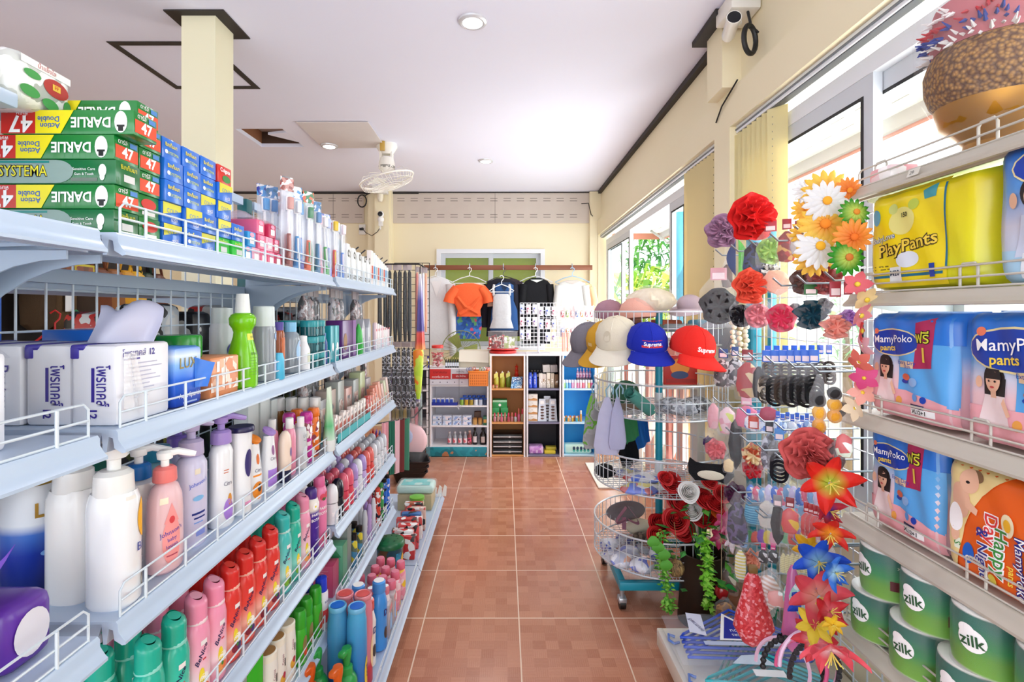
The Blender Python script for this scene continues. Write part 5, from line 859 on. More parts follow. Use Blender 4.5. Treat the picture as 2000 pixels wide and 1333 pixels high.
med('tall dark bottle with a white label in the bottom row', 927, .101, .022, .15, M('1e1416', .12), M('e0d4d8', .4), BK, None); med('wide dark bottle with a pale label at the end of the bottom row', 943, .101, .029, .15, M('1e1416', .12), M('c8bcb8', .4), BK, None)
# on top of the white unit
def jarbig():
    t = thing('candy_jar', 'square clear jar of red wrapped sweets with a red lid', 'jar', (X4(852), S+.07, .7905)); R = random.Random(4)
    obj('jar_wall', G().lathe([(.05, 0), (.056, .005), (.057, .15), (.05, .175), (.045, .18)], film('f0e4e4', .22), 24, e=.6), t)
    obj('lid', G().lathe([(.05, .178), (.053, .18), (.053, .2), (.045, .205), (0, .206)], M('d83a34', .3), 24, e=.75), t)
    g = G()
    for i in range(70):
        a = Vector((R.uniform(-.04, .04), R.uniform(-.04, .04), R.uniform(.01, .135))); d = Vector((R.gauss(0, 1), R.gauss(0, 1), R.gauss(0, .6))).normalized()*.016
        g.tube([a-d, a+d], .006, M(R.choice(['c8262c', 'd83a3a', 'f0dada', 'b01f26'])), 5)
    o = obj('sweets', g, t); o['kind'] = 'stuff'
jarbig()
bottle('small blue and yellow bottle beside the jar of sweets', (X4(834), S+.05, .7905), [(.012, 0), (.014, .003), (.014, .07), (.008, .085)], PR(('3a3a9a', 'e8d84a', 'e8e8f0'), 50, .3), caps=[('cap', [(.009, .084), (.009, .105), (0, .106)], M('3a2f8a', .3))], name='glue_bottle')
for i in range(6): med(f'small dark oil bottle with a white label, {ORD[i]} on top of the white unit', 869.5+4.6*i, .7905, .0095, .092, M('14151c', .15), M('d8dce4', .4), M('c8b870', .4), 'dark oil bottles', S+.06, 'oil_bottle')
t = carton('beige cardboard box standing open on the white unit', (X4(954), S+.08, .7905), .27, .12, .155, M('d8cfba', .7), name='cardboard_box', r=.002)
obj('box_flap', G().grid(lambda u, v: (-.27+.27*u, -.002-.03*v, .155-.1*v-.01*u), 2, 3, M('e6dfce', .7), .002), t)
t = thing('plastic_basket', 'orange slotted plastic basket hooked on the white unit', 'basket', (X4(935.5), UY-.075, .648)); OB = M('f0862a', .35)
g = G()
for (x0, x1, y0, y1) in ((-.085, .085, -.04, -.037), (-.085, .085, .062, .065), (-.085, -.082, -.04, .065), (.082, .085, -.04, .065)): g.box(x0, x1, y0, y1, 0, .13, OB)
g.box(-.085, .085, -.04, .065, 0, .003, OB); obj('basket_wall', g, t); obj('rim', G().rbox(-.09, .09, -.046, -.036, .12, .135, OB, .003).rbox(-.09, .09, .06, .07, .12, .135, OB, .003), t)
g = G().flat((-.085, -.0402, 0), (1, 0, 0), (0, 0, 1))
for i in range(9):
    for j in range(4): g.rect(.014+.0165*i, .014+.024*j, .022+.0165*i, .03+.024*j, M('c8661a', .5), n=1)
obj('slot_pattern', g, t)
for i in range(7):
    c = ['7a8ab0', 'c8b8b0', 'c05a4a', '8a9a4a', 'e0d8d0', 'd8746a', 'b8c0d0'][i]; x = X4(922+4.6*i)
    t = thing('scissors', f'{["slate handled", "beige handled", "brick red", "olive handled", "white handled", "coral handled", "silver handled"][i]} scissors card standing in the orange basket', 'scissors', (x, UY-.06+.02*(i % 3), .66), group='scissors in the orange basket', rot=(0, RN.uniform(-.25, .25), 0))
    obj('blade', G().prism([(-.004, 0), (.004, 0), (.006, .11), (-.006, .11)], 0, .003, M('b8bcc2', .3, .6)), t); obj('handle', G().tube([(-.012+.01*math.cos(a), .0, .13+.017*math.sin(a)) for a in [k*PI/6 for k in range(12)]], .0035, M(c, .35), 6, True).tube([(.012+.01*math.cos(a), .0, .132+.017*math.sin(a)) for a in [k*PI/6 for k in range(12)]], .0035, M(c, .35), 6, True), t)
# orange unit goods
for i in range(3):
    t = bottle(f'yellow green squeeze bottle with a paper tag, {ORD[i]} in the orange unit', (X4(969+12*i), S+.05+.02*i, .61), [(.02, 0), (.023, .004), (.023, .09), (.012, .11)], M('c8c84a' if i < 2 else '7a9a3a', .2, tr=.2), caps=[('cap', [(.011, .108), (.009, .135), (0, .15)], M('e8e6da', .3))], name='squeeze_bottle', group='yellow green squeeze bottles', n=14)
    obj('paper_tag', G().flat((-.02, -.026, .085), (1, 0, .5), (0, -.1, 1)).rect(0, 0, .04, .04, M('dfe07a', .5), l=.0), t)
t = thing('pagoda_figure', 'small red tiered pagoda ornament at the back of the orange unit', 'ornament', (X4(1010), S+.17, .61)); obj('tower', G().lathe([(.03, 0)]+[(a, b) for k in range(5) for a, b in ((.022-.003*k, .01+.035*k), (.022-.003*k, .03+.035*k), (.034-.004*k, .034+.035*k))]+[(.004, .19), (0, .21)], M('d83a24', .4), 12, e=.6), t)
t = thing('blue_pouch', 'blue printed pouch leaning at the front of the orange unit', 'pouch', (X4(1007), S+.03, .61), .2); obj('pouch', G().grid(lambda u, v: ((u-.5)*.1+.02*v, -.03+.03*v, v*.1), 4, 4, PR(('4a8ac8', 'a8d0ea', '2a5a9a', 'e0ecf4'), 30, .3, 'noise'), .012), t)
for i in range(2): jar(f'tiny ointment pot at the front of the orange unit, {("outer", "inner")[i]}', X4(963+7*i), S+.02, .61, .012, .03, M('c89a7a', .3), M('b8584a', .3), 'tiny ointment pots')
for k, (px, z, w, hh, lb) in enumerate(((976, .308, .135, .058, 'wide green medicated oil box at the bottom of its pile'), (968, .3665, .068, .058, 'small green box in the middle of the pile, outer one'), (985, .3665, .068, .058, 'small green box in the middle of the pile, inner one'), (976, .425, .132, .07, 'wide green medicated oil box with a white emblem on top of the pile'))):
    carton(lb, (X4(px)+w/2, S+.06, z), w, .1, hh, M('2f9a58', .4), [('r', .002, hh*.72, w-.002, hh-.002, M('a8d8b8', .4)), ('e', w/2, hh*.35, .012, .012, WT)] if k in (0, 3) else (), name='green_box', cat='box')
pc = ['e8a8b8', 'f0c0b0', 'e87a9a', 'f0b8a8', 'd8607a', 'e89aa8', 'c8d0d8', 'f07aa0', 'b8a888']
for i in range(9):
    big = i in (7, 8); bottle(f'{["blush", "peach", "rose", "salmon", "raspberry", "pink", "clear", "tall hot pink", "tall olive"][i]} perfume bottle with a slim cap, {ORD[i]} along the orange unit', (X4(966+6.8*i), S+.02+.012*(i % 2), .308), [(.011, 0), (.013, .003), (.013, .06 if big else .038), (.006, .07 if big else .046)], M(pc[i], .12, tr=.35), caps=[('cap', [(.006, .068 if big else .045), (.007, .07 if big else .047), (.006, .115 if big else .078), (0, .117 if big else .08)], M(['d84a6a', 'e07a6a'][i % 2], .3))], name='perfume_bottle', n=12)
for i in range(4):
    carton(f'flat black shoe care box with a white stripe, {("bottom", "second", "third", "top")[i]} of the pile', (X4(1020), S+.01*(i % 2), .017+.044*i), .262, .2, .043, M('17171a', .35), [('r', .004, .02, .258, .026, WT), ('e', .15, .023, .014, .008, M('c8c8c8', .4), dict(l=.001))], name='flat_box', group='flat black boxes')
# black unit goods
for i in range(4): med(f'small dark dropper bottle, {ORD[i]} at the back of the black unit', 1041+6*i, .61+.075, .011, .07, M('2a1a18', .15), M('e8dcd8', .4), M('b8b0a8', .3), 'dropper bottles', S+.15, 'dropper_bottle')
carton('dark brown box under the dropper bottles', (X4(1066), S+.12, .61), .14, .1, .0745, M('4a3228', .5), name='small_box')
for i in range(2): bottle(f'royal blue body lotion bottle, {("outer", "inner")[i]} in the black unit', (X4(1036+9.3*i), S+.03, .61), [(.017, 0), (.021, .004), (.02, .1), (.014, .125)], M('2a4ac8', .25), caps=[('cap', [(.0145, .123), (.015, .125), (.014, .14), (0, .141)], M('2040b0', .3))], deco=[('t', 'NIVEA', .0, .06, .018, WT, dict(ang=PI/2)), ('e', 0, .1, .01, .01, M('6f8ae0', .4))], name='body_lotion_bottle', a0=-PI/2)
for i, (px, c, hh, nm) in enumerate(((1057, 'e4dcd4', .13, 'ivory'), (1064, 'd8ccc4', .125, 'pale tan'), (1072, 'e8e0d0', .135, 'cream'), (1080, 'd0c4b0', .13, 'straw'), (1088, '7a5a3a', .12, 'brown'))):
    carton(f'{nm} upright cream box in the black unit', (X4(px)+.016, S+.03, .61), .032, .05, hh, M(c, .4), [('r', .004, .03, .028, .08, PR((c, 'f4f0e8', 'a88a6a'), 70, .4, seed=i))], name='cream_box')
for i in range(2): carton(f'white empty gift box lying {("open toward the aisle", "tilted at the end")[i]} on the black unit boxes', (X4(1076+15*i), S+.06, .75), .064, .08, .066, M(['d8d4d0', 'b8b4b4'][i], .5), name='gift_box', rot=(0, -.06, .1*i))
for i in range(4): carton(f'white soap carton with a tan wave, {("bottom", "second", "third", "top")[i]} of the pile in the black unit', (X4(1050.5), S+.02, .308+.0615*i), .088, .09, .0605, M('ece6de', .4), [('p', [(.002, .006), (.086, .004), (.086, .02), (.05, .028), (.03, .018), (.002, .022)], M('c89058', .4)), ('t', 'Soap', .04, .045, .01, M('7a6a5a', .4))], name='soap_carton', group='tan wave soap cartons')
for i in range(3):
    t = thing('foil_pouch', f'silver foil pouch with brown bottles printed on it, {("first", "second", "rear")[i]} in the black unit', 'pouch', (X4(1060+21*i) if i < 2 else X4(1071), S+.03+(.06 if i == 2 else 0), .308), group='silver pouches')
    obj('pouch', G().grid(lambda u, v: ((u-.5)*(.078-.02*v), .02*v, v*(.2 if i < 2 else .215)), 4, 6, M('c4c4cc', .25, .5), .014), t)
    g = G().flat((-.03, -.002, 0), (1, 0, 0), (0, .1, 1))
    for k in range(5): g.ell(.03, .025+.026*k, .016, .009, M('4a3028' if k % 2 else '6a4a40', .4))
    g.rect(.012, .155, .048, .185, WT); obj('print', g, t)
tag(obj('tissue_pack', G().rbox(X4(1033), X4(1062), S+.01, S+.13, .017, .05, M('c890d8', .35), .012, 3).rbox(X4(1034), X4(1061), S+.015, S+.125, .051, .083, M('c48ad4', .35), .012, 3)) if False else obj('tissue_pack', G().rbox(X4(1033), X4(1062), S+.01, S+.13, .017, .085, PR(('c890d8', 'd8a8e4', 'b87aca', 'e4c4ea'), 40, .3), .014, 3)), 'lilac tissue pack on the floor of the black unit', 'tissue pack')
tag(obj('sponge_pack', G().rbox(X4(1064), X4(1086), S+.01, S+.09, .017, .048, M('e0cc3a', .5), .006)), 'yellow sponge pack on the floor of the black unit', 'sponge'); tag(obj('sponge_pack', G().rbox(X4(1067), X4(1088), S+.03, S+.1, .0485, .075, M('b8b03a', .5), .006)), 'olive sponge pack lying on the yellow sponge', 'sponge')
# blue unit goods
tag(obj('polish_tray', G().rbox(X4(1129), X4(1159), S+.06, S+.13, .61, .69, M('4a4448', .5), .004)), 'dark box lifting the nail polish rank in the blue unit', 'tray')
for i in range(5): med(f'pink nail polish bottle on the raised rank, {ORD[i]} from the black unit', 1131.5+6.2*i, .6905, .012, .09, M('e8a8c0', .15, tr=.3), PR(('f4dce6', 'd87aa0'), 60, .4), M('d8dce8', .3), 'raised nail polish bottles', S+.09, 'nail_polish_bottle')
for i in range(11): jar(f'{["lime", "aqua", "sky", "pink", "pearl", "rose", "blush", "coral", "white", "lemon", "fuchsia"][i]} nail varnish bottle with a white cap, {ORD[i]} along the blue unit', X4(1103+5.4*i), S+.02, .61, .0115, .075, M(['b8d87a', '8ac8d8', '6aa8e0', 'f0a0c0', 'f0dce4', 'e88aac', 'f4c8d4', 'e8788a', 'eeeef4', 'e8d88a', 'd85a9a'][i], .2), M('f0eef4', .3), 'varnish bottles in the blue unit', 'varnish_bottle', 'bottle', .4, 10)
for i in range(9): jar(f'small {["amber", "teal", "orange", "white", "gold", "brown", "aqua", "yellow", "tall amber"][i]} essence bottle, {ORD[i]} in the middle of the blue unit', X4(1103+4.1*i), S+.02+.02*(i % 2), .308, .009, .05 if i < 8 else .1, M(['d88a2a', '3a9aa8', 'e8a04a', 'e8e4dc', 'd8a83a', '8a5a2a', '4ab0c0', 'e8c04a', 'e0a03a'][i], .25), M(['e8dcc8', 'd87a3a'][i % 2], .3), 'essence bottles', 'essence_bottle', 'bottle', .35, 10)
t = thing('diaper_bundle', 'pale green patterned wipes bundle on the floor of the blue unit', 'pack', (X4(1130), S+.06, .017)); obj('pouch', G().rbox(-.125, .125, -.04, .06, 0, .085, M('c8ecdc', .3), .02, 3), t); g = G().flat((-.125, -.0405, 0), (1, 0, 0), (0, 0, 1))
for k in range(5): g.ell(.09+.032*k, .05, .012, .016, M('2a4a6a', .4)); g.ell(.09+.032*k, .03, .012, .012, M('4ab8a8', .4))
obj('print', g, t)
# ---------------------------------------------------------------- on top of the units
TOP = .9205
t = thing('rotating_display', 'round clear counter display with a red base full of small packs', 'display stand', (X4(982), UY+.13, TOP)); RD = M('d02a2a', .35)
obj('base', G().lathe([(.12, 0), (.125, .004), (.125, .022), (.1, .03)], RD, 28).lathe([(.1, .03), (.145, .038), (.145, .045), (.02, .046)], RD, 28), t); obj('case', G().lathe([(.135, .046), (.135, .19), (.137, .192), (.137, .196)], film('f0f0f4', .2, .05), 8), t); obj('divider', G().box(-.002, .002, -.12, .12, .046, .185, film('ffffff', .3)), t); obj('top_disc', G().lathe([(0, .196), (.14, .197), (.14, .2), (0, .201)], film('f4f4f8', .35, .05), 8), t)
for i in range(7): tag(obj('small_packet', G().rbox(X4(957+5.2*i)-.012, X4(957+5.2*i)+.012, UY+.05+.01*(i % 2), UY+.058+.01*(i % 2), TOP+.047, TOP+.15+.01*(i % 3), PR((['c83a34', 'b82a2a', 'd86a5a', 'e8e0d8'][i % 4], 'f0e4dc', 'a83030', '5a3a34'), 60, .35, seed=i), .002)), f'red printed packet inside the round display, {ORD[i]} from the orange unit side', 'packet', 'packets in the round display')
for i in range(3): tag(obj('small_packet', G().rbox(X4(989+6*i)-.02, X4(989+6*i)+.02, UY+.035+.012*i, UY+.042+.012*i, TOP+.047, TOP+.16-.01*i, PR(('f0f0ee', 'a8b86a', 'e0dcd8', '8aa04a'), 40, .35, seed=i), .002)), f'white and green packet inside the round display, {ORD[i]} of three', 'packet', 'packets in the round display')
def tower(label, x, y, hh, cols, z0=TOP, w=.17, n0=7):
    t = thing('wire_tower_stand', label, 'display stand', (x, y, z0))
    obj('post', G().tube([(0, 0, 0), (0, 0, hh)], .008, M('e8e8ec', .3), 8), t); obj('foot', G().tube([(-.1, 0, .006), (.1, 0, .006)], .005, M('dcdce0', .3), 6).tube([(0, -.1, .006), (0, .1, .006)], .005, M('dcdce0', .3), 6), t)
    for s in (-1, 1):
        g = G(); a = .35*s
        def q(u, z): return (s*.01+s*u*w*math.cos(a), -.004-abs(u)*w*math.sin(abs(a))*.6, z)
        for k in range(6): g.tube([q(k/5, .05), q(k/5, hh)], .0028, M('f0f0f4', .3), 5)
        m = int((hh-.05)/.034)
        for k in range(m+1): g.tube([q(0, .05+k*.034), q(1, .05+k*.034)], .0024, M('f0f0f4', .3), 5)
        obj('grid_mesh', g, t)
    return t
tower('white wire tower stand hung with hair clip cards on the black unit', X4(1053.5), UY+.12, .46, None)
tower('white wire tower stand hung with pink trinkets on the blue unit', X4(1128), UY+.15, .44, None, w=.2)
def clipcard(label, x, y, z, w, hh, c1, c2, grp, cat='hair clip card', name='hair_clip_card', rz=0):
    t = thing(name, label, cat, (x, y, z), rz, grp)
    obj('card', G().box(-w/2, w/2, -.001, .001, -hh, 0, M(c1, .4)), t)
    obj('trinket', G().ball((0, -.008, -hh*.6), w*.36, .008, hh*.26, PR((c2, 'f4eef0', c2), 90, .35), 10, 6), t)
    return t
cc = [('d4dcf2', '4a6ad8', 'blue and white'), ('f0e2ea', 'd86a8a', 'pale pink'), ('e2e6f2', '7a8ad8', 'pearl blue'), ('f2eef2', '9a7ac8', 'white')]
k = 0
for r in range(3):
    for c in range(6):
        k += 1; a = cc[(c+r) % 4]; px = 1020+12.5*c
        if r == 2 and c in (2, 3): continue
        clipcard(f'{a[2]} hair clip card, {ORD[c]} across in the {("top", "middle", "low")[r]} row of the wire tower', X4(px), UY+.03, TOP+.445-.115*r-(.02 if c > 2 else 0), .042, .085, a[0], a[1], 'hair clip cards on the white tower')
for i in range(14):
    c, r = i % 7, i//7; a = [('f0d8d8', 'c83a4a', 'blush'), ('d8e0c8', '8ab84a', 'pale green'), ('e8c8c8', 'e8a0a8', 'pink'), ('dcdce8', '5a7ac8', 'pale blue'), ('f0e8d8', 'e88a3a', 'cream'), ('e8e0e4', 'd8788a', 'pearl'), ('f0dce0', 'b84a5a', 'rose')][(c+3*r) % 7]
    clipcard(f'{a[2]} trinket pack, {ORD[c]} across in the {("upper", "lower")[r]} row of the second wire tower', X4(1100+9.6*c), UY+.06-.01*(c % 2), TOP+.43-.16*r, .038, .12, a[0], a[1], 'trinket packs on the second tower', 'trinket pack', 'trinket_pack')
for i in range(5): tag(obj('pink_straw_pack', G().rbox(X4(1100+4.5*i)-.008, X4(1100+4.5*i)+.008, UY+.02, UY+.03, TOP+.02, TOP+.19, M(['e8a89a', 'f0c8b8', 'e09a8a', 'f4d8cc', 'd8887a'][i], .4), .003)), f'slim salmon stick pack leaning at the second tower, {ORD[i]} of five', 'stick pack', 'salmon stick packs')
# table fan behind the clothes
t = thing('table_fan', 'pale green table fan standing behind the clothes', 'fan', (-.45, 5.35, 0)); obj('stand', G().tube([(0, 0, .02), (0, 0, .75)], .018, M('cfd8d0', .4), 10).lathe([(.18, 0), (.18, .02), (.03, .05)], M('c4d0c8', .4), 20), t); obj('motor', G().lathe([(.0, -.09), (.05, -.08), (.06, 0), (.05, .06)], M('b8c8c0', .4), 16), t, (0, .05, .86), (PI/2, 0, 0))
g = G()
for k in range(28): a = 2*PI*k/28; g.tube([(.03*math.cos(a), -.05, .03*math.sin(a)), (.15*math.cos(a), -.055, .15*math.sin(a)), (.2*math.cos(a), -.01, .2*math.sin(a))], .0018, M('7a8348', .5), 4)
g.tube([(.2*math.cos(2*PI*k/30), -.01, .2*math.sin(2*PI*k/30)) for k in range(30)], .005, M('7a8348', .5), 6, True); obj('cage', g, t, (0, 0, .90)); 
for k in range(3): obj('blade', G().grid(lambda u, v: (.03+.14*u, .02*(v-.5), (v-.5)*(.05+.08*u)), 4, 3, M('959f52', .4), .002), t, (0, -.02, .90), (0, 2*PI*k/3, 0))
# clothes rail
rail = tag(obj('hanging_batten', G().rbox(-.90, .985, 5.72, 5.745, 1.765, 1.82, M('7c4326', .5), .003)), 'brown wooden batten fixed across the window for hanging clothes', 'batten')
def hanger(label, x, y, z, c='e8e8ea', w=.19):
    t = thing('clothes_hanger', label, 'hanger', (x, y, z)); m = M(c, .3)
    obj('hook', G().tube([(0, 0, 0), (0, 0, .035), (.018, 0, .055), (.022, 0, .078), (.0, 0, .097), (-.02, 0, .082)], .0042, m, 6), t); obj('shoulder_bar', G().tube([(0, 0, 0), (-w*.5, 0, -.025), (-w, 0, -.07), (-w*.9, 0, -.082), (w*.9, 0, -.082), (w, 0, -.07), (w*.5, 0, -.025)], .005, m, 6, True), t)
    return t
def shirt(label, x, y, z, prof, mat, sleeves=(), sy=.16, neck=None, cat='shirt', name='shirt', wob=.03, extra=None):
    """hangs with its collar at z; prof = half widths going down"""
    t = thing(name, label, cat, (x, y, z))
    obj('bodice', G().lathe([(r, -zz) for r, zz in prof], mat, 28, 1, sy, .8, wob=lambda a, q: 1+wob*math.sin(7*a+q*4)*q), t)
    for i, pts in enumerate(sleeves): obj('sleeve', G().tube(pts[0], pts[1], mat, 12, r2=pts[2]), t)
    if neck: obj('neckline', G().flat((0, -neck[3], 0), (1, 0, 0), (0, 0, 1)).poly([(-neck[0], neck[2]), (0, -neck[1]), (neck[0], neck[2])], neck[4], l=0), t)
    return t
WS = cloth('d6d5d6', 'cac9cb', 60); ORS = cloth('ee6a3c', 'e65f34', 90); HX = (850, 917, 983, 1046, 1118)
for i, px in enumerate(HX):
    hanger(f'{["white", "white", "dark", "white", "pale blue"][i]} clothes hanger on the wooden batten, {ORD[i]} from the black wire panel', (px-985)*.00565, 5.66, 1.695, ['ececee', 'ececee', '3a3234', 'ececee', '9ac4e4'][i]); tag(obj('hanging_clip', G().tube([((px-985)*.00565, 5.71, 1.83), ((px-985)*.00565, 5.67, 1.83), ((px-985)*.00565, 5.66, 1.76)], .006, M('b8c0c8', .25, .7), 6)), f'steel clip over the batten, {ORD[i]} of five', 'clip', 'steel clips on the batten')
def Q(px, py, Y=5.6): return ((px-985)*Y/1000, 1.30-(py-609)*Y/1000)
x, z = Q(853, 545); shirt('long white open neck cardigan on the first hanger', x, 5.6, z+.0, [(.03, -.02), (.12, .01), (.16, .05), (.155, .2), (.17, .5), (.19, .76)], WS, [([(-.15, 0, -.06), (-.19, 0, -.3), (-.17, -.02, -.8)], .05, .03), ([(.15, 0, -.06), (.17, -.02, -.4), (.18, -.04, -.84)], .055, .035)], neck=(.06, .2, -.03, .03, M('d9d6d6', .8)), name='cardigan', cat='cardigan')
x, z = Q(917, 558); t = shirt('orange short sleeved crop top knotted at the front', x, 5.52, z, [(.05, -.02), (.17, .01), (.17, .1), (.155, .2), (.12, .27), (.13, .34)], ORS, [([(-.13, 0, -.03), (-.2, 0, -.12), (-.215, 0, -.19)], .05, .065), ([(.13, 0, -.03), (.2, 0, -.12), (.215, 0, -.19)], .05, .065)], sy=.25, neck=(.1, .24, -.02, .034, M('f0d8cc', .8)), name='crop_top', cat='top')
obj('neck_label', G().box(-.02, .02, -.036, -.035, -.03, -.005, M('e8b8a8', .6)), t); obj('knot', G().ball((0, -.035, -.25), .05, .02, .03, ORS, 10, 6).tube([(-.12, -.025, -.13), (-.04, -.035, -.23), (.1, -.03, -.31)], .02, ORS, 6).tube([(.12, -.025, -.13), (.04, -.035, -.23), (-.1, -.03, -.31)], .02, ORS, 6), t)
x, z = Q(914, 610); shirt('blue floral wrap top hanging beneath the orange top', x, 5.585, z+.05, [(.1, 0), (.15, .1), (.15, .22), (.13, .34)], PR(('2a5aa8', '2a5aa8', '3f78c0', 'c8506a', '2a5aa8', '5a9a6a', '1f4a90'), 32, .8), name='floral_top', cat='top')
x, z = Q(917, 556); shirt('pale peach top half hidden behind the orange one', x+.015, 5.63, z+.0, [(.05, -.02), (.18, .01), (.18, .15), (.16, .36)], cloth('f2cdb4'), [([(.15, 0, -.03), (.21, 0, -.14), (.22, 0, -.24)], .05, .06)], name='blouse', cat='top')
x, z = Q(980, 566); t = shirt('white ruched camisole with a square neck and frilled hem', x, 5.48, z-.05, [(.07, 0), (.09, .03), (.095, .12), (.1, .22), (.095, .27), (.125, .37)], cloth('cfcecf', 'bcbbbe', 45), sy=.3, name='camisole', cat='top', wob=.06)
obj('strap', G().tube([(-.085, 0, -.02), (-.09, 0, .06), (-.08, 0, .1)], .014, WS, 6), t); obj('strap', G().tube([(.085, 0, -.02), (.09, 0, .06), (.08, 0, .1)], .014, WS, 6), t)
hanger('white hanger carrying the ruched camisole', x, 5.45, z+.05, 'f4f4f4', .13)
x, z = Q(985, 556); shirt('navy vest behind the white camisole', x, 5.56, z+.02, [(.05, 0), (.1, .03), (.1, .2), (.14, .3), (.15, .52)], cloth('2a4a7c', '355a90'), sy=.2, name='vest', cat='vest', neck=(.06, .1, 0, .025, M('1f3558', .8)))
for i, (dx, c, nm) in enumerate(((-.035, '23222c', 'black'), (.06, '3a3036', 'charcoal'))):
    shirt(f'{nm} jacket hanging behind the navy vest', x+dx, 5.62+.05*i, z+.05, [(.05, -.02), (.15, .02), (.17, .08), (.155, .5), (.16, .62)], cloth(c), [([(-.14, 0, -.05), (-.18, 0, -.3), (-.19, 0, -.52)], .05, .04), ([(.14, 0, -.05), (.17, 0, -.3), (.175, 0, -.55)], .05, .04)], name='jacket', cat='jacket')
x, z = Q(1048, 547); shirt('black lace long sleeved top on the fourth hanger', x, 5.6, z, [(.05, -.02), (.12, .01), (.15, .05), (.14, .3), (.15, .7)], cloth('111113', '1c1c20', 150), [([(-.14, 0, -.05), (-.165, 0, -.3), (-.16, 0, -.5)], .045, .035), ([(.14, 0, -.05), (.165, 0, -.3), (.16, 0, -.5)], .045, .035)], name='lace_shirt', cat='top', neck=(.07, .03, .0, .03, M('c8ccc8', .8)))
x, z = Q(1116, 550); shirt('white lace blouse on the last hanger', x, 5.55, z, [(.06, -.01), (.14, .02), (.155, .06), (.15, .3), (.17, .6)], cloth('cfcec9', 'bbbab6', 120), [([(-.14, 0, -.05), (-.17, 0, -.28), (-.165, 0, -.42)], .045, .035), ([(.14, 0, -.05), (.17, 0, -.28), (.165, 0, -.42)], .045, .035)], name='lace_blouse', cat='blouse', neck=(.09, .03, .0, .03, M('c8b0a8', .8)))
x, z = Q(1124, 552); shirt('peach blouse mostly hidden behind the white lace one', x+.03, 5.63, z, [(.06, -.01), (.15, .02), (.16, .06), (.15, .4)], cloth('f0b890'), [([(.15, 0, -.05), (.185, 0, -.2), (.17, 0, -.4)], .04, .035)], name='peach_blouse', cat='blouse')
# ---------------------------------------------------------------- black wire panel with hanging packs, far end of the left run
t = thing('black_wire_panel', 'tall black wire grid panel hung with packs at the end of the shelving', 'wire panel', (0, 4.2, 0)); BM = M('17181c', .45)
g = G()
for k in range(6): g.tube([(-.90+.057*k, 0, .29), (-.90+.057*k, 0, 1.70)], .0032 if k in (0, 5) else .0024, BM, 5)
for k in range(25): g.tube([(-.90, .003, .29+.0587*k), (-.615, .003, .29+.0587*k)], .0024, BM, 5)
obj('grid_mesh', g, t)
for x in (-.88, -.66): obj('foot', G().tube([(x, -.14, .01), (x, .14, .01), (x, 0, .02), (x, 0, .30)], .008, BM, 6), t)
_hp = {}
def hpack(label, x, y, z, w, hh, c, cat='pack', name='hanging_pack', grp=None, d=.022, rz=0, film_fac=.18, wob=0, rot=None):
    """soft bagged goods hung from a hook at its top edge"""
    k = (w, hh, c, d)
    if k in _hp:
        return dup(_hp[k], label, (x, y, z), rz, grp, rot=rot)
    t = thing(name, label, cat, (x, y, z), rz, grp, rot=rot); m = c if not isinstance(c, str) else M(c, .3)
    obj('contents', G().lathe([(w*.12, -.03), (w*.34, -.05), (w*.4, -hh*.35), (w*.42, -hh*.8), (w*.3, -hh*.97), (.002, -hh*.985)], m, 14, 1, d/w*1.2, .8, wob=lambda a, q: 1+.08*math.sin(5*a+9*q)), t)
    obj('bag', G().lathe([(w*.42, 0), (w*.44, -.03), (w*.5, -.06), (w*.5, -hh*.95), (w*.46, -hh)], film('e8eef4', film_fac), 14, 1, d/w*1.6, .7), t)
    obj('header', G().box(-w*.45, w*.45, -.003, .003, -.028, .012, M('b4a4a4', .4)), t)
    _hp[k] = t; return t
tag(obj('hook_rail', G().tube([(-.86, 3.40, .552), (-.64, 3.62, .552), (-.64, 4.197, .552)], .005, BM, 6)), 'black wire rail carrying the hand towels', 'rail')
tag(obj('hook_rail', G().tube([(-.93, 3.95, .866), (-.63, 3.95, .866), (-.63, 4.197, .866)], .005, BM, 6)), 'black wire rail carrying the scarf packs', 'rail')
tag(obj('hook_rail', G().tube([(-.93, 3.72, 1.645), (-.62, 3.72, 1.645)], .006, BM, 6).tube([(-.62, 3.72, 1.645), (-.62, 4.196, 1.645)], .006, BM, 6).tube([(-.93, 3.72, 1.645), (-.93, 4.196, 1.645)], .006, BM, 6)), 'black wire hook rail at the top of the wire panel', 'rail')
for i in range(7): hpack(f'long pack of black hair extension, {ORD[i]} along the upper hooks', -.905+.036*i, 3.72+.02*(i % 2), 1.63, .036, .56, '0f0f12', 'hair extension pack', 'hair_extension_pack', 'black hair extension packs', film_fac=.08)
for i in range(7): hpack(f'dark foil wig pack, {ORD[i]} along the middle hooks', -.905+.037*i, 3.86-.02*(i % 2), 1.06, .04, .5, PR(('16161a', '2a2a32', 'c8ccd8', '1a1a20', '16161a'), 30, .25, 'noise'), 'wig pack', 'wig_pack', 'dark foil wig packs', film_fac=.1)
cols = [('d8786a', 'coral'), ('3a2a86', 'violet'), ('e8e8f0', 'silver white'), ('e8a07a', 'peach')]
for i, (c, nm) in enumerate(cols): hpack(f'long {nm} ribbon pack hanging at the edge of the wire panel', -.665+.018*i, 3.9+.03*i, 1.63, .026, .5, c, 'ribbon pack', 'ribbon_pack')
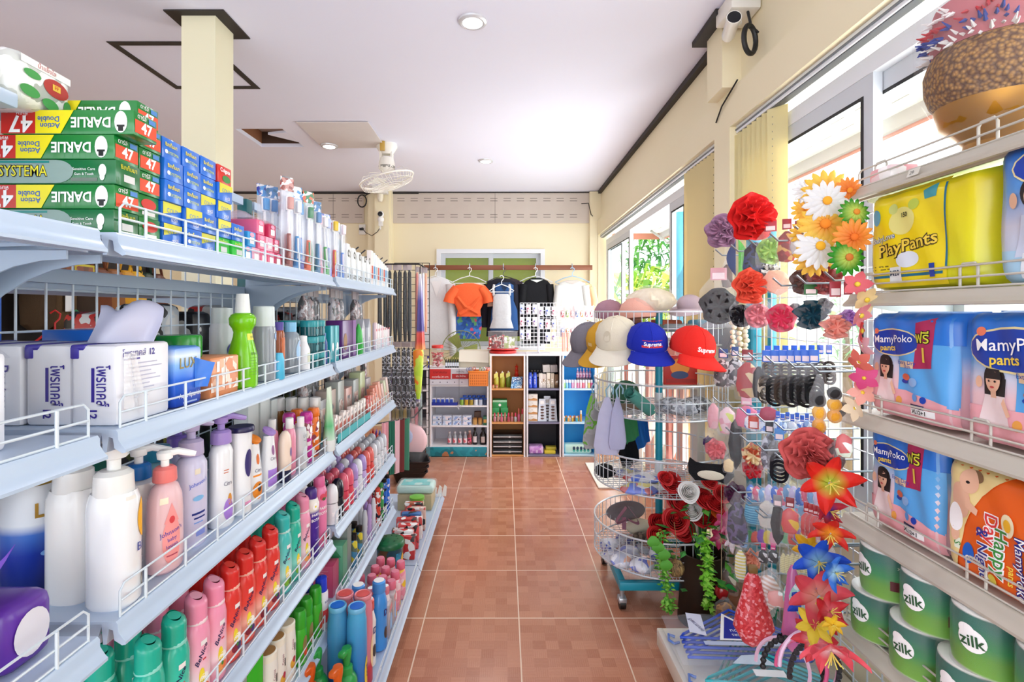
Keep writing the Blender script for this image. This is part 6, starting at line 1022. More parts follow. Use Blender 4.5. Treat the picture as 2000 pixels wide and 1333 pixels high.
t = thing('folded_umbrella', 'folded umbrella in orange, violet and lime hanging at the wire panel', 'umbrella', (-.625, 3.8, 1.58)); obj('canopy', G().lathe([(.008, 0), (.016, -.1), (.024, -.3), (.034, -.5), (.04, -.56)], GZ([(-.56, 'f08a3a'), (-.5, 'd8382a'), (-.44, 'e0483a'), (-.42, '3a2a86'), (-.2, '4a3a9a'), (0, 'e8e4f0')]), 12, wob=lambda a, q: 1+.15*math.sin(5*a)), t); obj('handle', G().tube([(0, 0, .0), (0, 0, .05), (.012, 0, .065), (.024, 0, .05)], .004, BM, 6), t)
t = thing('lime_sleeve', 'lime green and orange umbrella sleeve below the folded umbrella', 'sleeve', (-.63, 3.75, 1.02)); obj('sleeve', G().lathe([(.035, 0), (.04, -.02), (.034, -.15), (.022, -.3), (.012, -.36)], PR(('b8dc3a', 'c8e04a', 'f08a2a'), 7, .4, 'noise'), 12, 1, .6), t)
for i in range(5): hpack(f'translucent violet and grey scarf pack, {ORD[i]} in the third row of the wire panel', -.87+.05*i, 3.95, .86, .05, .3, PR(('6a5aa8', 'a8a0b8', 'd8d4e0', '8a7a6a', '4a4258'), 25, .3, 'noise', seed=0), 'scarf pack', 'scarf_pack', 'scarf packs on the wire panel')
for i in range(8):
    c = ['8a7a2a', 'a08a3a', '6a6a3a', 'b8a04a', '3a4a44', 'c8a8a8', 'd87a8a', '8a9a98'][i]; nm = ['olive', 'mustard', 'khaki', 'ochre', 'dark green', 'dusty pink', 'rose', 'grey green'][i]
    hpack(f'{nm} folded cloth hanging in the lower row of the wire panel', -.87+.03*i, 4.02, .70, .034, .3, c, 'cloth pack', 'cloth_pack')
t = thing('round_cushion', 'round pale pink cushion with a blue middle hanging in clear film', 'cushion', (-.755, 4.02, .42)); obj('cushion_body', G().ball((0, 0, -.13), .15, .04, .14, M('f4ccd2', .6), 22, 12), t); obj('centre_disc', G().ball((-.03, -.034, -.10), .075, .014, .075, M('b8c8ee', .5), 18, 8), t); obj('eye_dot', G().ball((-.01, -.05, -.085), .006, .003, .006, BK, 8, 5), t); obj('bag', G().grid(lambda u, v: ((u-.5)*.36, -.055, .06-.40*v), 3, 3, film('f4f4f8', .2)), t)
for i in range(5):
    c = ['e8a8b4', '2f6f5a', 'f0c8d0', '7a3a3a', '4a8a72'][i]; nm = ['pink', 'dark green', 'pale pink', 'maroon', 'sea green'][i]
    g = G().grid(lambda u, v: (-.80+.03*i+.012*math.sin(u*7+i)+.03*(u-.5)*(1-.3*v), 3.42+.04*i+.03*(u-.5), .55-.36*v+.02*abs(u-.5)), 6, 8, cloth(c), .003); tag(obj('hand_towel', g), f'{nm} hand towel hanging at the end of the lower shelves', 'towel')
for i in range(3):
    t = thing('black_basket', f'black plastic shopping basket, {("bottom", "middle", "top")[i]} of the tilted stack on the floor', 'basket', (-.745+.012*i, 3.93-.02*i, .012+.045*i), rot=(.12, .1, .35)); PB = M('141416', .3)
    obj('basket_wall', G().lathe([(.11, 0), (.155, .085), (.163, .088), (.163, .096), (.152, .095), (.106, .006), (.0, .005)], PB, 40, .85, .62, .3), t)
    if i == 2:
        g = G().flat((-.08, -.06, .008), (1, 0, 0), (0, 1, 0))
        for a in range(4):
            for b in range(4): g.poly([(.02+.035*a, .005+.03*b), (.034+.035*a, .015+.03*b), (.02+.035*a, .025+.03*b), (.006+.035*a, .015+.03*b)], M('8a6a50', .5), l=.001)
        obj('hole_pattern', g, t)
# packs hooked on the grid of the far bay
for r, (z, n) in enumerate(((1.385, 9), (1.11, 10), (.84, 8))):
    for i in range(n):
        c = [('8a6a6a', 'brown'), ('b89a98', 'rose grey'), ('3a3034', 'dark'), ('c8c4cc', 'silver'), ('a87a78', 'russet'), ('6a5a60', 'plum grey')][(i+r) % 6]
        hpack(f'{c[1]} bagged hair accessory, {ORD[i]} along the {("upper", "middle", "lower")[r]} hooks at the end of the bay', -.70-.015*(i % 3), 1.78+(.085 if r else .1)*i, z, .055, .17, PR((c[0], 'd8d0d4', c[0], '2a2428'), 28, .25, 'noise', seed=(i+r) % 6), 'hair accessory pack', 'hair_accessory_pack', 'bagged accessories at the end of the bay', .03, PI/2)
for i in range(6):
    tag(obj('display_hook', G().tube([(-.81, 2.02+.1*i, 1.545), (-.60, 2.02+.1*i, 1.535), (-.575, 2.02+.1*i, 1.555)], .003, M('3a3a40', .4, .4), 6)), f'empty steel display hook above the top shelf, {ORD[i]} of six', 'hook', 'empty display hooks')
# ---------------------------------------------------------------- seen through the grid: the next aisle
DKB = M('2a211d', .7)
t = thing('dark_backdrop', 'dark board added as a backdrop behind the wire grid', 'display board', (-2.32, 0, 0)); obj('board', G().box(-.03, 0, .6, 3.32, .0, 1.66, DKB), t); obj('edge_post', G().box(-.03, .03, 3.32, 3.36, 0, 1.66, M('1a1512', .6)), t)  # dark backdrop added so the view through the grid stays dark
tag(obj('side_rack', G().rbox(-2.25, -1.9, 1.9, 2.42, 1.425, 1.445, SHELF, .003)), 'white snack shelf of the next aisle seen through the grid', 'shelf')
for i in range(4): carton(f'yellow edged snack box with brown food picture, {ORD[i]} on the snack shelf', (-1.92, 1.93+.12*i, 1.4455), .2, .11, .07, M('c8b82a', .4), [('r', .02, .01, .2, .06, PR(('8a4a2a', 'c87a4a', '6a3a20'), 30, .4))], [('r', .008, .01, .1, .06, PR(('8a4a2a', 'c87a4a', '6a3a20'), 30, .4))], name='snack_box', group='snack boxes seen through the grid')
bags = [('4a3826', 'dark brown', 2.44), ('5a452e', 'brown', 2.56), ('3a2c22', 'umber', 2.68), ('6a3a22', 'russet', 2.80), ('8a5a34', 'tan', 2.90), ('c8902a', 'mustard', 3.0), ('d8a82f', 'yellow', 3.08), ('23352a', 'dark green', 3.17), ('5a3426', 'chestnut', 3.27)]
for i, (c, nm, y) in enumerate(bags):
    t = thing('hanging_bag', f'{nm} shoulder bag hanging on the dark board, {ORD[i]} from the near side', 'bag', (-2.22, y, 1.60)); m = cloth(c)
    obj('bag_body', G().lathe([(.03, -.06), (.075, -.1), (.085, -.25), (.08, -.36), (.03, -.40)], m, 14, .5, 1, .8), t); obj('strap', G().tube([(0, -.06, -.1), (0, -.03, .0), (0, .03, 0), (0, .06, -.1)], .008, m, 6), t); obj('flap', G().lathe([(.04, -.07), (.08, -.1), (.088, -.18), (.084, -.2)], M(c, .5), 14, .56, 1.02, .8), t)
    if i == 1: obj('price_tag', G().box(.05, .052, -.03, .02, -.3, -.2, M('e8e8e8', .5)), t)
for i in range(6):
    c = ['c82a2a', '2a8a5a', '3a3028', 'c8a83a', '4a3a2a', '5a2a2a'][i]; nm = ['red', 'green', 'dark', 'yellow', 'brown', 'maroon'][i]
    t = hanger(f'{nm} plastic hanger with dark clothes in the next aisle, {ORD[i]} from the near side', -2.15, 2.45+.12*i, 1.21, c, .1); t.rotation_euler = (0, 0, 1.2); obj('garment', G().lathe([(.02, -.03), (.1, -.08), (.11, -.3), (.12, -.5)], cloth(['5a1f1f', '23201e', '2a241f', '332a22', '2a2420', '3a1f1f'][i]), 12, 1, .4), t)
for i in range(2):
    t = bottle(f'tin with blue and white stripes seen through the grid, {("near", "far")[i]} one', (-2.05, 3.02+.2*i, 1.08), [(.085, 0), (.088, .004), (.088, .16)], PR(('2a56a8', 'e0e8f0'), 18, .3, 'wave'), caps=[('lid', [(.09, .16), (.091, .162), (.091, .172), (0, .175)], M('9aa8b8', .3, .4))], name='striped_tin', cat='tin', n=24)
tag(obj('counter_shelf', G().rbox(-2.3, -1.85, 2.3, 4.2, 1.055, 1.078, M('5a4a40', .6), .003)), 'brown shelf carrying the striped tins in the next aisle', 'shelf')
carton('dark red box with white letters beyond the striped tins', (-1.95, 3.45, 1.0785), .18, .12, .16, M('5a1a1a', .4), [('t', 'Gr', .09, .1, .05, WT)], [('t', 'G', .06, .1, .05, WT)], name='red_box')
carton('bright blue toy box with a pointed cartoon card back seen through the grid', (-1.62, 1.62, 1.16), .2, .03, .19, M('2a6ac8', .4), [('e', .13, .06, .03, .04, M('b8703a', .4)), ('t', 'TOY', .12, .13, .04, M('e8c82a', .4)), ('r', .15, .1, .2, .12, WT)], name='toy_box')
tag(obj('rear_shelf', G().rbox(-1.9, -1.5, .9, 2.1, 1.135, 1.158, SHELF2, .003)), 'shelf behind the wire grid carrying the toy box', 'shelf')
struct('door_1', G().box(-3.06, -2.9, BY-.03, BY+.01, 0, 2.1, M('5a3320', .6)))
for r, (z, cs) in enumerate(((1.13, (('b82a24', 'red and black'), ('c8ccd0', 'silver'), ('26262a', 'black'))), (.86, (('4a5a24', 'olive'), ('8a8a3a', 'yellow green'), ('2a3a24', 'dark green'))), (.58, (('3a3a44', 'charcoal'), ('6a4a3a', 'brown'), ('2a4a5a', 'slate blue'))))):
    tag(obj('rear_shelf', G().rbox(-1.14, -.86, .74, 2.52, z-.02, z, SHELF2, .003)), f'{["upper", "middle", "lower"][r]} shelf on the hidden side of the shelving', 'shelf')
    for i in range(9):
        c, nm = cs[i % 3]; carton(f'{nm} pouch on the {["upper", "middle", "lower"][r]} hidden side shelf, {ORD[i]} from the near end', (-.88, 1.15+.15*i, z), .12, .1, .17+.02*(i % 2), PR((c, '1c1a1c', c, 'd8d4d0'), 12, .35, 'noise', seed=i), rz=0, name='refill_pouch', cat='pouch', group='pouches on the hidden side', r=.02)
# ---------------------------------------------------------------- basket carousel
CX, CY = .737, 2.44
WG = M('d4dae0', .3, .3)
t = thing('wire_basket_rack', 'teal wheeled rack with four round white wire baskets', 'basket rack', (CX, CY, 0)); TQ = M('1590a8', .35)
obj('pole', G().lathe([(.017, .13), (.017, 1.36)], TQ, 16), t)
for z in (.52, .84, 1.15): obj('pole_sleeve', G().lathe([(.02, z-.02), (.02, z+.075)], M('e6eef2', .35), 16), t)
obj('base_frame', G().rbox(-.235, .235, -.215, -.185, .085, .12, TQ, .003).rbox(-.235, .235, .185, .215, .085, .12, TQ, .003).rbox(-.235, -.205, -.185, .185, .085, .12, TQ, .003).rbox(.205, .235, -.185, .185, .085, .12, TQ, .003).rbox(-.205, .205, -.015, .015, .085, .12, TQ, .003).rbox(-.02, .02, -.02, .02, .1, .16, TQ, .003), t)
for sx_ in (-1, 1):
    for sy_ in (-1, 1):
        c = obj('caster', G().tube([(0, 0, .085), (0, 0, .05)], .01, M('a8adb2', .3, .6), 8).rbox(-.018, .018, -.022, .022, .03, .055, M('b0b4b8', .3, .6), .006), t, (sx_*.222, sy_*.2, 0))
        obj('wheel', G().tube([(-.013, 0, .0255), (.013, 0, .0255)], .025, BK, 18), c)
def basket(z0, z1, r=.303):
    b = obj('basket', G().tube([(r*math.cos(2*PI*k/48), r*math.sin(2*PI*k/48), z1) for k in range(48)], .0042, WG, 6, True), t)
    g = G()
    for zz, rr, w in ((z0, r, .0036), ((z0+z1)/2, r, .002), (z0+.012, r*.55, .002)): g.tube([(rr*math.cos(2*PI*k/48), rr*math.sin(2*PI*k/48), zz) for k in range(48)], w, WG, 5, True)
    for k in range(54):
        a = 2*PI*k/54; g.tube([(r*math.cos(a), r*math.sin(a), z0), (r*math.cos(a), r*math.sin(a), z1)], .0019, WG, 5)
    obj('wire_mesh', g, b); g = G(); s = .028; n = int(r/s)
    for k in range(-n, n+1):
        L_ = math.sqrt(max(0, r*r-(k*s)**2)); g.tube([(k*s, -L_, z0), (k*s, L_, z0)], .0017, WG, 4).tube([(-L_, k*s, z0+.003), (L_, k*s, z0+.003)], .0017, WG, 4)
    obj('floor_mesh', g, b)
for z0, z1 in ((.175, .325), (.515, .665), (.838, .985), (1.155, 1.30)): basket(z0, z1)
# caps on the rim
def capm(label, px, py, Y, size, c, brim=None, rz=0, tilt=.25, deco=None, back=None, roll=0):
    p = W(px, py, Y); t = thing('baseball_cap', label, 'cap', p, rot=(tilt, roll, rz)); s = size; m = cloth(c) if isinstance(c, str) else c
    obj('crown', G().lathe([(s, 0), (s*1.03, s*.12), (s*.99, s*.5), (s*.82, s*.85), (s*.5, s*1.08), (s*.2, s*1.17), (0, s*1.18)], m, 30, .92, 1.05), t)
    def bf(u, v):
        a = -PI/2+(u-.5)*2.15; r0 = s*1.0; r1 = s*(1.0+.9*(math.cos((u-.5)*PI*.98)**.6 if abs(u-.5) < .5 else 0)); r = r0+(r1-r0)*v
        return (r*math.cos(a)*.92, r*math.sin(a)*1.05, -.02*s-s*.28*v-.10*s*abs(u-.5)*2*v)
    obj('brim', G().grid(bf, 20, 6, cloth(brim) if brim else m, .003), t); obj('button', G().ball((0, 0, s*1.18), s*.07, s*.07, s*.05, m, 8, 5), t)
    g = G()
    for k in range(6):
        a = PI/6+k*PI/3; g.tube([(q*math.cos(a)*.92, q*math.sin(a)*1.05, zz) for q, zz in ((s*1.032, s*.12), (s*.995, s*.5), (s*.825, s*.85), (s*.505, s*1.08), (s*.1, s*1.19))], .0011, cloth(brim or (c if isinstance(c, str) else '888888')), 4)
    obj('seam', g, t)
    if deco:
        P = [(s, 0), (s*1.03, s*.12), (s*.99, s*.5), (s*.82, s*.85)]
        g = G().surf(lambda x, y, l: Vector(((rad(P, y)+l)*math.cos(-PI/2+x/s)*.92, (rad(P, y)+l)*math.sin(-PI/2+x/s)*1.05, y))); obj('print', draw(g, deco), t)
    return t
capm('grey baseball cap hooked on the basket rim, first from the shelf units', 1152, 672, 2.42, .088, '77737c', rz=-.85, tilt=.45)
capm('mustard yellow baseball cap between the grey and the cream caps', 1185, 672, 2.30, .09, 'c8962e', rz=-.7, tilt=.4, deco=[('r', -.05, .03, -.02, .045, M('d8b878', .7))])
capm('cream baseball cap with a beaded brim edge', 1205, 668, 2.18, .094, 'd6cdb8', 'ddd6c6', rz=-.45, tilt=.35, deco=[('e', -.02, .06, .02, .022, cloth('c8bda6', None, 60))])
capm('royal blue cap with a red box logo on the front', 1263, 678, 2.08, .0865, '1b2aa0', rz=-.04, tilt=.22, deco=[('r', -.044, .022, .048, .05, M('c8242c', .6)), ('t', 'Supreme', .002, .036, .021, WT, dict(l=.002, bold=.02))])
capm('bright red cap with white lettering on the front', 1350, 688, 2.02, .0885, 'dc2a22', rz=.18, tilt=.18, roll=.12, deco=[('t', 'Supreme', .012, .03, .024, WT, dict(bold=.03))])
capm('grey cap hooked behind the red one', 1398, 672, 2.3, .088, '8f8f96', rz=1.1, tilt=.5)
capm('dusty pink cap lying inside the top basket', 1245, 622, 2.42, .085, 'e0a898', rz=-2.6, tilt=.1); capm('mauve cap at the back of the top basket', 1190, 622, 2.62, .08, 'a8808e', rz=.5, tilt=.1)
def blob(name, label, cat, p, rx, ry, rz_, m, wob=.12, f=5, seed=0, grp=None, n=24, k=12, extra=None):
    t = thing(name, label, cat, p, group=grp)
    g = G().lathe([(math.sin(PI*i/k)+1e-5, -math.cos(PI*i/k)*rz_) for i in range(k+1)], m, n, rx, ry, wob=lambda a, q: 1+wob*math.sin(f*a+seed+6*q)*math.sin(PI*q)+wob*.6*math.sin((f+4)*a-seed*2+11*q)*math.sin(PI*q))
    obj('bundle' if not extra else extra, g, t); return t
t = blob('hat_bundle', 'cream organza hats heaped in clear film on the top basket', 'hats', W(1272, 588, 2.44), .105, .10, .062, cloth('d8c4a6', 'efe6d6', 40), .12, 5, 1, extra='hat_heap'); obj('film_wrap', G().lathe([(math.sin(PI*i/10)+1e-5, -math.cos(PI*i/10)*.075) for i in range(11)], film('f4f0e6', .3), 24, .115, .11, wob=lambda a, q: 1+.07*math.sin(6*a+5*q)), t)
t = blob('sun_hat', 'mauve sun hat with a turned up brim on the top basket', 'hat', W(1347, 596, 2.44), .06, .07, .05, cloth('b9a6b0'), .02, 3, 0, extra='crown'); obj('brim', G().grid(lambda u, v: ((.06+.035*v)*math.cos(2*PI*u), (.07+.035*v)*math.sin(2*PI*u), -.02+.035*v*math.sin(2*PI*u+.8)), 26, 3, cloth('cbbac4'), .002), t)
for i, (c, nm, px, py, w) in enumerate((('5a6a64', 'grey green', 1262, 640, .07), ('a85a44', 'brick', 1300, 632, .06), ('8a9aa0', 'slate striped', 1325, 640, .07), ('4aa8c8', 'turquoise striped', 1375, 632, .075), ('c86a78', 'rose', 1200, 650, .05))):
    t = thing('folded_hat', f'{nm} folded cloth hat stacked inside the top basket', 'hat', W(px, py, 2.44+.06*(i % 2)), .3*i); obj('fold', G().rbox(-w, w, -.06, .06, -.02, .018, PR((c, 'e6e4e0', c, c), 45, .8, 'wave') if 'striped' in nm else cloth(c), .016, 3), t)
# middle baskets
t = thing('rolled_mat', 'sea green rolled mat leaning in the third basket', 'mat', W(1270, 800, 2.26), rot=(.35, -.95, .2)); obj('roll', G().grid(lambda u, v: ((.012+.022*u)*math.cos(11*u), (.012+.022*u)*math.sin(11*u), .16*v), 40, 2, M('4a8f84', .6), .002), t)
blob('green_cloth', 'dark green cloth bundle at the back of the third basket', 'cloth', W(1222, 772, 2.6), .075, .05, .075, cloth('3f6a52'), .15, 4, 2, extra='cloth_heap'); blob('brown_cloth', 'brown cloth lying in the third basket', 'cloth', W(1222, 800, 2.45), .08, .07, .025, cloth('7a6a5a'), .12, 5, 1, extra='cloth_heap')
for i, (px, py, Y, nm) in enumerate(((1312, 792, 2.3, 'nearer the pole'), (1362, 790, 2.36, 'nearer the window'), (1335, 797, 2.22, 'in front'))):
    t = blob('stocking_bag', f'clear bag of dark grey stockings in the third basket, {nm}', 'bag', W(px, py, Y), .062, .05, .036, PR(('3a3f4a', '8a92a0', 'c8ccd4', '2c3038'), 24, .4, 'noise', seed=i), .18, 6, i, extra='stockings'); obj('film_wrap', G().lathe([(math.sin(PI*q/8)+1e-5, -math.cos(PI*q/8)*.042) for q in range(9)], film('eef2f6', .3), 18, .07, .057, wob=lambda a, q: 1+.12*math.sin(5*a+4*q)), t)
def sack(name, label, px, py, Y, w, hh, m, tw=0):
    p = W(px, py, Y); t = thing(name, label, 'cloth bag', p, tw); obj('sack_body', G().lathe([(w*.16, 0), (w*.3, -.02), (w*.62, -hh*.28), (w*.85, -hh*.6), (w, -hh*.85), (w*.8, -hh*.98), (.001, -hh)], m, 22, 1, .35, .9, wob=lambda a, q: 1+.08*math.sin(6*a)*(1-q*.5)), t); obj('neck_hook', G().tube([(0, 0, -.01), (-.006, 0, .03), (.012, 0, .055), (.026, 0, .035), (.024, 0, .012)], .004, M('8fb8cc', .4), 6), t); return t
sack('drawstring_bag', 'grey hat bag with green leaf patches hanging off the third basket', 1158, 768, 2.47, .055, .27, PR(('9c9c9e', '9c9c9e', 'a8a8aa', '6aa83a', '9c9c9e', '7ab84a'), 11, .85, 'noise'), .3)
sack('drawstring_bag', 'lavender grey cloth bag hanging off the third basket', 1186, 776, 2.25, .058, .255, cloth('b7b7d2', 'c4c4dc', 30), -.2)
sack('cloth_mitten', 'second lavender cloth bag behind the first one', 1206, 776, 2.22, .042, .23, cloth('a9a9c6'), .2)
for i, (px, py, c, nm, w, hh) in enumerate(((1225, 815, '3f8a5a', 'green', .05, .14), (1247, 820, '1f5fa8', 'blue', .045, .16), (1222, 850, '16171c', 'black', .06, .19))):
    tag(obj('hanging_cloth', G().grid(lambda u, v, i=i, px=px, py=py, w=w, hh=hh: tuple(W(px, py, 2.62+.03*i)+Vector(((u-.5)*2*w*(1-.35*v)+.03*v, .012*math.sin(9*u+i), -hh*v*(1-.3*u)))), 10, 6, cloth(c), .003)), f'{nm} cloth hanging between the second and third baskets', 'cloth')
t = carton('red picture book standing behind the caps', tuple(W(1362, 752, 2.62)), .17, .02, .15, M('c8302a', .4), [('e', .08, .09, .05, .045, M('f0903a', .4)), ('e', .08, .05, .045, .02, M('3a4a7a', .4), dict(l=.0012)), ('r', .01, .01, .16, .03, M('a82020', .4))], cat='book', name='picture_book')
tag(obj('book_ledge', G().box(.79, 1.02, 2.60, 2.70, .905, .925, M('d8d4cc', .5)).box(.98, 1.02, 2.60, 2.70, 0, .905, M('d8d4cc', .5))), 'plain ledge carrying the red picture book by the window', 'ledge')
def packbag(label, px, py, Y, rx, ry, rz_, cols, seed, name='toy_pack', cat='pack', rot=None):
    t = blob(name, label, cat, W(px, py, Y), rx, ry, rz_, PR(cols, 26, .3, seed=seed), .1, 4, seed, extra='contents'); obj('film_wrap', G().lathe([(math.sin(PI*q/8)+1e-5, -math.cos(PI*q/8)*(rz_+.005)) for q in range(9)], film('f2f4fa', .3), 18, rx+.006, ry+.006, wob=lambda a, q: 1+.1*math.sin(5*a+4*q)), t); return t
tc = ('2a52c8', 'e8d83a', 'f0f0f4', '3a6ae0', 'c83a3a', 'e8eaf0')
for i, (px, py, Y, nm) in enumerate(((1225, 925, 2.55, 'by the rim'), (1255, 935, 2.35, 'in the middle'), (1290, 930, 2.45, 'by the pole'), (1250, 955, 2.24, 'in front'), (1300, 955, 2.3, 'beyond the pole'))):
    packbag(f'blue and yellow printed toy pack in the second basket, {nm}', px, py, Y, .085, .06, .022, tc, i)
blob('black_cloth', 'black cloth at the edge of the second basket', 'cloth', W(1182, 920, 2.45), .045, .06, .03, cloth('17171b'), .15, 4, 1, extra='cloth_heap'); packbag('pale pink folded pack at the back of the second basket', 1310, 925, 2.66, .09, .04, .02, ('f0c0c8', 'e8a0ac', 'f4d8dc'), 3)
bc2 = ('d8dcea', 'f0f2f8', '2f4fc0', 'b8c0d8', 'e8eaf4', '4a6ad8', 'f0b08a')
for i, (px, py, Y, nm) in enumerate(((1192, 1065, 2.5, 'by the rim'), (1222, 1055, 2.62, 'at the back'), (1230, 1080, 2.4, 'in the middle'), (1262, 1070, 2.52, 'behind the middle one'), (1215, 1095, 2.28, 'in front'), (1255, 1105, 2.22, 'nearest the vase'), (1290, 1085, 2.36, 'under the pole'), (1200, 1090, 2.42, 'low by the rim'))):
    packbag(f'crinkled clear bag of white and blue toys in the bottom basket, {nm}', px, py, Y, .05, .045, .03, bc2, i, 'toy_bag', 'bag')
t = thing('ribbon_bow', 'mauve ribbon bow standing in the bottom basket', 'bow', W(1225, 1015, 2.5)); RB = cloth('9a6a7c')
for s in (-1, 1): obj('loop', G().grid(lambda u, v: (s*(.005+.05*math.sin(PI*u)*(1 if u < .6 else 1)), (v-.5)*.03, .06*u*u-.03*math.sin(PI*u)), 10, 3, RB, .0015), t)
obj('tail', G().grid(lambda u, v: (-.015+.02*(v-.5), 0, .01-.06*u), 4, 2, RB, .0015), t)
blob('cream_hat', 'cream cloth hat behind the toy bags in the bottom basket', 'hat', W(1250, 1030, 2.6), .07, .05, .04, cloth('d8d0b8'), .06, 3, 1, extra='crown')
t = thing('hair_brush', 'dark round hair brush lying in the bottom basket', 'brush', W(1255, 1050, 2.5), rot=(1.2, .3, .4)); obj('bristles', G().lathe([(.02, -.05), (.024, -.03), (.024, .04), (.018, .05)], PR(('3a2f28', '7a6a5a', '54483c'), 60, .6), 18), t); obj('handle', G().tube([(0, 0, .05), (0, 0, .13)], .008, BK, 8), t)
t = thing('grey_sun_hat', 'grey straw brim hat at the back of the bottom basket', 'hat', W(1222, 1000, 2.66), rot=(-.9, 0, 0)); obj('brim', G().lathe([(.03, .02), (.05, .004), (.10, 0), (.10, .003), (.05, .008)], cloth('8f8b90'), 26), t)
# ---------------------------------------------------------------- hair accessory stand by the window
GX = 1.03
t = thing('accessory_stand', 'teal posted wire stand for hair accessories beside the near window', 'display stand')
for y in (2.12, 1.27): obj('post', G().rbox(GX-.02, GX+.025, y-.022, y+.022, 0, 1.62, TQ, .003), t)
obj('slim_post', G().rbox(GX+.02, GX+.045, 2.02, 2.045, 0, 1.62, TQ, .003), t)
g = G()
for k in range(15): g.tube([(GX, 1.28+.0577*k, .14), (GX, 1.28+.0577*k, 1.58)], .0022, WG, 5)
for k in range(20): g.tube([(GX+.003, 1.28, .14+.0757*k), (GX+.003, 2.12, .14+.0757*k)], .0022, WG, 5)
obj('grid_mesh', g, t)
d = obj('deck', G().rbox(.56, 1.08, 1.26, 1.86, .135, .15, M('d8d2c4', .5), .002).rbox(.553, .575, .2, 1.86, .09, .152, M('d8d2c4', .45), .004).rbox(.58, 1.08, .2, 1.258, .135, .15, M('d8d2c4', .5), .002).rbox(.62, 1.06, .3, 1.8, 0, .134, M('b8b0a2', .6), .002), t)
_hooks = 0
def AP(px, py, X): Y = X*1000/(px-985); return Vector((X, Y, 1.30-(py-609)*Y/1000))
def hookrow(px, py, n, step, L_=.24, x0=None):
    """a rank of hooks leaving the grid towards the aisle"""
    global _hooks
    p = AP(px, py, GX-L_)
    for i in range(n):
        y = p.y-step*i; _hooks += 1
        tag(obj('display_hook', G().tube([(GX, y, p.z), (GX-L_+.02, y, p.z-.004), (GX-L_-.005, y, p.z+.018)], .003, M('8f959c', .3, .6), 6)), 'steel display hook on the accessory grid beside the window', 'hook', 'hooks of the accessory grid')
hookrow(1400, 497, 5, .13); hookrow(1440, 563, 5, .12); hookrow(1408, 690, 6, .11); hookrow(1395, 785, 6, .11); hookrow(1420, 845, 5, .11); hookrow(1450, 985, 5, .1); hookrow(1440, 1060, 5, .1); hookrow(1430, 960, 5, .1)
# --- flowers and bagged bows
def ruffle(label, p, d, c, rz=0, tilt=0, name='fabric_flower', cat='fabric flower', cen=None, L_=5, seed=0):
    """layers of frilled cloth facing -Y before rotation"""
    t = thing(name, label, cat, p, rot=(tilt, 0, rz)); m = cloth(c, None, 160); R = d/2
    for k in range(L_):
        r1 = R*(1-.15*k); f = 5+k % 3; am = R*(.16+.05*k)
        g = G().grid(lambda u, v, k=k, r1=r1, f=f, am=am: ((r1*v*(1+.06*math.sin(f*2*PI*u+k)))*math.cos(2*PI*u+k*.7), -R*.11*k-R*.10*v*(1-k*.1)-am*v*v*math.sin((f+2)*2*PI*u+k*1.7+seed)-R*.05*k*v, (r1*v*(1+.06*math.sin(f*2*PI*u+k)))*math.sin(2*PI*u+k*.7)), 44, 8, m, .0012); obj('petal_layer', g, t, smooth=100)
    if cen: obj('flower_centre', G().ball((0, -R*.62, 0), R*.16, R*.1, R*.16, M(cen, .6), 12, 8), t)
    return t
ruffle('mauve frilled fabric flower hanging left of the big red one', AP(1412, 452, .80), .125, '9f7894', rz=-.75, cen=None)
tg = ruffle('big red fabric flower at the top of the accessory stand', AP(1466, 425, .80), .155, 'd42020', rz=.05, tilt=.1, seed=1)
ruffle('coral red fabric flower with a price sticker below the red one', AP(1462, 560, .78), .115, 'e2543e', rz=.15, seed=2)
ruffle('large dusty rose frilled flower hung low on the stand', AP(1578, 886, .72), .125, 'c85a58', rz=-.25, seed=3, L_=6)
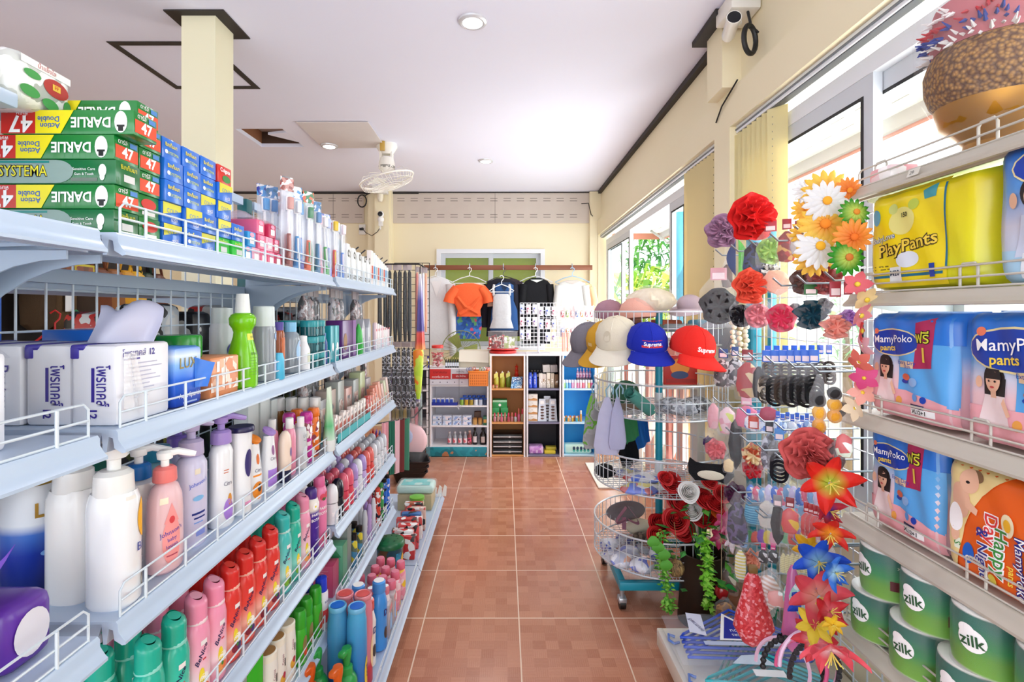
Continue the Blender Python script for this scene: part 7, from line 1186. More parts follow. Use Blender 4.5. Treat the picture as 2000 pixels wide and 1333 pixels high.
def bagged(label, px, py, w, hh, cont, X=.84, kind='bow', hdr='a83040', name='hair_bow_pack', cat='hair accessory pack', grp=None, fac=.15, rz=-.5, tilt=0):
    """clear bag hung by its header at pixel px,py; kind tells the bow inside"""
    p = AP(px, py, X); s = p.y/1000; w *= s; hh *= s
    t = thing(name, label, cat, p, rot=(0, tilt, rz), group=grp); m = cloth(cont, None, 140) if isinstance(cont, str) else cont
    if kind == 'bow':
        for q in range(3):
            R = w*.46*(1-.2*q)
            obj('ruffle', G().grid(lambda u, v, R=R, q=q: (R*v*math.cos(2*PI*u+q)*(1+.1*math.sin(10*PI*u)), -.008*q-.02*v*v*math.sin(12*PI*u+q*2)-.004, -hh*.62+R*1.05*v*math.sin(2*PI*u+q)), 30, 5, m, .001), t, smooth=100)
    elif kind == 'leaf':
        for q in (-1, 1): obj('leaf', G().grid(lambda u, v: (q*w*.05+q*w*.36*math.sin(PI*v)*(u), -.006+.012*u, -hh*.92+hh*.78*v), 5, 8, m if q > 0 else M('1f3f7a', .5), .001), t)
    elif kind == 'hair':
        obj('strands', G().lathe([(.003, -.02), (w*.2, -hh*.2), (w*.3, -hh*.55), (w*.2, -hh*.85), (.001, -hh)], m, 14, 1, .4, wob=lambda a, q: 1+.25*math.sin(7*a+3*q)), t)
    elif kind == 'ring':
        for q in range(4): obj('hair_band', G().tube([(w*.34*math.cos(2*PI*k/20), -.004-.006*q+.004*math.sin(k), -hh*.6-.01*q+w*.4*math.sin(2*PI*k/20)) for k in range(20)], .0042, m, 6, True), t)
    elif kind == 'pom':
        for q in range(3): obj('pom', G().lathe([(math.sin(PI*i/8)+1e-5, -hh*(.42+.2*q)-math.cos(PI*i/8)*hh*.12) for i in range(9)], [M('1c1a1c', .8), cloth('e0a02a', 'f0b84a', 300), cloth('d8902a', 'e8a83a', 300)][q], 14, w*.34, w*.26, wob=lambda a, z: 1+.07*math.sin(11*a+7*z)), t)
    else:
        obj('contents', G().lathe([(w*.1, -hh*.2), (w*.36, -hh*.35), (w*.42, -hh*.7), (w*.3, -hh*.93), (.001, -hh*.96)], m, 14, 1, .45, .8, wob=lambda a, q: 1+.12*math.sin(5*a+7*q)), t)
    obj('bag', G().lathe([(w*.12, -.004), (w*.2, -hh*.12), (w*.46, -hh*.34), (w*.52, -hh*.9), (w*.47, -hh)], film('f2f4f8', fac), 14, 1, .42, .8, wob=lambda a, q: 1+.05*math.sin(4*a+5*q)), t)
    if hdr: obj('header_card', G().rbox(-w*.2, w*.2, -.006, -.003, -hh*.16, .012, M(hdr, .4), .001).flat((-w*.2, -.0062, -hh*.16), (1, 0, 0), (0, 0, 1)).rect(w*.05, .004, w*.35, hh*.13, M('f0dce0', .5)), t)
    return t
B = bagged
B('bag with a blue and green leaf bow under the red flower', 1440, 455, 48, 92, '4a9a3a', kind='leaf', hdr=None, fac=.1); B('bag with a dark navy bow under the red flower', 1474, 455, 50, 95, PR(('1a2238', '2a3a6a', '12141c'), 26, .4, 'noise'), kind='x', hdr=None, fac=.1)
B('bag with a pale green tulle bow and a red tag', 1505, 440, 54, 82, 'a8cf7a', kind='bow'); B('bag with a red striped scarf bow and a red tag', 1537, 436, 40, 80, PR(('b83a34', 'd8a85a', '8a2a2a'), 60, .6), kind='x'); B('small white trinket bag behind the daisies with a red tag', 1560, 440, 34, 60, 'd8d4d8', kind='x')
B('brown ribbon pack on the empty hook', 1420, 505, 24, 60, '5a3a24', kind='x', hdr=None)
B('large bag of black chiffon on the hook nearest the caps', 1403, 530, 74, 110, '1f1a1c', X=.80, hdr='d8a0a8', rz=-.3, fac=.16); B('black chiffon bow half behind the coral flower', 1448, 580, 46, 60, '17151a', hdr=None)
B('long bag of peach tulle slanting to the daisies', 1535, 520, 60, 60, 'eab89e', X=.88, kind='x', hdr=None, tilt=.5); B('bag of brown mesh bow under the daisies', 1572, 515, 56, 56, '6a4a44', X=.88, hdr=None); B('bag of wine red bow under the daisies', 1610, 512, 62, 56, '9a4a4c', X=.88, hdr=None); B('black and white bow bag in the middle of the second row', 1502, 500, 40, 50, PR(('17171a', 'f0f0f0'), 40, .6), X=.88, hdr=None)
B('bag of pink organza flower in the third row', 1480, 572, 50, 72, 'd8808a', X=.86, hdr='3a7a4a'); B('bag of hot pink rose bow in the third row', 1526, 562, 58, 96, 'd83a5a', X=.82, hdr=None); B('bag of dark plum bow beside the hot pink rose', 1553, 570, 30, 60, '3a2a3a', X=.88, hdr=None)
B('bag of dark teal chiffon flower with a green dotted header', 1582, 563, 60, 85, '123a4a', X=.84, hdr='2f6a3a', rz=-.2); B('grey bow pack beside the teal flower', 1608, 562, 34, 60, '7a747a', X=.88); B('tall bag of peach organza flower with gold specks', 1630, 560, 50, 128, 'e89a8a', X=.80, rz=-.25); B('bag of lilac organza flower with a red tag', 1656, 560, 36, 100, 'c08ad0', X=.84)
for i, (px, hh) in enumerate(((1432, 85), (1445, 95), (1457, 80))):
    p = AP(px, 630, .9); t = thing('lace_garland', f'cream lace flower strand, {ORD[i]} of three beside the grey cap', 'garland', p, group='cream lace strands'); g = G(); s = p.y/1000
    for k in range(9): g.ball((.004*math.sin(k*2), 0, -hh*s*k/9), .011, .008, .0095, cloth('e6dcc0'), 8, 5)
    o = obj('lace_flowers', g, t); o['kind'] = 'stuff'
# third hook tier
B('bag of dark pearled hair clips', 1413, 688, 42, 72, PR(('2a1f22', '5a4448', 'd8d0d0'), 90, .3), kind='x', hdr='2a4a8a'); B('bag of black beaded clips', 1436, 684, 32, 72, PR(('14141a', '3a3a44', 'c8c8cc'), 90, .3), kind='x', hdr='2a4a8a')
B('bag with a little straw hat clip on red felt', 1460, 690, 48, 92, PR(('c8a878', 'b82a2a', 'd8c09a', 'a82a30'), 28, .6), kind='x', hdr='8a1f2a'); B('bag of black ribbon clips', 1482, 700, 26, 82, '1a1a20', kind='x', hdr=None)
for i, (px, kc, nm) in enumerate(((1498, PR(('6a5a48', 'c8bca8', '3a2f26'), 40, .5), 'leopard'), (1514, '141416', 'black'), (1530, '3f342c', 'dark brown'), (1546, '2a2422', 'umber'), (1560, '18181a', 'jet black'), (1574, '211d1c', 'charcoal'), (1590, '1a1a1c', 'glossy black'))):
    B(f'blue headed bag of {nm} hair ties, {ORD[i]} along the third tier', px, 692, 42, 98+6*(i % 2), kc, X=.84, fac=.07, kind='ring', hdr='2f6ad0', grp='blue headed hair tie bags')
for i in range(8): B(f'deep blue header card bag hanging behind the hair ties, {ORD[i]} along the rod', 1500+17*i, 682, 26, 60, '4a3f3a', X=.95, fac=.07, kind='ring', hdr='1f5fd8', grp='deep blue header bags')
B('bag of black and yellow fluffy pompoms, nearer the caps', 1600, 728, 36, 128, '000000', X=.76, kind='pom', hdr=None); B('bag of black and yellow fluffy pompoms, nearer the nappy shelf', 1630, 722, 38, 112, '000000', X=.78, kind='pom', hdr=None); B('bag of dark brown bow beyond the pompoms', 1650, 735, 34, 110, '2f1f22', X=.85, hdr=None)
# fourth tier
B('pink rabbit shaped clip card', 1393, 775, 24, 66, 'e8a8b4', kind='x', hdr=None); B('pink clip card with a yellow star', 1420, 782, 36, 70, PR(('e8a8b8', 'd8e06a', 'f0d0d8'), 40, .5), kind='x', hdr=None); B('pink boxed clip set with a white label', 1458, 782, 46, 56, 'e07a9a', kind='x', hdr='f0b0c4'); B('crimson flower clip pack', 1500, 788, 36, 36, 'b83a5a', kind='x', hdr=None)
for i in range(16): B(f'ice blue crystal clip card, {ORD[i] if i < 20 else i} along the crowded fourth tier', 1462+9.5*i, 806+.8*i+4*(i % 2), 18, 34, PR(('8ab0e8', 'd8e6f8', '4a78d0', 'eef2fa'), 90, .25, seed=i % 5), X=.84+.03*(i % 3), kind='x', hdr='3a6ad8', grp='ice blue clip cards', name='clip_card')
# fifth tier
B('bag of coral pink fluffy flower beside the fifth basket hook', 1398, 822, 42, 90, 'e07a80', hdr=None); B('bag with a black feather piece', 1437, 808, 40, 110, '15151a', kind='hair', hdr=None); B('bag with a gold shell comb on red card', 1472, 820, 46, 110, PR(('d8b06a', 'e8cfa0', 'c85a3a'), 40, .3), kind='bow', hdr='c8432f'); B('tall card with a dark hair net', 1503, 830, 36, 92, PR(('2a2428', '6a6a78', 'c8ccd8'), 30, .4, 'noise'), kind='x', hdr='2a2a34'); B('clear bag of black rimmed clips with blue header', 1522, 845, 42, 95, '1c1a20', kind='ring', hdr='4a8ad0'); B('violet fluffy tie bag at the edge of the fifth tier', 1385, 830, 24, 55, '4a2a6a', hdr=None)
B('dark brown leather clip card near the lily', 1634, 858, 34, 60, '4a2a26', X=.76, kind='x', hdr=None); B('white flower clip card near the nappy shelf', 1648, 836, 34, 60, PR(('d8e8d0', 'f0f0e8', 'c83a3a'), 60, .4), X=.76, kind='x', hdr=None)
for i in range(9): B(f'mint flower clip card, {ORD[i]} along the rod before the dusty rose flower', 1553+11*i, 838+2*i, 18, 26, PR(('b8d8c0', 'e8f0e4', '7aa86a'), 90, .4), X=.78, kind='x', hdr=None, grp='mint flower clip cards', name='clip_card')
# sixth tier and below
t = thing('sleep_mask', 'black plush cat sleep mask with a white muzzle patch', 'sleep mask', AP(1388, 922, .80), rot=(0, .08, -.2)); BM2 = cloth('141416', '1e1e22', 200)
obj('mask_body', G().prism([(-.085, .02), (-.08, .045), (-.055, .03), (-.03, .028), (.0, .03), (.035, .032), (.06, .05), (.078, .03), (.085, -.005), (.06, -.04), (.02, -.03), (-.02, -.035), (-.055, -.04), (-.08, -.015)], -.006, .006, BM2), t); obj('muzzle_patch', G().ball((.0, -.007, -.012), .05, .004, .018, cloth('d8d0bc'), 18, 8), t)
B('purple velvet scrunchie pack beside the sleep mask', 1436, 905, 44, 95, '4f1f3f', hdr=None); B('dark purple and black bow bag under the scrunchie', 1440, 960, 44, 110, PR(('2a1f3a', '5a4a78', '16141c'), 26, .4, 'noise'), X=.80, kind='x', hdr=None); B('red felt bow pack above the purple scrunchie', 1470, 890, 40, 40, 'c0202c', hdr=None); B('egg charm hanging above the sleep mask', 1423, 890, 22, 34, 'e8d0a0', X=.8, kind='x', hdr=None)
for i in range(14): 
    c = [('3f78d8', 'blue'), ('e86a8a', 'pink'), ('7ab0e0', 'sky'), ('d8d0f0', 'lilac white')][i % 4]
    B(f'small {c[1]} hair grip card, {ORD[i]} along the sixth tier', 1466+12*i, 938+3*(i % 3), 20, 46, PR((c[0], 'f0f0f4', c[0]), 80, .35), X=.86, kind='x', hdr=None, grp='small grip cards of the sixth tier', name='clip_card')
for i in range(10):
    c = [('2f6ad8', 'blue'), ('d85a8a', 'magenta'), ('6aa8d8', 'aqua'), ('b0a0d8', 'lavender'), ('e8e4ee', 'white')][i % 5]
    B(f'small {c[1]} hair grip card, {ORD[i]} along the seventh tier', 1470+14*i, 975+3*(i % 2), 22, 44, PR((c[0], 'f0f0f4', c[0], '8ac0e8'), 70, .35), X=.88, kind='x', hdr=None, grp='small grip cards of the seventh tier', name='clip_card')
B('bag of blue plastic combs', 1472, 965, 40, 62, PR(('2a8ab8', '1f6f98', '6ac0dc'), 40, .3, 'wave'), kind='x', hdr=None); B('bag of white plastic clips', 1498, 965, 36, 70, 'dcd8d0', kind='x', hdr=None)
t = B('makeup brush in a clear sleeve with dark bristles', 1519, 975, 38, 90, '1c1412', X=.76, kind='hair', hdr='8a8a92')
B('bag with a red and yellow toy clip', 1543, 980, 36, 66, PR(('c82a2a', 'e8b82a', 'd84a4a'), 40, .35), X=.78, kind='x', hdr='8a2a34')
for i in range(5): B(f'red framed clip card near the red lily, {ORD[i]} along its hook', 1575+9*i, 990+3*i, 24, 60, PR(('b82a34', 'f0e8e8', 'd84a4a'), 60, .4), X=.76, kind='x', hdr='b02a30', grp='red framed clip cards', name='clip_card')
for i in range(12):
    c = [('2aa0a8', 'turquoise'), ('3fa85a', 'green'), ('e0584a', 'red'), ('8a5ac0', 'purple'), ('e8d05a', 'yellow'), ('e89ab0', 'pink')][i % 6]
    B(f'{c[1]} diamond shaped clip card, {ORD[i]} along the eighth tier', 1452+12*i, 1028+2*(i % 3), 20, 34, c[0], X=.86, kind='x', hdr=None, grp='diamond clip cards', name='clip_card')
B('blue spiral comb hanging by the vase flowers', 1452, 1030, 20, 42, PR(('2a8ae0', 'a8d0f4'), 60, .3, 'wave'), X=.82, kind='x', hdr=None); B('yellow and white tall comb pack', 1446, 1060, 24, 76, PR(('e8d86a', 'f2f0e8'), 30, .35, 'wave'), X=.8, kind='x', hdr=None); B('peach flower pack behind the yellow comb', 1470, 1060, 36, 50, 'e89a80', X=.86, hdr=None)
for i in range(2): B(f'polka dotted black bow card, {("nearer the vase", "nearer the lilies")[i]}', 1491+19*i, 1068, 22, 34, PR(('1a1a22', 'e8e8ec', '1a1a22'), 110, .4), X=.8, kind='x', hdr='d84a8a')
for i in range(6): B(f'pale yellow stripe clip strip, {ORD[i]} on the ninth tier', 1530+9*i, 1072+2*(i % 2), 14, 50, PR(('e8e0a0', 'f4f0e0', 'c8c07a'), 60, .4, 'wave'), X=.8, kind='x', hdr=None, grp='pale yellow clip strips', name='clip_strip')
B('clear ruler and pencil pack slanting over the hanger bags', 1512, 1110, 56, 96, PR(('c89a7a', 'e8dcd8', 'd8b8a8', 'f0f0f0'), 30, .3, 'wave'), X=.76, kind='x', hdr=None, tilt=.3, fac=.35); B('red strawberry clip pack beside the glitter cone', 1518, 1148, 44, 38, PR(('d83a34', 'f0f0f0', 'e8a09a'), 40, .4), X=.74, kind='x', hdr=None); B('dark green bow pack above the deck', 1500, 1158, 40, 46, '1f6a4a', X=.8, hdr=None); B('amber hair claw hanging beside the vase', 1417, 1166, 44, 56, PR(('8a5a24', 'b8803a', '6a4018'), 26, .2, 'noise'), X=.84, kind='x', hdr=None); B('brown wooden bead clip pack behind the vase', 1425, 1100, 34, 60, PR(('8a5a38', 'd8c8b0', '5a3a28'), 40, .5), X=.9, kind='x', hdr=None)
p = AP(1470, 1116, .70); t = thing('glitter_cone_bag', 'red glittery cone shaped bag hanging over the deck', 'bag', p, -.2); RG = PR(('c8323a', 'd84a50', 'e89098', 'c02a34', 'd03a42'), 160, .3)
obj('cone', G().lathe([(.008, 0), (.02, -.02), (.03, -.07), (.045, -.12), (.055, -.16), (.03, -.2), (.002, -.215)], RG, 18, 1, .5, wob=lambda a, q: 1+.08*math.sin(3*a+2*q)), t); obj('tie', G().rbox(-.012, .012, -.01, .01, -.004, .016, M('7a5a2a', .5), .003), t)
p = AP(1548, 1105, .72); t = thing('dolphin_balloon', 'pink shiny dolphin shaped inflatable hanging by the stand', 'inflatable', p, -.3); obj('balloon', G().lathe([(.004, 0), (.012, -.02), (.018, -.08), (.022, -.14), (.026, -.17), (.018, -.2), (.004, -.215)], M('c868a0', .25, coat=.4), 16, 1, .8), t); obj('fin', G().grid(lambda u, v: (.018+.03*u, 0, -.1-.03*v-.02*u), 4, 3, M('c868a0', .25), .004), t)
for i in range(5):
    c = ['8ad8d0', 'a8e0d8', '6ac0e0', 'b8e8e0', '9ad0e8'][i]; p = AP(1560+13*i, 1165+5*i, .74); tag(obj('bath_puff', G().lathe([(math.sin(PI*k/8)+1e-5, -math.cos(PI*k/8)*.045) for k in range(9)], PR((c, 'e8f6f4', c), 120, .5), 16, .035, .03, c=tuple(p), wob=lambda a, q: 1+.1*math.sin(9*a+6*q))), f'{["mint", "pale mint", "aqua", "ice green", "ice blue"][i]} netted bath puff hanging behind the lilies', 'bath puff')
# hanging flower garland by the nappy shelf
p0 = AP(1682, 555, .80)
for i in range(9):
    p = Vector((.80+.012*math.sin(i*2.1), p0.y+.012*math.cos(i*1.7), p0.z-.035*i)); c = ['e8707a', 'f0d8a0', 'f09a9a', 'e85a5a', 'f4c8d0', 'e87a6a', 'e0508a', 'f0b0a0', 'f2e0c0'][i]
    t = thing('garland_blossom', f'pink and cream cloth blossom of the hanging garland, {ORD[i]} from its top', 'blossom', p, group='blossoms of the hanging garland', rot=(.4*math.sin(i), 0, -.6+.5*i))
    for k in range(5):
        a = 2*PI*k/5; obj('petal', G().grid(lambda u, v, a=a: ((.004+.026*u)*math.cos(a)+(v-.5)*.022*math.sin(PI*min(1, u*.9+.08))*-math.sin(a), -.008*u*u, (.004+.026*u)*math.sin(a)+(v-.5)*.022*math.sin(PI*min(1, u*.9+.08))*math.cos(a)), 5, 3, M(c, .6, tl=.25), .0008), t)
    obj('blossom_centre', G().ball((0, -.004, 0), .006, .004, .006, M('e8c83a', .5), 8, 5), t)
# daisies by the top shelf
def petals(t, n, r0, r1, w, m, cup=.2, part='petal', ph=0, dy=0, pw=5):
    for k in range(n):
        a = 2*PI*k/n+ph; ca, sa = math.cos(a), math.sin(a)
        obj(part, G().grid(lambda u, v: ((r0+(r1-r0)*u)*ca-(v-.5)*w*min(1, .35+2.2*u)*(1.001-u**pw)**.5*sa, dy-cup*r1*u*u+.25*w*(v-.5)**2*4, (r0+(r1-r0)*u)*sa+(v-.5)*w*min(1, .35+2.2*u)*(1.001-u**pw)**.5*ca), 7, 3, m, .0007), t)
def daisy(label, px, py, d, c, cc, X=.80, rz=-.2, tilt=0, cup=-.1, mat=None):
    p = AP(px, py, X); s = p.y/1000; t = thing('artificial_daisy', label, 'artificial flower', p, rot=(tilt, 0, rz), group=None); R = d*s/2; m = mat or M(c, .6, tl=.3)
    petals(t, 15, R*.12, R, R*.30, m, cup); petals(t, 12, R*.12, R*.8, R*.28, m, cup-.15, ph=.2, dy=-R*.08); obj('flower_head', G().ball((0, -R*.14, 0), R*.2, R*.12, R*.2, M(cc, .8), 14, 8), t); return t
def RGm(c1, c2, R):
    k = ('rg', c1, c2, round(R, 3))
    if k in _m: return _m[k]
    m = M(c1, .6, tl=.3).copy(); n = m.node_tree.nodes; L = m.node_tree.links; tc = n.new('ShaderNodeTexCoord'); le = n.new('ShaderNodeVectorMath'); le.operation = 'LENGTH'; L.new(tc.outputs['Object'], le.inputs[0]); mr = n.new('ShaderNodeMapRange'); mr.inputs[1].default_value = R*.12; mr.inputs[2].default_value = R*.55; L.new(le.outputs['Value'], mr.inputs[0]); mx = n.new('ShaderNodeMix'); mx.data_type = 'RGBA'; L.new(mr.outputs[0], mx.inputs[0]); mx.inputs[6].default_value = lin(c1); mx.inputs[7].default_value = lin(c2); L.new(mx.outputs[2], n['Principled BSDF'].inputs['Base Color']); L.new(mx.outputs[2], n['Translucent BSDF'].inputs[0]); _m[k] = m; return m
GRN = RGm('d8e86a', '2f9a1f', .055); ORA = RGm('f07a20', 'f7a84a', .06); YOR = RGm('f5a030', 'f8d45a', .06)
for i, (lb, px, py, d, c, cc, X, mt) in enumerate((('orange yellow daisy at the top of the hanging bunch', 1616, 372, 92, 'f5b52a', 'e8902a', .80, YOR), ('white daisy with a yellow eye under the top one', 1614, 393, 86, 'f4f4f4', 'f0a82a', .77, None), ('small orange daisy against the shelf end', 1658, 372, 54, 'f09a30', 'e88a20', .82, ORA), ('green daisy with an orange eye against the shelf', 1671, 415, 62, '3fae2a', 'd88a2a', .80, GRN), ('large yellow orange daisy in the middle of the bunch', 1611, 438, 96, 'f5b02a', 'f08a20', .77, YOR), ('deep orange daisy beside the yellow pack', 1667, 463, 74, 'f07a24', 'e8701c', .79, ORA), ('white daisy in the lower part of the bunch', 1600, 482, 92, 'f2f2f2', 'f0b42a', .76, None), ('green daisy at the bottom of the bunch', 1656, 503, 74, '3fae2a', 'c8742a', .78, GRN), ('yellow daisy hanging lowest of the bunch', 1590, 505, 76, 'f6bc3a', 'f0942a', .80, YOR), ('white daisy half hidden at the edge of the bunch', 1578, 372, 56, 'f0f0f2', 'f0b42a', .86, None), ('yellow daisy half hidden behind the white one', 1577, 410, 60, 'f6b830', 'f0942a', .86, YOR), ('yellow daisy at the outer edge of the bunch', 1572, 455, 58, 'f6c040', 'f0942a', .85, YOR))):
    daisy(lb, px, py, d, c, cc, X, rz=-.35+.1*(i % 4), tilt=.15*((i % 3)-1), mat=mt)
# lilies in front
def lily(label, px, py, d, c1, c2, X=.66, rz=-.4, tilt=0, cup=.35, st='e8d86a', n=6):
    p = AP(px, py, X); s = p.y/1000; R = d*s/2; t = thing('artificial_lily', label, 'artificial flower', p, rot=(tilt, 0, rz)); m = RGm(c1, c2, R)
    petals(t, 3, R*.05, R, R*.66, m, cup, ph=.3, pw=1.6); petals(t, n-3, R*.05, R*.96, R*.56, m, cup*.8, ph=.3+PI/3, dy=.003, pw=1.6)
    g = G()
    for k in range(6):
        a = 2*PI*k/6; g.tube([(0, 0, 0), (R*.14*math.cos(a), -R*.25, R*.14*math.sin(a)), (R*.26*math.cos(a), -R*.42, R*.26*math.sin(a))], R*.018, M(st, .5), 5)
    obj('stamen', g, t); return t
lily('large red lily hanging at the near edge of the accessory stand', 1622, 945, 118, 'b8c83a', 'e02214', .70, rz=-.3)
lily('purple and red lily under the red one', 1622, 1000, 70, '5a2a8a', 'c0243a', .72, rz=.3); lily('orange red lily with a yellow petal', 1622, 1045, 84, 'f0a02a', 'd8281c', .70, rz=-.5, tilt=.4)
lily('yellow lily petal cluster above the blue lily', 1580, 1072, 64, 'e8c82a', 'f0c020', .70, rz=-.6, tilt=-.3); lily('big blue lily with light throat', 1600, 1100, 104, '8ac0e0', '1550c8', .68, rz=-.3); lily('pale blue lily next to the shelf end', 1632, 1120, 70, 'a8d4ea', '2a70d0', .68, rz=.2)
lily('coral pink lily in the middle of the cluster', 1600, 1168, 120, 'f0b0a0', 'd84a58', .67, rz=-.2, cup=.25); lily('deep blue lily at the back of the cluster', 1578, 1186, 80, '3a70d8', '1a4ac8', .72, rz=-.3)
lily('red lily hanging low beside the shelf lip', 1622, 1196, 76, 'e8707a', 'c8202c', .66, rz=.2, tilt=-.4); lily('yellow lily close to the shelf lip', 1592, 1222, 76, 'f0d83a', 'f0dc4a', .66, rz=-.4, tilt=-.5); lily('small yellow bud flower beside the blue lily', 1628, 1222, 44, 'f0c82a', 'e8c02a', .64)
lily('salmon pink lily at the bottom by the deck', 1624, 1275, 120, 'f8d0d8', 'ec5a6a', .62, rz=-.3, tilt=.8, cup=.5); lily('scarlet and pink lily above the headbands', 1590, 1250, 86, 'f0a8b0', 'd83a48', .66, rz=-.7, tilt=-.2)
# clear wrap hung at the shelf corner
tag(obj('cellophane_strip', G().grid(lambda u, v: (.735+.03*u, 1.19+.02*math.sin(14*v), .80-.24*v+.01*math.sin(9*u)), 6, 14, film('f4f8fc', .35), .0008)), 'crumpled cellophane strip hanging at the lower shelf corner', 'cellophane')
# ---------------------------------------------------------------- deck goods: bagged hangers and headbands
def hangerbag(label, x, y, z, w, d, c, c2, rz, lab=()):
    t = thing('hanger_pack', label, 'hanger pack', (x, y, z), rz)
    for k in range(5): obj('hanger_wire', G().tube([(-w*.45, -d*.4+.02*k, .008+.003*k), (w*.4, -d*.42+.02*k, .008+.003*k), (w*.45, -d*.36+.02*k, .008+.003*k), (.02, d*.22+.02*k, .01+.003*k), (-w*.42, -d*.34+.02*k, .008+.003*k)], .0045, M(c if k % 2 else c2, .3), 6, True), t)
    obj('bag', G().grid(lambda u, v: ((u-.5)*w, (v-.5)*d, .034*(1-(2*u-1)**6)*(1-(2*v-1)**6)+.003*math.sin(17*u)*math.sin(13*v)), 16, 14, film('dfe8f8', .22), 0), t)
    g = G().surf(lambda x_, y_, l: Vector((x_, y_, .036+l)))
    if lab: obj('print', draw(g, lab), t)
    return t
tri = [('p', [(-.085, -.06), (.1, -.06), (-.025, .09)], WT, dict(l=.001)), ('p', [(-.07, -.052), (.08, -.052), (-.022, .07)], M('1a2a9a', .35), dict(l=.0016)), ('t', 'ไม้แขวน', .0, -.01, .022, WT, dict(l=.002, ang=PI)), ('t', 'HANGERS', .0, -.032, .016, WT, dict(l=.002, ang=PI)), ('r', -.14, -.085, .14, -.065, M('b8c4e0', .4)), ('t', 'HANGERS', .02, -.075, .014, NV, dict(l=.0016, ang=PI)), ('p', [(-.17, -.02), (-.12, -.04), (-.1, .08), (-.15, .09)], M('d8dcf0', .4)), ('t', 'คุณภาพดี', -.135, .02, .02, M('4a4a78', .4), dict(l=.0016, ang=1.9))]
hangerbag('clear bag of navy blue hangers with a blue triangle label on top of the pile', .79, 1.725, .192, .45, .26, '1f3fa8', '2a52c8', -.04, tri)
hangerbag('clear bag of teal hangers with a white numbered label in front', .79, 1.50, .192, .44, .22, '1f9aa8', '2ab0b8', -.08, [('r', -.1, -.09, .12, -.05, M('dfe4f0', .4)), ('t', 'NO. 3', .06, -.07, .03, BK, dict(l=.0014, ang=PI)), ('t', 'ราคา', -.04, -.07, .018, M('55555f', .4), dict(l=.0014, ang=PI)), ('r', -.05, .0, .04, .03, M('eef0f6', .4)), ('p', [(-.1, .05), (.03, .05), (0, .1), (-.06, .09)], M('c8d8ea', .4))])
hangerbag('clear bag of green hangers at the bottom of the pile on the deck', .80, 1.60, .1525, .49, .50, '3fae5a', '2a8a7a', .05)
hangerbag('clear bag of pale violet hangers beside the headbands', .93, 1.36, .153, .24, .26, 'b8a8e0', 'e0b8d8', .1)
for i in range(3):
    y = 1.80-.2*i; tag(obj('hanger_hook', G().tube([(.60, y, .156), (.58, y+.01, .158), (.572, y-.02, .158), (.585, y-.04, .158), (.605, y-.03, .156)], .0045, M('2a6ac8', .35), 6)), f'blue hanger hook poking out at the deck edge, {ORD[i]} from the vase', 'hanger hook', 'blue hooks at the deck edge')
for i, (px, py, c, nm, R) in enumerate(((1528, 1290, 'e0b8d0', 'pale pink', .06), (1548, 1296, '1a171c', 'black braided', .065), (1565, 1290, 'd85a8a', 'magenta', .055), (1580, 1285, 'e8c0dc', 'lilac pink', .066), (1590, 1298, '231f26', 'black spiky', .06))):
    p = AP(px, py, .70); t = thing('headband', f'{nm} headband standing in the fan over the deck', 'headband', p, rot=(0, 0, -.5+.15*i)); obj('band', G().tube([(R*math.cos(a), .0, R*1.25*math.sin(a)-.02) for a in [(-.25+1.5*k/16)*PI*.78+.1 for k in range(17)]], .0045, M(c, .4), 6), t)
    if i in (1, 4):
        g = G()
        for k in range(20): a = (-.25+1.5*k/19)*PI*.78+.1; g.ball((R*math.cos(a), -.002, R*1.25*math.sin(a)-.02), .0075, .006, .0075, M(c, .5), 6, 4)
        o = obj('beads', g, t); o['kind'] = 'stuff'
p = AP(1530, 1247, .70); ruffle('small black rosette clip over the headbands', p, .03, '1c1a1e', rz=-.3, name='rosette_clip', cat='hair clip', L_=3)
for i in range(6):
    p = AP(1652+14*i, 1318, .62+.0*i); tag(obj('lower_pack', G().rbox(.60, .68, 1.02-.09*i, 1.09-.09*i, .151, .30, M(['2a6ac8', '3a7ad8', '6ab0e0', 'd8e0f0', '2a5ab8', '8ac0e8'][i], .3), .006)), f'{["blue", "bright blue", "sky blue", "white", "cobalt", "pale blue"][i]} pack standing on the deck under the nappy shelves', 'pack')
# ---------------------------------------------------------------- the vase of roses
VX, VY = .835, 2.16
t = thing('flower_vase', 'dark brown straight vase standing on the tiles', 'vase', (VX, VY, 0)); obj('vase_body', G().lathe([(.098, 0), (.1, .004), (.092, .12), (.087, .22), (.09, .285), (.092, .29), (.084, .29), (.08, .2), (.0, .15)], node_mat('vase_clay', paint('2a2019', '38291f', 9), .45), 30), t)
def rose(label, p, d, c, rz=0, tilt=0):
    t = thing('artificial_rose', label, 'artificial flower', p, rot=(tilt, 0, rz)); R = d/2; m = M(c, .6, tl=.15)
    for k in range(7):
        r = R*(1-.13*k); ph = k*1.1; g = G().grid(lambda u, v, r=r, k=k, ph=ph: ((r*(.55+.33*v**.5+.2*v**7*(1-.25*k))*(1+.05*math.sin(6*PI*u+ph)*v))*math.cos(2*PI*u), (r*(.55+.33*v**.5+.2*v**7*(1-.25*k))*(1+.05*math.sin(6*PI*u+ph)*v))*math.sin(2*PI*u), R*(-.55+.85*v+.12*k*v-.2*v**6*(1.3-.2*k)+.09*math.sin(6*PI*u+ph+1)*v)), 22, 7, m, .0009); obj('petal_whorl', g, t)
    obj('heart', G().ball((0, 0, R*.55), R*.2, R*.2, R*.3, m, 10, 6), t); obj('sepal', G().lathe([(.002, -R*.72), (R*.3, -R*.66), (R*.56, -R*.5)], M('3a7a3a', .5), 10), t); return t
RR = random.Random(5)
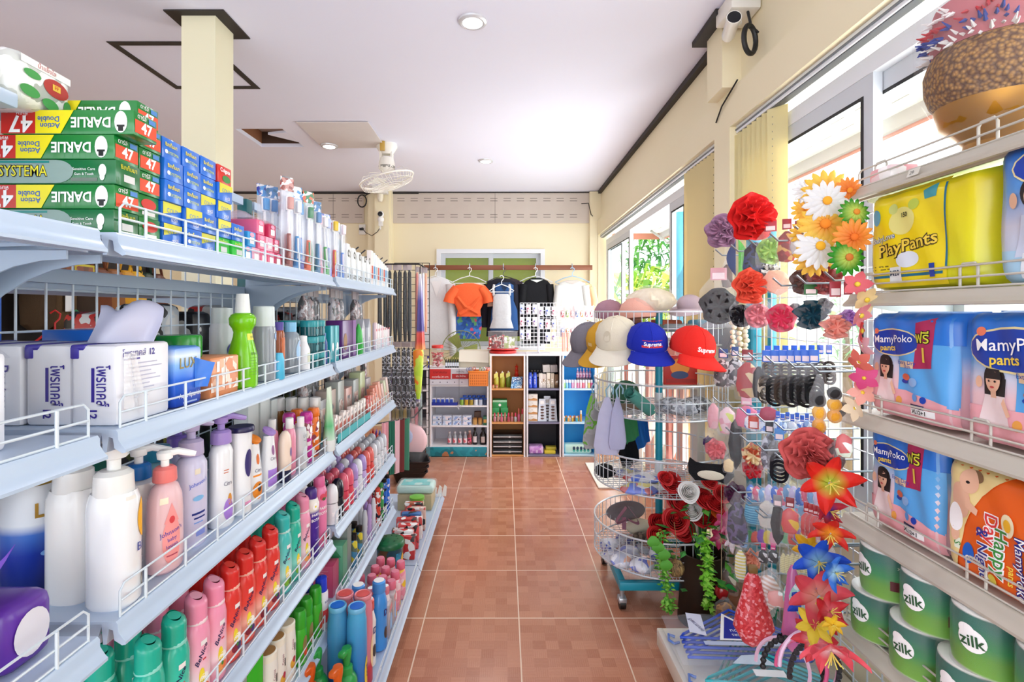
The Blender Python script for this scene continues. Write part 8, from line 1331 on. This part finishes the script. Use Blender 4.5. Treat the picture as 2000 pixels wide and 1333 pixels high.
ros = [(1310, 942, 'r', 52), (1322, 978, 'r', 52), (1345, 962, 'w', 50), (1330, 985, 'r', 40), (1320, 1018, 'r', 62), (1352, 1000, 'w', 48), (1375, 975, 'r', 50), (1398, 985, 'r', 48), (1375, 1012, 'r', 58), (1328, 1030, 'r', 46), (1288, 1025, 'r', 56), (1335, 1035, 'r', 56), (1280, 1048, 'r', 48), (1360, 965, 'p', 46), (1405, 1000, 'o', 40), (1412, 965, 'r', 44), (1300, 935, 'r', 38), (1385, 940, 'r', 44)]
seen_ = {}
for i, (px, py, k, d) in enumerate(ros):
    Y = VY+RR.uniform(-.10, .05); nm = {'r': 'red', 'w': 'white', 'p': 'pink red', 'o': 'orange'}[k]; seen_[nm] = seen_.get(nm, 0)+1; q = 'nearest the basket rack' if px < 1305 else 'in the middle of the bouquet' if px < 1350 else 'toward the accessory stand'
    rose(f'{nm} cloth rose in the dark vase, {q}, {ORD[i]} counted from the top' if False else f'{nm} cloth rose {q}, {ORD[seen_[nm]-1]} {nm} one', W(px, py, Y), d*Y/1000*.78, {'r': 'c4161a', 'w': 'f0eeea', 'p': 'd8304a', 'o': 'e8641a'}[k], RR.uniform(-.5, .5), RR.uniform(.6, 1.15))
t = thing('rose_foliage', 'green stems and leaves of the bouquet in the dark vase', 'foliage', (VX, VY, .27)); g = G(); R_ = random.Random(9)
for i in range(26):
    a = R_.uniform(0, 2*PI); e = R_.uniform(.03, .14); g.tube([(0, 0, -.1), (e*.4*math.cos(a), e*.4*math.sin(a), .12), (e*math.cos(a), e*math.sin(a), R_.uniform(.14, .27))], .0022, M('2f6a34', .5), 5)
o = obj('stems', g, t); o['kind'] = 'stuff'; g = G()
for i in range(90):
    a = R_.uniform(0, 2*PI); e = R_.uniform(.05, .17); b = Vector((e*math.cos(a), e*math.sin(a), R_.uniform(.0, .24)-.1*(e-.05)/.12)); d = Vector((math.cos(a+R_.uniform(-.7, .7)), math.sin(a+R_.uniform(-.7, .7)), R_.uniform(-.5, .4))).normalized(); w = d.cross(Vector((0, 0, 1))).normalized()*R_.uniform(.012, .02); L_ = R_.uniform(.04, .075); m = M(R_.choice(['2f7a35', '3f8f3f', '23602c', '4aa048', '5fae3f']), .5, tl=.25)
    g.add([b, b+d*L_*.45-w, b+d*L_*.45+w, b+d*L_, b+d*L_*.45+Vector((0, 0, .006))], [(0, 1, 4), (0, 4, 2), (1, 3, 4), (4, 3, 2)], m)
o = obj('leaves', g, t, smooth=0); o['kind'] = 'stuff'
def vine(label, pts, n, c, seed, ls=.02):
    t = thing('trailing_vine', label, 'vine', (0, 0, 0)); P = [Vector(p) for p in pts]; obj('stem', G().tube(P, .0025, M('4f9a34', .5), 5), t); g = G(); R = random.Random(seed)
    for i in range(n):
        q = R.random()**.8*(len(P)-1); k = min(int(q), len(P)-2); b = P[k].lerp(P[k+1], q-k)+Vector((R.gauss(0, .008), R.gauss(0, .008), R.gauss(0, .006))); a = R.uniform(0, 2*PI); d = Vector((math.cos(a), math.sin(a), R.uniform(-.9, .2))).normalized(); w = d.cross(Vector((0, 0, 1))).normalized()*ls*.42; L_ = ls*R.uniform(.7, 1.3)
        g.add([b, b+d*L_*.5-w, b+d*L_*.5+w, b+d*L_, b+d*L_*.5+Vector((0, 0, .004))], [(0, 1, 4), (0, 4, 2), (1, 3, 4), (4, 3, 2)], M(R.choice(c), .5, tl=.35))
    o = obj('leaves', g, t, smooth=0); o['kind'] = 'stuff'
vine('long bright green vine trailing from the bouquet on the basket rack side', [W(1292, 1040, 2.05), W(1290, 1080, 2.0), W(1298, 1120, 2.0), W(1304, 1165, 2.0), W(1307, 1190, 2.0)], 230, ['6fb83a', '8ad04a', '5aa832', '9adc5a'], 3)
vine('lime green vine trailing over the vase on the stand side', [W(1372, 1040, 2.03), W(1380, 1080, 2.0), W(1382, 1130, 1.99), W(1384, 1190, 1.99)], 280, ['8ad83a', 'a8e85a', '6fc030', 'b8f06a'], 4, .024)
for i, (px, py) in enumerate(((1284, 1070), (1296, 1085), (1300, 1105), (1275, 1060))):
    p = W(px, py, 1.98); tag(obj('broad_leaf', G().grid(lambda u, v: (p.x+(u-.5)*.05*math.sin(PI*min(1, v+.08)), p.y-.01*math.sin(PI*v), p.z+.025-.05*v), 6, 6, M('5fae3a', .5, tl=.3), .001)), f'broad green leaf drooping from the bouquet beside the baskets, {ORD[i]} of four', 'leaf', 'broad drooping leaves')
t = thing('rattan_ball', 'brown woven ball hanging at the front of the vase', 'ornament', W(1320, 1110, 2.02)); obj('ball_body', G().ball((0, 0, 0), .033, .033, .034, PR(('6a5030', '8a6a40', '4a3820', 'a88a58'), 90, .7, 'noise', stretch=(1, 1, .15)), 18, 12), t); obj('cord', G().tube([(0, 0, .034), (.01, .02, .09), (.01, .05, .16)], .0015, M('8a6a40', .6), 5), t)
for i, (px, py, c1, c2, nm) in enumerate(((1408, 1052, 'e890b0', 'd0306a', 'pink orchid'), (1416, 1020, 'e8a0c0', 'e0508a', 'pale pink orchid'), (1434, 1058, 'f4f0f0', 'f0e0e8', 'white orchid'), (1425, 1030, 'f4c8d8', 'e07aa0', 'blush orchid'))):
    lily(f'{nm} bloom at the edge of the bouquet', px, py, 46, c1, c2, X=.88, rz=-.2+.2*i, cup=.2)
t = thing('apple_ornament', 'shiny red apple ornament with green ribbon leaves on a string', 'ornament', AP(1409, 1156, .86)); obj('apple', G().lathe([(.001, -.024), (.014, -.026), (.024, -.012), (.027, .004), (.02, .02), (.006, .018), (0, .012)], M('b01a20', .2, coat=.4), 18), t); obj('leaf', G().grid(lambda u, v: (.005+.055*u, -.005, .02+.012*math.sin(3*u)-.02*(v-.5)*math.sin(PI*min(1, .1+.85*u))-.02*u), 6, 3, M('1f8a3a', .4), .001), t); obj('string', G().tube([(0, 0, .015), (0, 0, .5)], .0016, M('b8a080', .6), 5), t)
# ---------------------------------------------------------------- nappy shelving nearest on the right
RF = .81; RS = M('bdb6a8', .45); RSU = M('cfd0c4', .5)
RL = (1.592, 1.342, 1.064, .817, .567)
t = thing('nappy_shelving', 'cream steel shelving with wire guards stacked with nappy packs', 'shelving')
for y in (1.215, .25): obj('upright', G().rbox(1.075, 1.10, y-.018, y+.018, 0, 1.62, M('c9c2b2', .5), .003), t)
for i, h in enumerate(RL):
    xf = RF+(.012, .006, 0, -.008, -.016)[i]; out = [(1.075, h), (xf+.020, h), (xf+.016, h-.003), (xf+.013, h-.012), (xf+.004, h-.020), (xf, h-.024), (xf, h-.029), (xf+.006, h-.030), (xf+.022, h-.014), (xf+.03, h-.028), (xf+.036, h-.028), (xf+.038, h-.004), (1.075, h-.004)]
    s = obj('shelf', G().prism(out, .16, 1.235, RS), t)
    obj('end_plate', G().prism([(1.075, h-.004), (xf+.036, h-.004), (xf+.05, h-.03), (.98, h-.05), (1.075, h-.06)], 1.226, 1.229, RSU), s); obj('under_deck', G().box(xf+.05, 1.07, .17, 1.22, h-.012, h-.0045, M('d6ddd2', .5)), s)
    g = G(); x = xf+.024; hh = .042; r = .0022; GM = M('c6c1b6', .4)
    g.tube([(x, 1.222, h), (x, 1.222, h+hh-.008), (x, 1.214, h+hh), (x, .18, h+hh)], r, GM, 6).tube([(x, 1.222, h+hh*.5), (x, .18, h+hh*.5)], r, GM, 6).tube([(x, 1.222, h+.003), (x, .18, h+.003)], r, GM, 6)
    for y in ((1.19, .93, .70, .48) if i in (1,) else (1.155, .90, .66, .42)):
        g.tube([(x+.004, y+.018, h-.002), (x+.004, y+.018, h+hh-.004), (x+.004, y+.012, h+hh+.004), (x+.004, y-.012, h+hh+.004), (x+.004, y-.018, h+hh-.004), (x+.004, y-.018, h-.002)], r*1.15, GM, 6)
    obj('wire_guard', g, s)
    if i == 0: obj('shelf_label', G().flat((xf+.0035, 1.05, h-.02), (0, -1, 0), (.35, 0, 1)).rect(0, .002, .03, .018, M('d8d4c8', .5), l=.002).text('29', .012, .009, .011, BK, l=.003), s)
def pack(label, x, y0, y1, z, hh, depth, mat, deco, rz=0, name='nappy_pack', lean=0, pk=12):
    """soft pack whose printed front faces -X; deco in metres from the far bottom corner"""
    w = y1-y0; t = thing(name, label, 'nappy pack', (x, y1, z), rot=(0, lean, rz))
    def b(u, v): return ((1-abs(2*u-1)**pk)*(1-abs(2*v-1)**pk))**.33
    def F(u, v): return (depth*.5-depth*.5*b(u, v)+.002*math.sin(23*u+9*v)*b(u, v), -w*u, hh*v)
    g = G().grid(F, 18, 18, mat).grid(lambda u, v: (depth*.5+depth*.5*b(1-u, v), -w*(1-u), hh*v), 10, 10, mat); o = obj('pouch', g, t, smooth=70)
    def S(px, py, l):
        p = Vector(F(px/w, py/hh)); return p+Vector((-l-.0006, 0, 0))
    g = G().surf(S, .016); draw(g, deco(w, hh)); obj('print', g, t, smooth=70); return t
SKIN = M('e8b89a', .5); HAIR = M('241a1a', .5); LB = M('5aa8e8', .35); PNK = M('f2c8cc', .35); MB = M('1a3fa8', .3); GOLD = M('f2d24a', .35)
def child(cx, cy, s, dress, long=True):
    o = [('e', cx, cy+.02*s, .3*s, .36*s, HAIR, dict(l=.001))]
    if long: o += [('r', cx-.3*s, cy-.42*s, cx+.32*s, cy+.05*s, HAIR, dict(l=.001))]
    o += [('p', [(cx-.42*s, cy-1.25*s), (cx+.45*s, cy-1.25*s), (cx+.32*s, cy-.42*s), (cx-.28*s, cy-.42*s)], dress, dict(l=.0016)), ('r', cx-.08*s, cy-.48*s, cx+.1*s, cy-.3*s, SKIN, dict(l=.002)), ('e', cx, cy-.05*s, .21*s, .29*s, SKIN, dict(l=.0026)), ('p', [(cx-.24*s, cy+.02*s), (cx+.24*s, cy+.02*s), (cx+.18*s, cy+.28*s), (cx-.16*s, cy+.3*s)], HAIR, dict(l=.003)), ('e', cx-.09*s, cy-.04*s, .03*s, .03*s, HAIR, dict(l=.0034)), ('e', cx+.09*s, cy-.04*s, .03*s, .03*s, HAIR, dict(l=.0034)), ('e', cx, cy-.2*s, .07*s, .03*s, M('c84a4a', .5), dict(l=.0034)), ('p', [(cx+.3*s, cy-.45*s), (cx+.48*s, cy-.9*s), (cx+.38*s, cy-.95*s), (cx+.24*s, cy-.6*s)], SKIN, dict(l=.002)), ('e', cx-.45*s, cy-.1*s, .1*s, .16*s, SKIN, dict(l=.002))]
    return o
def logo(cx, cy, w, big=1):
    h = w*.3; return [('e', cx, cy, w*.54, h*.82, M('e8d8a0', .35), dict(l=.0012)), ('e', cx, cy, w*.52, h*.74, MB, dict(l=.0018)), ('e', cx-w*.36, cy+h*.62, w*.05, w*.05, M('e87a5a', .4), dict(l=.0022)), ('t', 'MamyPoko', cx, cy+h*.18, h*.62, MB, dict(l=.0024, bold=.04, ang=.06)), ('t', 'MamyPoko', cx, cy+h*.18, h*.62, WT, dict(l=.003, bold=.006, ang=.06)), ('t', 'pants', cx-w*.1, cy-h*.36, h*.5, GOLD, dict(l=.003, bold=.02, ang=.06))]
def mamy(free=True, big=False):
    def f(w, hh):
        o = [('r', .004, hh*.72, w*.99, hh*.985, M('2a78d8', .3)), ('p', [(w*.42, hh*.3), (w*.98, hh*.2), (w*.98, hh*.72), (w*.42, hh*.72)], LB, dict(l=.0004)), ('p', [(w*.02, hh*.04), (w*.98, hh*.04), (w*.98, hh*.22), (w*.5, hh*.3), (w*.02, hh*.3)], M('eda8b0', .35), dict(l=.001))]
        o += child(w*.27, hh*.5, hh*.27, M('f0dcdc', .4)); o += logo(w*(.36 if not big else .42), hh*.72, w*(.54 if not big else .66))
        if free: o += [('p', [(w*.6, hh*.5), (w*.8, hh*.52), (w*.82, hh*.95), (w*.62, hh*.9)], M('b0285a', .35), dict(l=.0014)), ('t', 'ฟรี', w*.7, hh*.77, hh*.13, BK, dict(l=.002, bold=.06)), ('t', 'ฟรี', w*.7, hh*.77, hh*.13, M('d8d83a', .35), dict(l=.0026, bold=.01)), ('t', '1', w*.71, hh*.62, hh*.17, GOLD, dict(l=.0024, bold=.03))]
        o += [('r', w*.44, hh*.5, w*.6, hh*.56, M('e8c8a0', .4), dict(l=.0018)), ('t', 'Extra Dry', w*.52, hh*.545, hh*.05, MB, dict(l=.0026)), ('t', 'Skin', w*.54, hh*.51, hh*.045, MB, dict(l=.0026)), ('e', w*.52, hh*.42, w*.05, hh*.03, M('d8684a', .4), dict(l=.002)), ('e', w*.6, hh*.38, w*.045, hh*.04, M('8ab0e0', .4), dict(l=.002)), ('e', w*.5, hh*.38, w*.04, hh*.02, MB, dict(l=.0018)), ('e', w*.62, hh*.25, w*.03, hh*.035, M('5a9ae0', .4), dict(l=.002)), ('e', w*.71, hh*.24, w*.03, hh*.03, MB, dict(l=.0026)), ('r', w*.56, hh*.1, w*.82, hh*.155, WT, dict(l=.002)), ('t', 'XL12+1', w*.66, hh*.127, hh*.05, BK, dict(l=.0028, bold=.02)), ('r', w*.56, hh*.157, w*.72, hh*.19, M('1a2a5a', .4), dict(l=.002)), ('e', w*.44, hh*.2, w*.03, hh*.04, M('e8a04a', .4), dict(l=.002))]
        return o
    return f
PB_ = GZ([(0, 'eab8c0'), (.09, 'eec8ce'), (.12, 'd8d8ea'), (.15, '7ab4e8'), (.24, '2a7ad8')], .28)
def YP(px, X): return X*1000/(px-985)
XP = .842
pack('blue and pink nappy pack with a crimson free ribbon on the middle shelf', XP, .965, 1.19, RL[2], .236, .15, PB_, mamy(True), rz=.02)
pack('second blue and pink nappy pack, nearer the camera on the middle shelf', XP, .70, .945, RL[2], .238, .15, PB_, mamy(False, True))
pack('blue and pink nappy pack with a crimson free ribbon on the shelf below the middle', XP-.006, .985, 1.18, RL[3], .236, .15, PB_, mamy(True))
pack('blue nappy pack tucked behind the orange one', XP+.08, .80, .98, RL[3], .225, .12, PB_, mamy(False))
def orange(w, hh):
    w *= .62; o = [('p', [(.004, hh*.08), (w*.22, hh*.06), (w*.3, hh*.45), (w*.5, hh*.75), (w*.8, hh*.985), (.004, hh*.985)], M('f2dc9a', .35)), ('p', [(.002, hh*.8), (w*.1, hh*.985), (.002, hh*.985)], M('1f2f9a', .35), dict(l=.0012)), ('p', [(.0, hh*.03), (w*.1, hh*.03), (w*.02, hh*.2), (.0, hh*.2)], M('1f2f9a', .35), dict(l=.0012))]
    a = -PI/2; o += [('e', w*.27, hh*.66, w*.12, hh*.15, SKIN, dict(l=.0016)), ('e', w*.2, hh*.5, w*.09, hh*.12, WT, dict(l=.002)), ('e', w*.37, hh*.84, w*.1, hh*.1, SKIN, dict(l=.002)), ('e', w*.42, hh*.89, w*.1, hh*.05, M('8a6a4a', .5), dict(l=.0016)), ('e', w*.36, hh*.83, w*.02, hh*.012, HAIR, dict(l=.0026)), ('p', [(w*.33, hh*.62), (w*.46, hh*.58), (w*.47, hh*.63), (w*.34, hh*.7)], SKIN, dict(l=.0018)), ('e', w*.2, hh*.36, w*.05, hh*.06, SKIN, dict(l=.0018))]
    for tx, px, py, s, c in (('Day', .6, .52, .15, 'd83a3a'), ('& Night', .52, .3, .13, '2a2f8a'), ('Happy', .7, .36, .15, '3a8a3a')):
        o += [('t', tx, w*px, hh*py, hh*s, WT, dict(l=.0016, bold=.07, ang=a)), ('t', tx, w*px, hh*py, hh*s, M(c, .35), dict(l=.0024, bold=.01, ang=a))]
    o += [('e', w*.78, hh*.6, w*.07, hh*.09, M('f4e8c0', .35), dict(l=.0014)), ('e', w*.78, hh*.6, w*.04, hh*.05, M('f0b82a', .35), dict(l=.002)), ('e', w*.35, hh*.24, w*.06, hh*.085, M('1f5fc0', .35), dict(l=.0014)), ('t', '8', w*.36, hh*.2, hh*.09, M('f0e0d0', .4), dict(l=.002, ang=a, bold=.02)), ('r', w*.2, hh*.24, w*.26, hh*.33, M('e8f0d8', .4), dict(l=.0014)), ('t', 'S', w*.23, hh*.285, hh*.08, M('3a8a3a', .4), dict(l=.002, ang=a)), ('t', 'MamyPoko', w*.9, hh*.3, hh*.11, M('1a2a8a', .35), dict(l=.0016, bold=.06, ang=a)), ('t', 'MamyPoko', w*.9, hh*.3, hh*.11, WT, dict(l=.0022, ang=a)), ('t', 'pants', w*.81, hh*.22, hh*.07, GOLD, dict(l=.0022, ang=a, bold=.02)), ('e', w*.62, hh*.12, w*.05, hh*.05, M('d8c84a', .4), dict(l=.0014))]
    return o
pack('orange nappy pack lying on its side with a crawling baby and sideways lettering', XP-.012, .70, .975, RL[3], .215, .16, M('e8641c', .3), orange)
def playp(w, hh):
    w *= 1.22; F = [('r', w*.03, hh*.05, w*.62, hh*.97, M('f0d81c', .3))]
    tl_ = M('0f6a8a', .35); F += [('r', w*.035, hh*.14, w*.6, hh*.165, tl_, dict(l=.0012)), ('r', w*.61, hh*.2, w*.622, hh*.92, tl_, dict(l=.0012)), ('r', w*.03, hh*.1, w*.038, hh*.9, M('55552a', .4), dict(l=.0012)), ('r', w*.21, hh*.1, w*.31, hh*.24, M('eef2f4', .4), dict(l=.0016)), ('t', 'M20', w*.255, hh*.18, hh*.075, M('0f3a5a', .4), dict(l=.0022, bold=.02)), ('r', w*.51, hh*.12, w*.55, hh*.24, MB, dict(l=.0016))]
    F += [('t', 'PlayPants', w*.34, hh*.43, hh*.16, M('3a2a1a', .4), dict(l=.0014, ang=.1, bold=.07, w=w*.44)), ('t', 'PlayPants', w*.34, hh*.43, hh*.16, GOLD, dict(l=.0022, ang=.1, bold=.015, w=w*.44)), ('t', 'BabyLove', w*.16, hh*.53, hh*.08, M('2a6ac8', .4), dict(l=.0014, ang=.1, bold=.04)), ('t', 'BabyLove', w*.16, hh*.53, hh*.08, M('f2f0c0', .4), dict(l=.002, ang=.1)), ('e', w*.31, hh*.67, w*.1, hh*.13, M('e6e088', .4), dict(l=.001)), ('e', w*.24, hh*.8, w*.035, hh*.05, M('c8d07a', .4), dict(l=.0014)), ('e', w*.4, hh*.8, w*.035, hh*.05, M('b8c84a', .4), dict(l=.0014)), ('t', '150', w*.33, hh*.72, hh*.06, BK, dict(l=.0022, bold=.02)), ('e', w*.35, hh*.3, w*.08, hh*.075, M('dfe6f0', .4), dict(l=.0012)), ('e', w*.1, hh*.75, w*.045, hh*.08, M('5ab0d8', .4), dict(l=.0012)), ('p', [(w*.47, hh*.82), (w*.56, hh*.82), (w*.57, hh*.93), (w*.46, hh*.9)], M('3aa0b0', .4), dict(l=.0012)), ('r', w*.06, hh*.25, w*.2, hh*.262, M('7a6a1a', .4)), ('r', w*.06, hh*.22, w*.22, hh*.232, M('7a6a1a', .4))]
    return F
pack('yellow nappy pack with a teal border on the second shelf', XP+.002, .905, 1.195, RL[1], .225, .14, GZ([(0, 'd8d81c'), (.2, 'e6d41c'), (.226, 'c8d82a')], .28), playp, pk=12)
def boy(w, hh):
    o = [('p', [(w*.3, hh*.5), (w*.98, hh*.45), (w*.98, hh*.98), (w*.2, hh*.98)], M('1f68d0', .3)), ('p', [(w*.02, hh*.02), (w*.98, hh*.02), (w*.98, hh*.2), (w*.02, hh*.25)], M('a8cfe8', .35))]
    o += child(w*.34, hh*.62, hh*.34, M('c8d0e4', .4), False); o += logo(w*.55, hh*.8, w*.7); o += [('r', w*.55, hh*.6, w*.85, hh*.68, WT, dict(l=.0014)), ('p', [(w*.22, hh*.05), (w*.46, hh*.05), (w*.44, hh*.22), (w*.24, hh*.22)], M('e6ecf4', .4), dict(l=.002))]
    return o
pack('tall blue nappy pack with a boy in a grey shirt on the second shelf', XP, .66, .885, RL[1], .24, .15, GZ([(0, 'b8d0e8'), (.1, 'c8c8d8'), (.16, '5a9ae0'), (.24, '2060c8')], .28), boy)
# tissue rolls
ZG = GZ([(0, 'e8e8e4'), (.008, '6fae2a'), (.035, '5f9e2a'), (.055, '1f8a4a'), (.085, '0f6a5a'), (.1, '0f6055'), (.103, 'e8e8e4'), (.108, 'e8e8e4')], .3)
_z = None
for r in range(2):
    for i in range(6):
        y = 1.16-.118*i-.03*r; lb = f'green wrapped tissue roll on the lowest nappy shelf, {("bottom", "upper")[r]} layer, {ORD[i]} from the far end'
        loc = (.852, y, RL[4]+r*.111)
        if _z is None:
            _z = thing('tissue_roll', lb, 'tissue roll', loc, group='green tissue rolls'); obj('roll_body', G().lathe([(.045, 0), (.054, .004), (.056, .02), (.056, .09), (.054, .105), (.045, .109), (.02, .107)], ZG, 28), _z)
            g = G().cyl(.0565, PI+.2); g.ell(0, .06, .021, .02, WT, l=.0012).ell(-.008, .074, .013, .011, WT, l=.0012).text('zilk', 0, .058, .026, M('2f5a3a', .4), l=.0022, bold=.02, ang=.1).rect(.055, .03, .09, .05, M('5a1a24', .4), l=.0012).text('x', .07, .08, .012, M('c8e0c8', .4), l=.0014); obj('print', g, _z)
            obj('wrap', G().lathe([(.0575, -.0), (.0578, .109)], film('e8f4ec', .12, .08), 24), _z)
        else: dup(_z, lb, loc, RN.uniform(-.3, .3))
for i in range(3): carton(f'pale wet wipes box behind the tissue rolls, {ORD[i]} from the far end', (1.04, .85+.12*i, RL[4]), .1, .1, .2, M('d8e4dc', .4), name='wipes_box')
# straw bowl on a gold stand in film, on top
t = thing('offering_bowl', 'gold pedestal bowl under a woven straw hat with fuzzy trim, wrapped in clear film', 'bowl', (.938, .98, RL[0]+.0005)); GD = M('a8741a', .38, .6)
obj('pedestal', G().lathe([(.058, 0), (.06, .005), (.05, .014), (.046, .03), (.06, .05), (.082, .068), (.09, .1), (.091, .105)], GD, 32), t)
obj('straw_crown', G().lathe([(.088, .106), (.098, .118), (.106, .145), (.107, .175), (.1, .2), (.092, .212)], node_mat('straw', lambda n, L, b: PR_straw(n, L, b), .7), 40), t)
g = G(); R = random.Random(2)
for k in range(260):
    a = R.uniform(0, 2*PI); q = R.random(); c = ['e4e2e0', '3a4a9a', 'c03a44', 'e8e6e4'][min(3, int(q*4))]; z = .21+.07*q; r0 = .095+.006*math.sin(PI*q); d = Vector((math.cos(a), math.sin(a), R.uniform(-.7, .5))).normalized(); b = Vector((r0*math.cos(a), r0*math.sin(a), z)); g.tube([b, b+d*R.uniform(.012, .022)], .0038, M(c, .9), 4, r2=.001)
o = obj('fuzzy_trim', g, t); o['kind'] = 'stuff'; obj('trim_core', G().lathe([(.092, .213), (.096, .23), (.098, .27), (.09, .3), (0, .31)], M('b86a70', .9), 30), t)
obj('film_wrap', G().lathe([(.063, .002), (.068, .04), (.098, .1), (.116, .15), (.116, .2), (.12, .26), (.108, .34)], film('f4f6f8', .09), 30, wob=lambda a, q: 1+.04*math.sin(7*a+5*q)+.03*math.sin(13*a-7*q)), t)
tag(obj('film_scrap', G().rbox(.845, .92, 1.12, 1.19, RL[0], RL[0]+.035, PR(('f0d8dc', 'e8a8b0', 'f6f2f0'), 40, .3), .01)), 'small pink trimmed packet beside the gold bowl on the top shelf', 'packet')
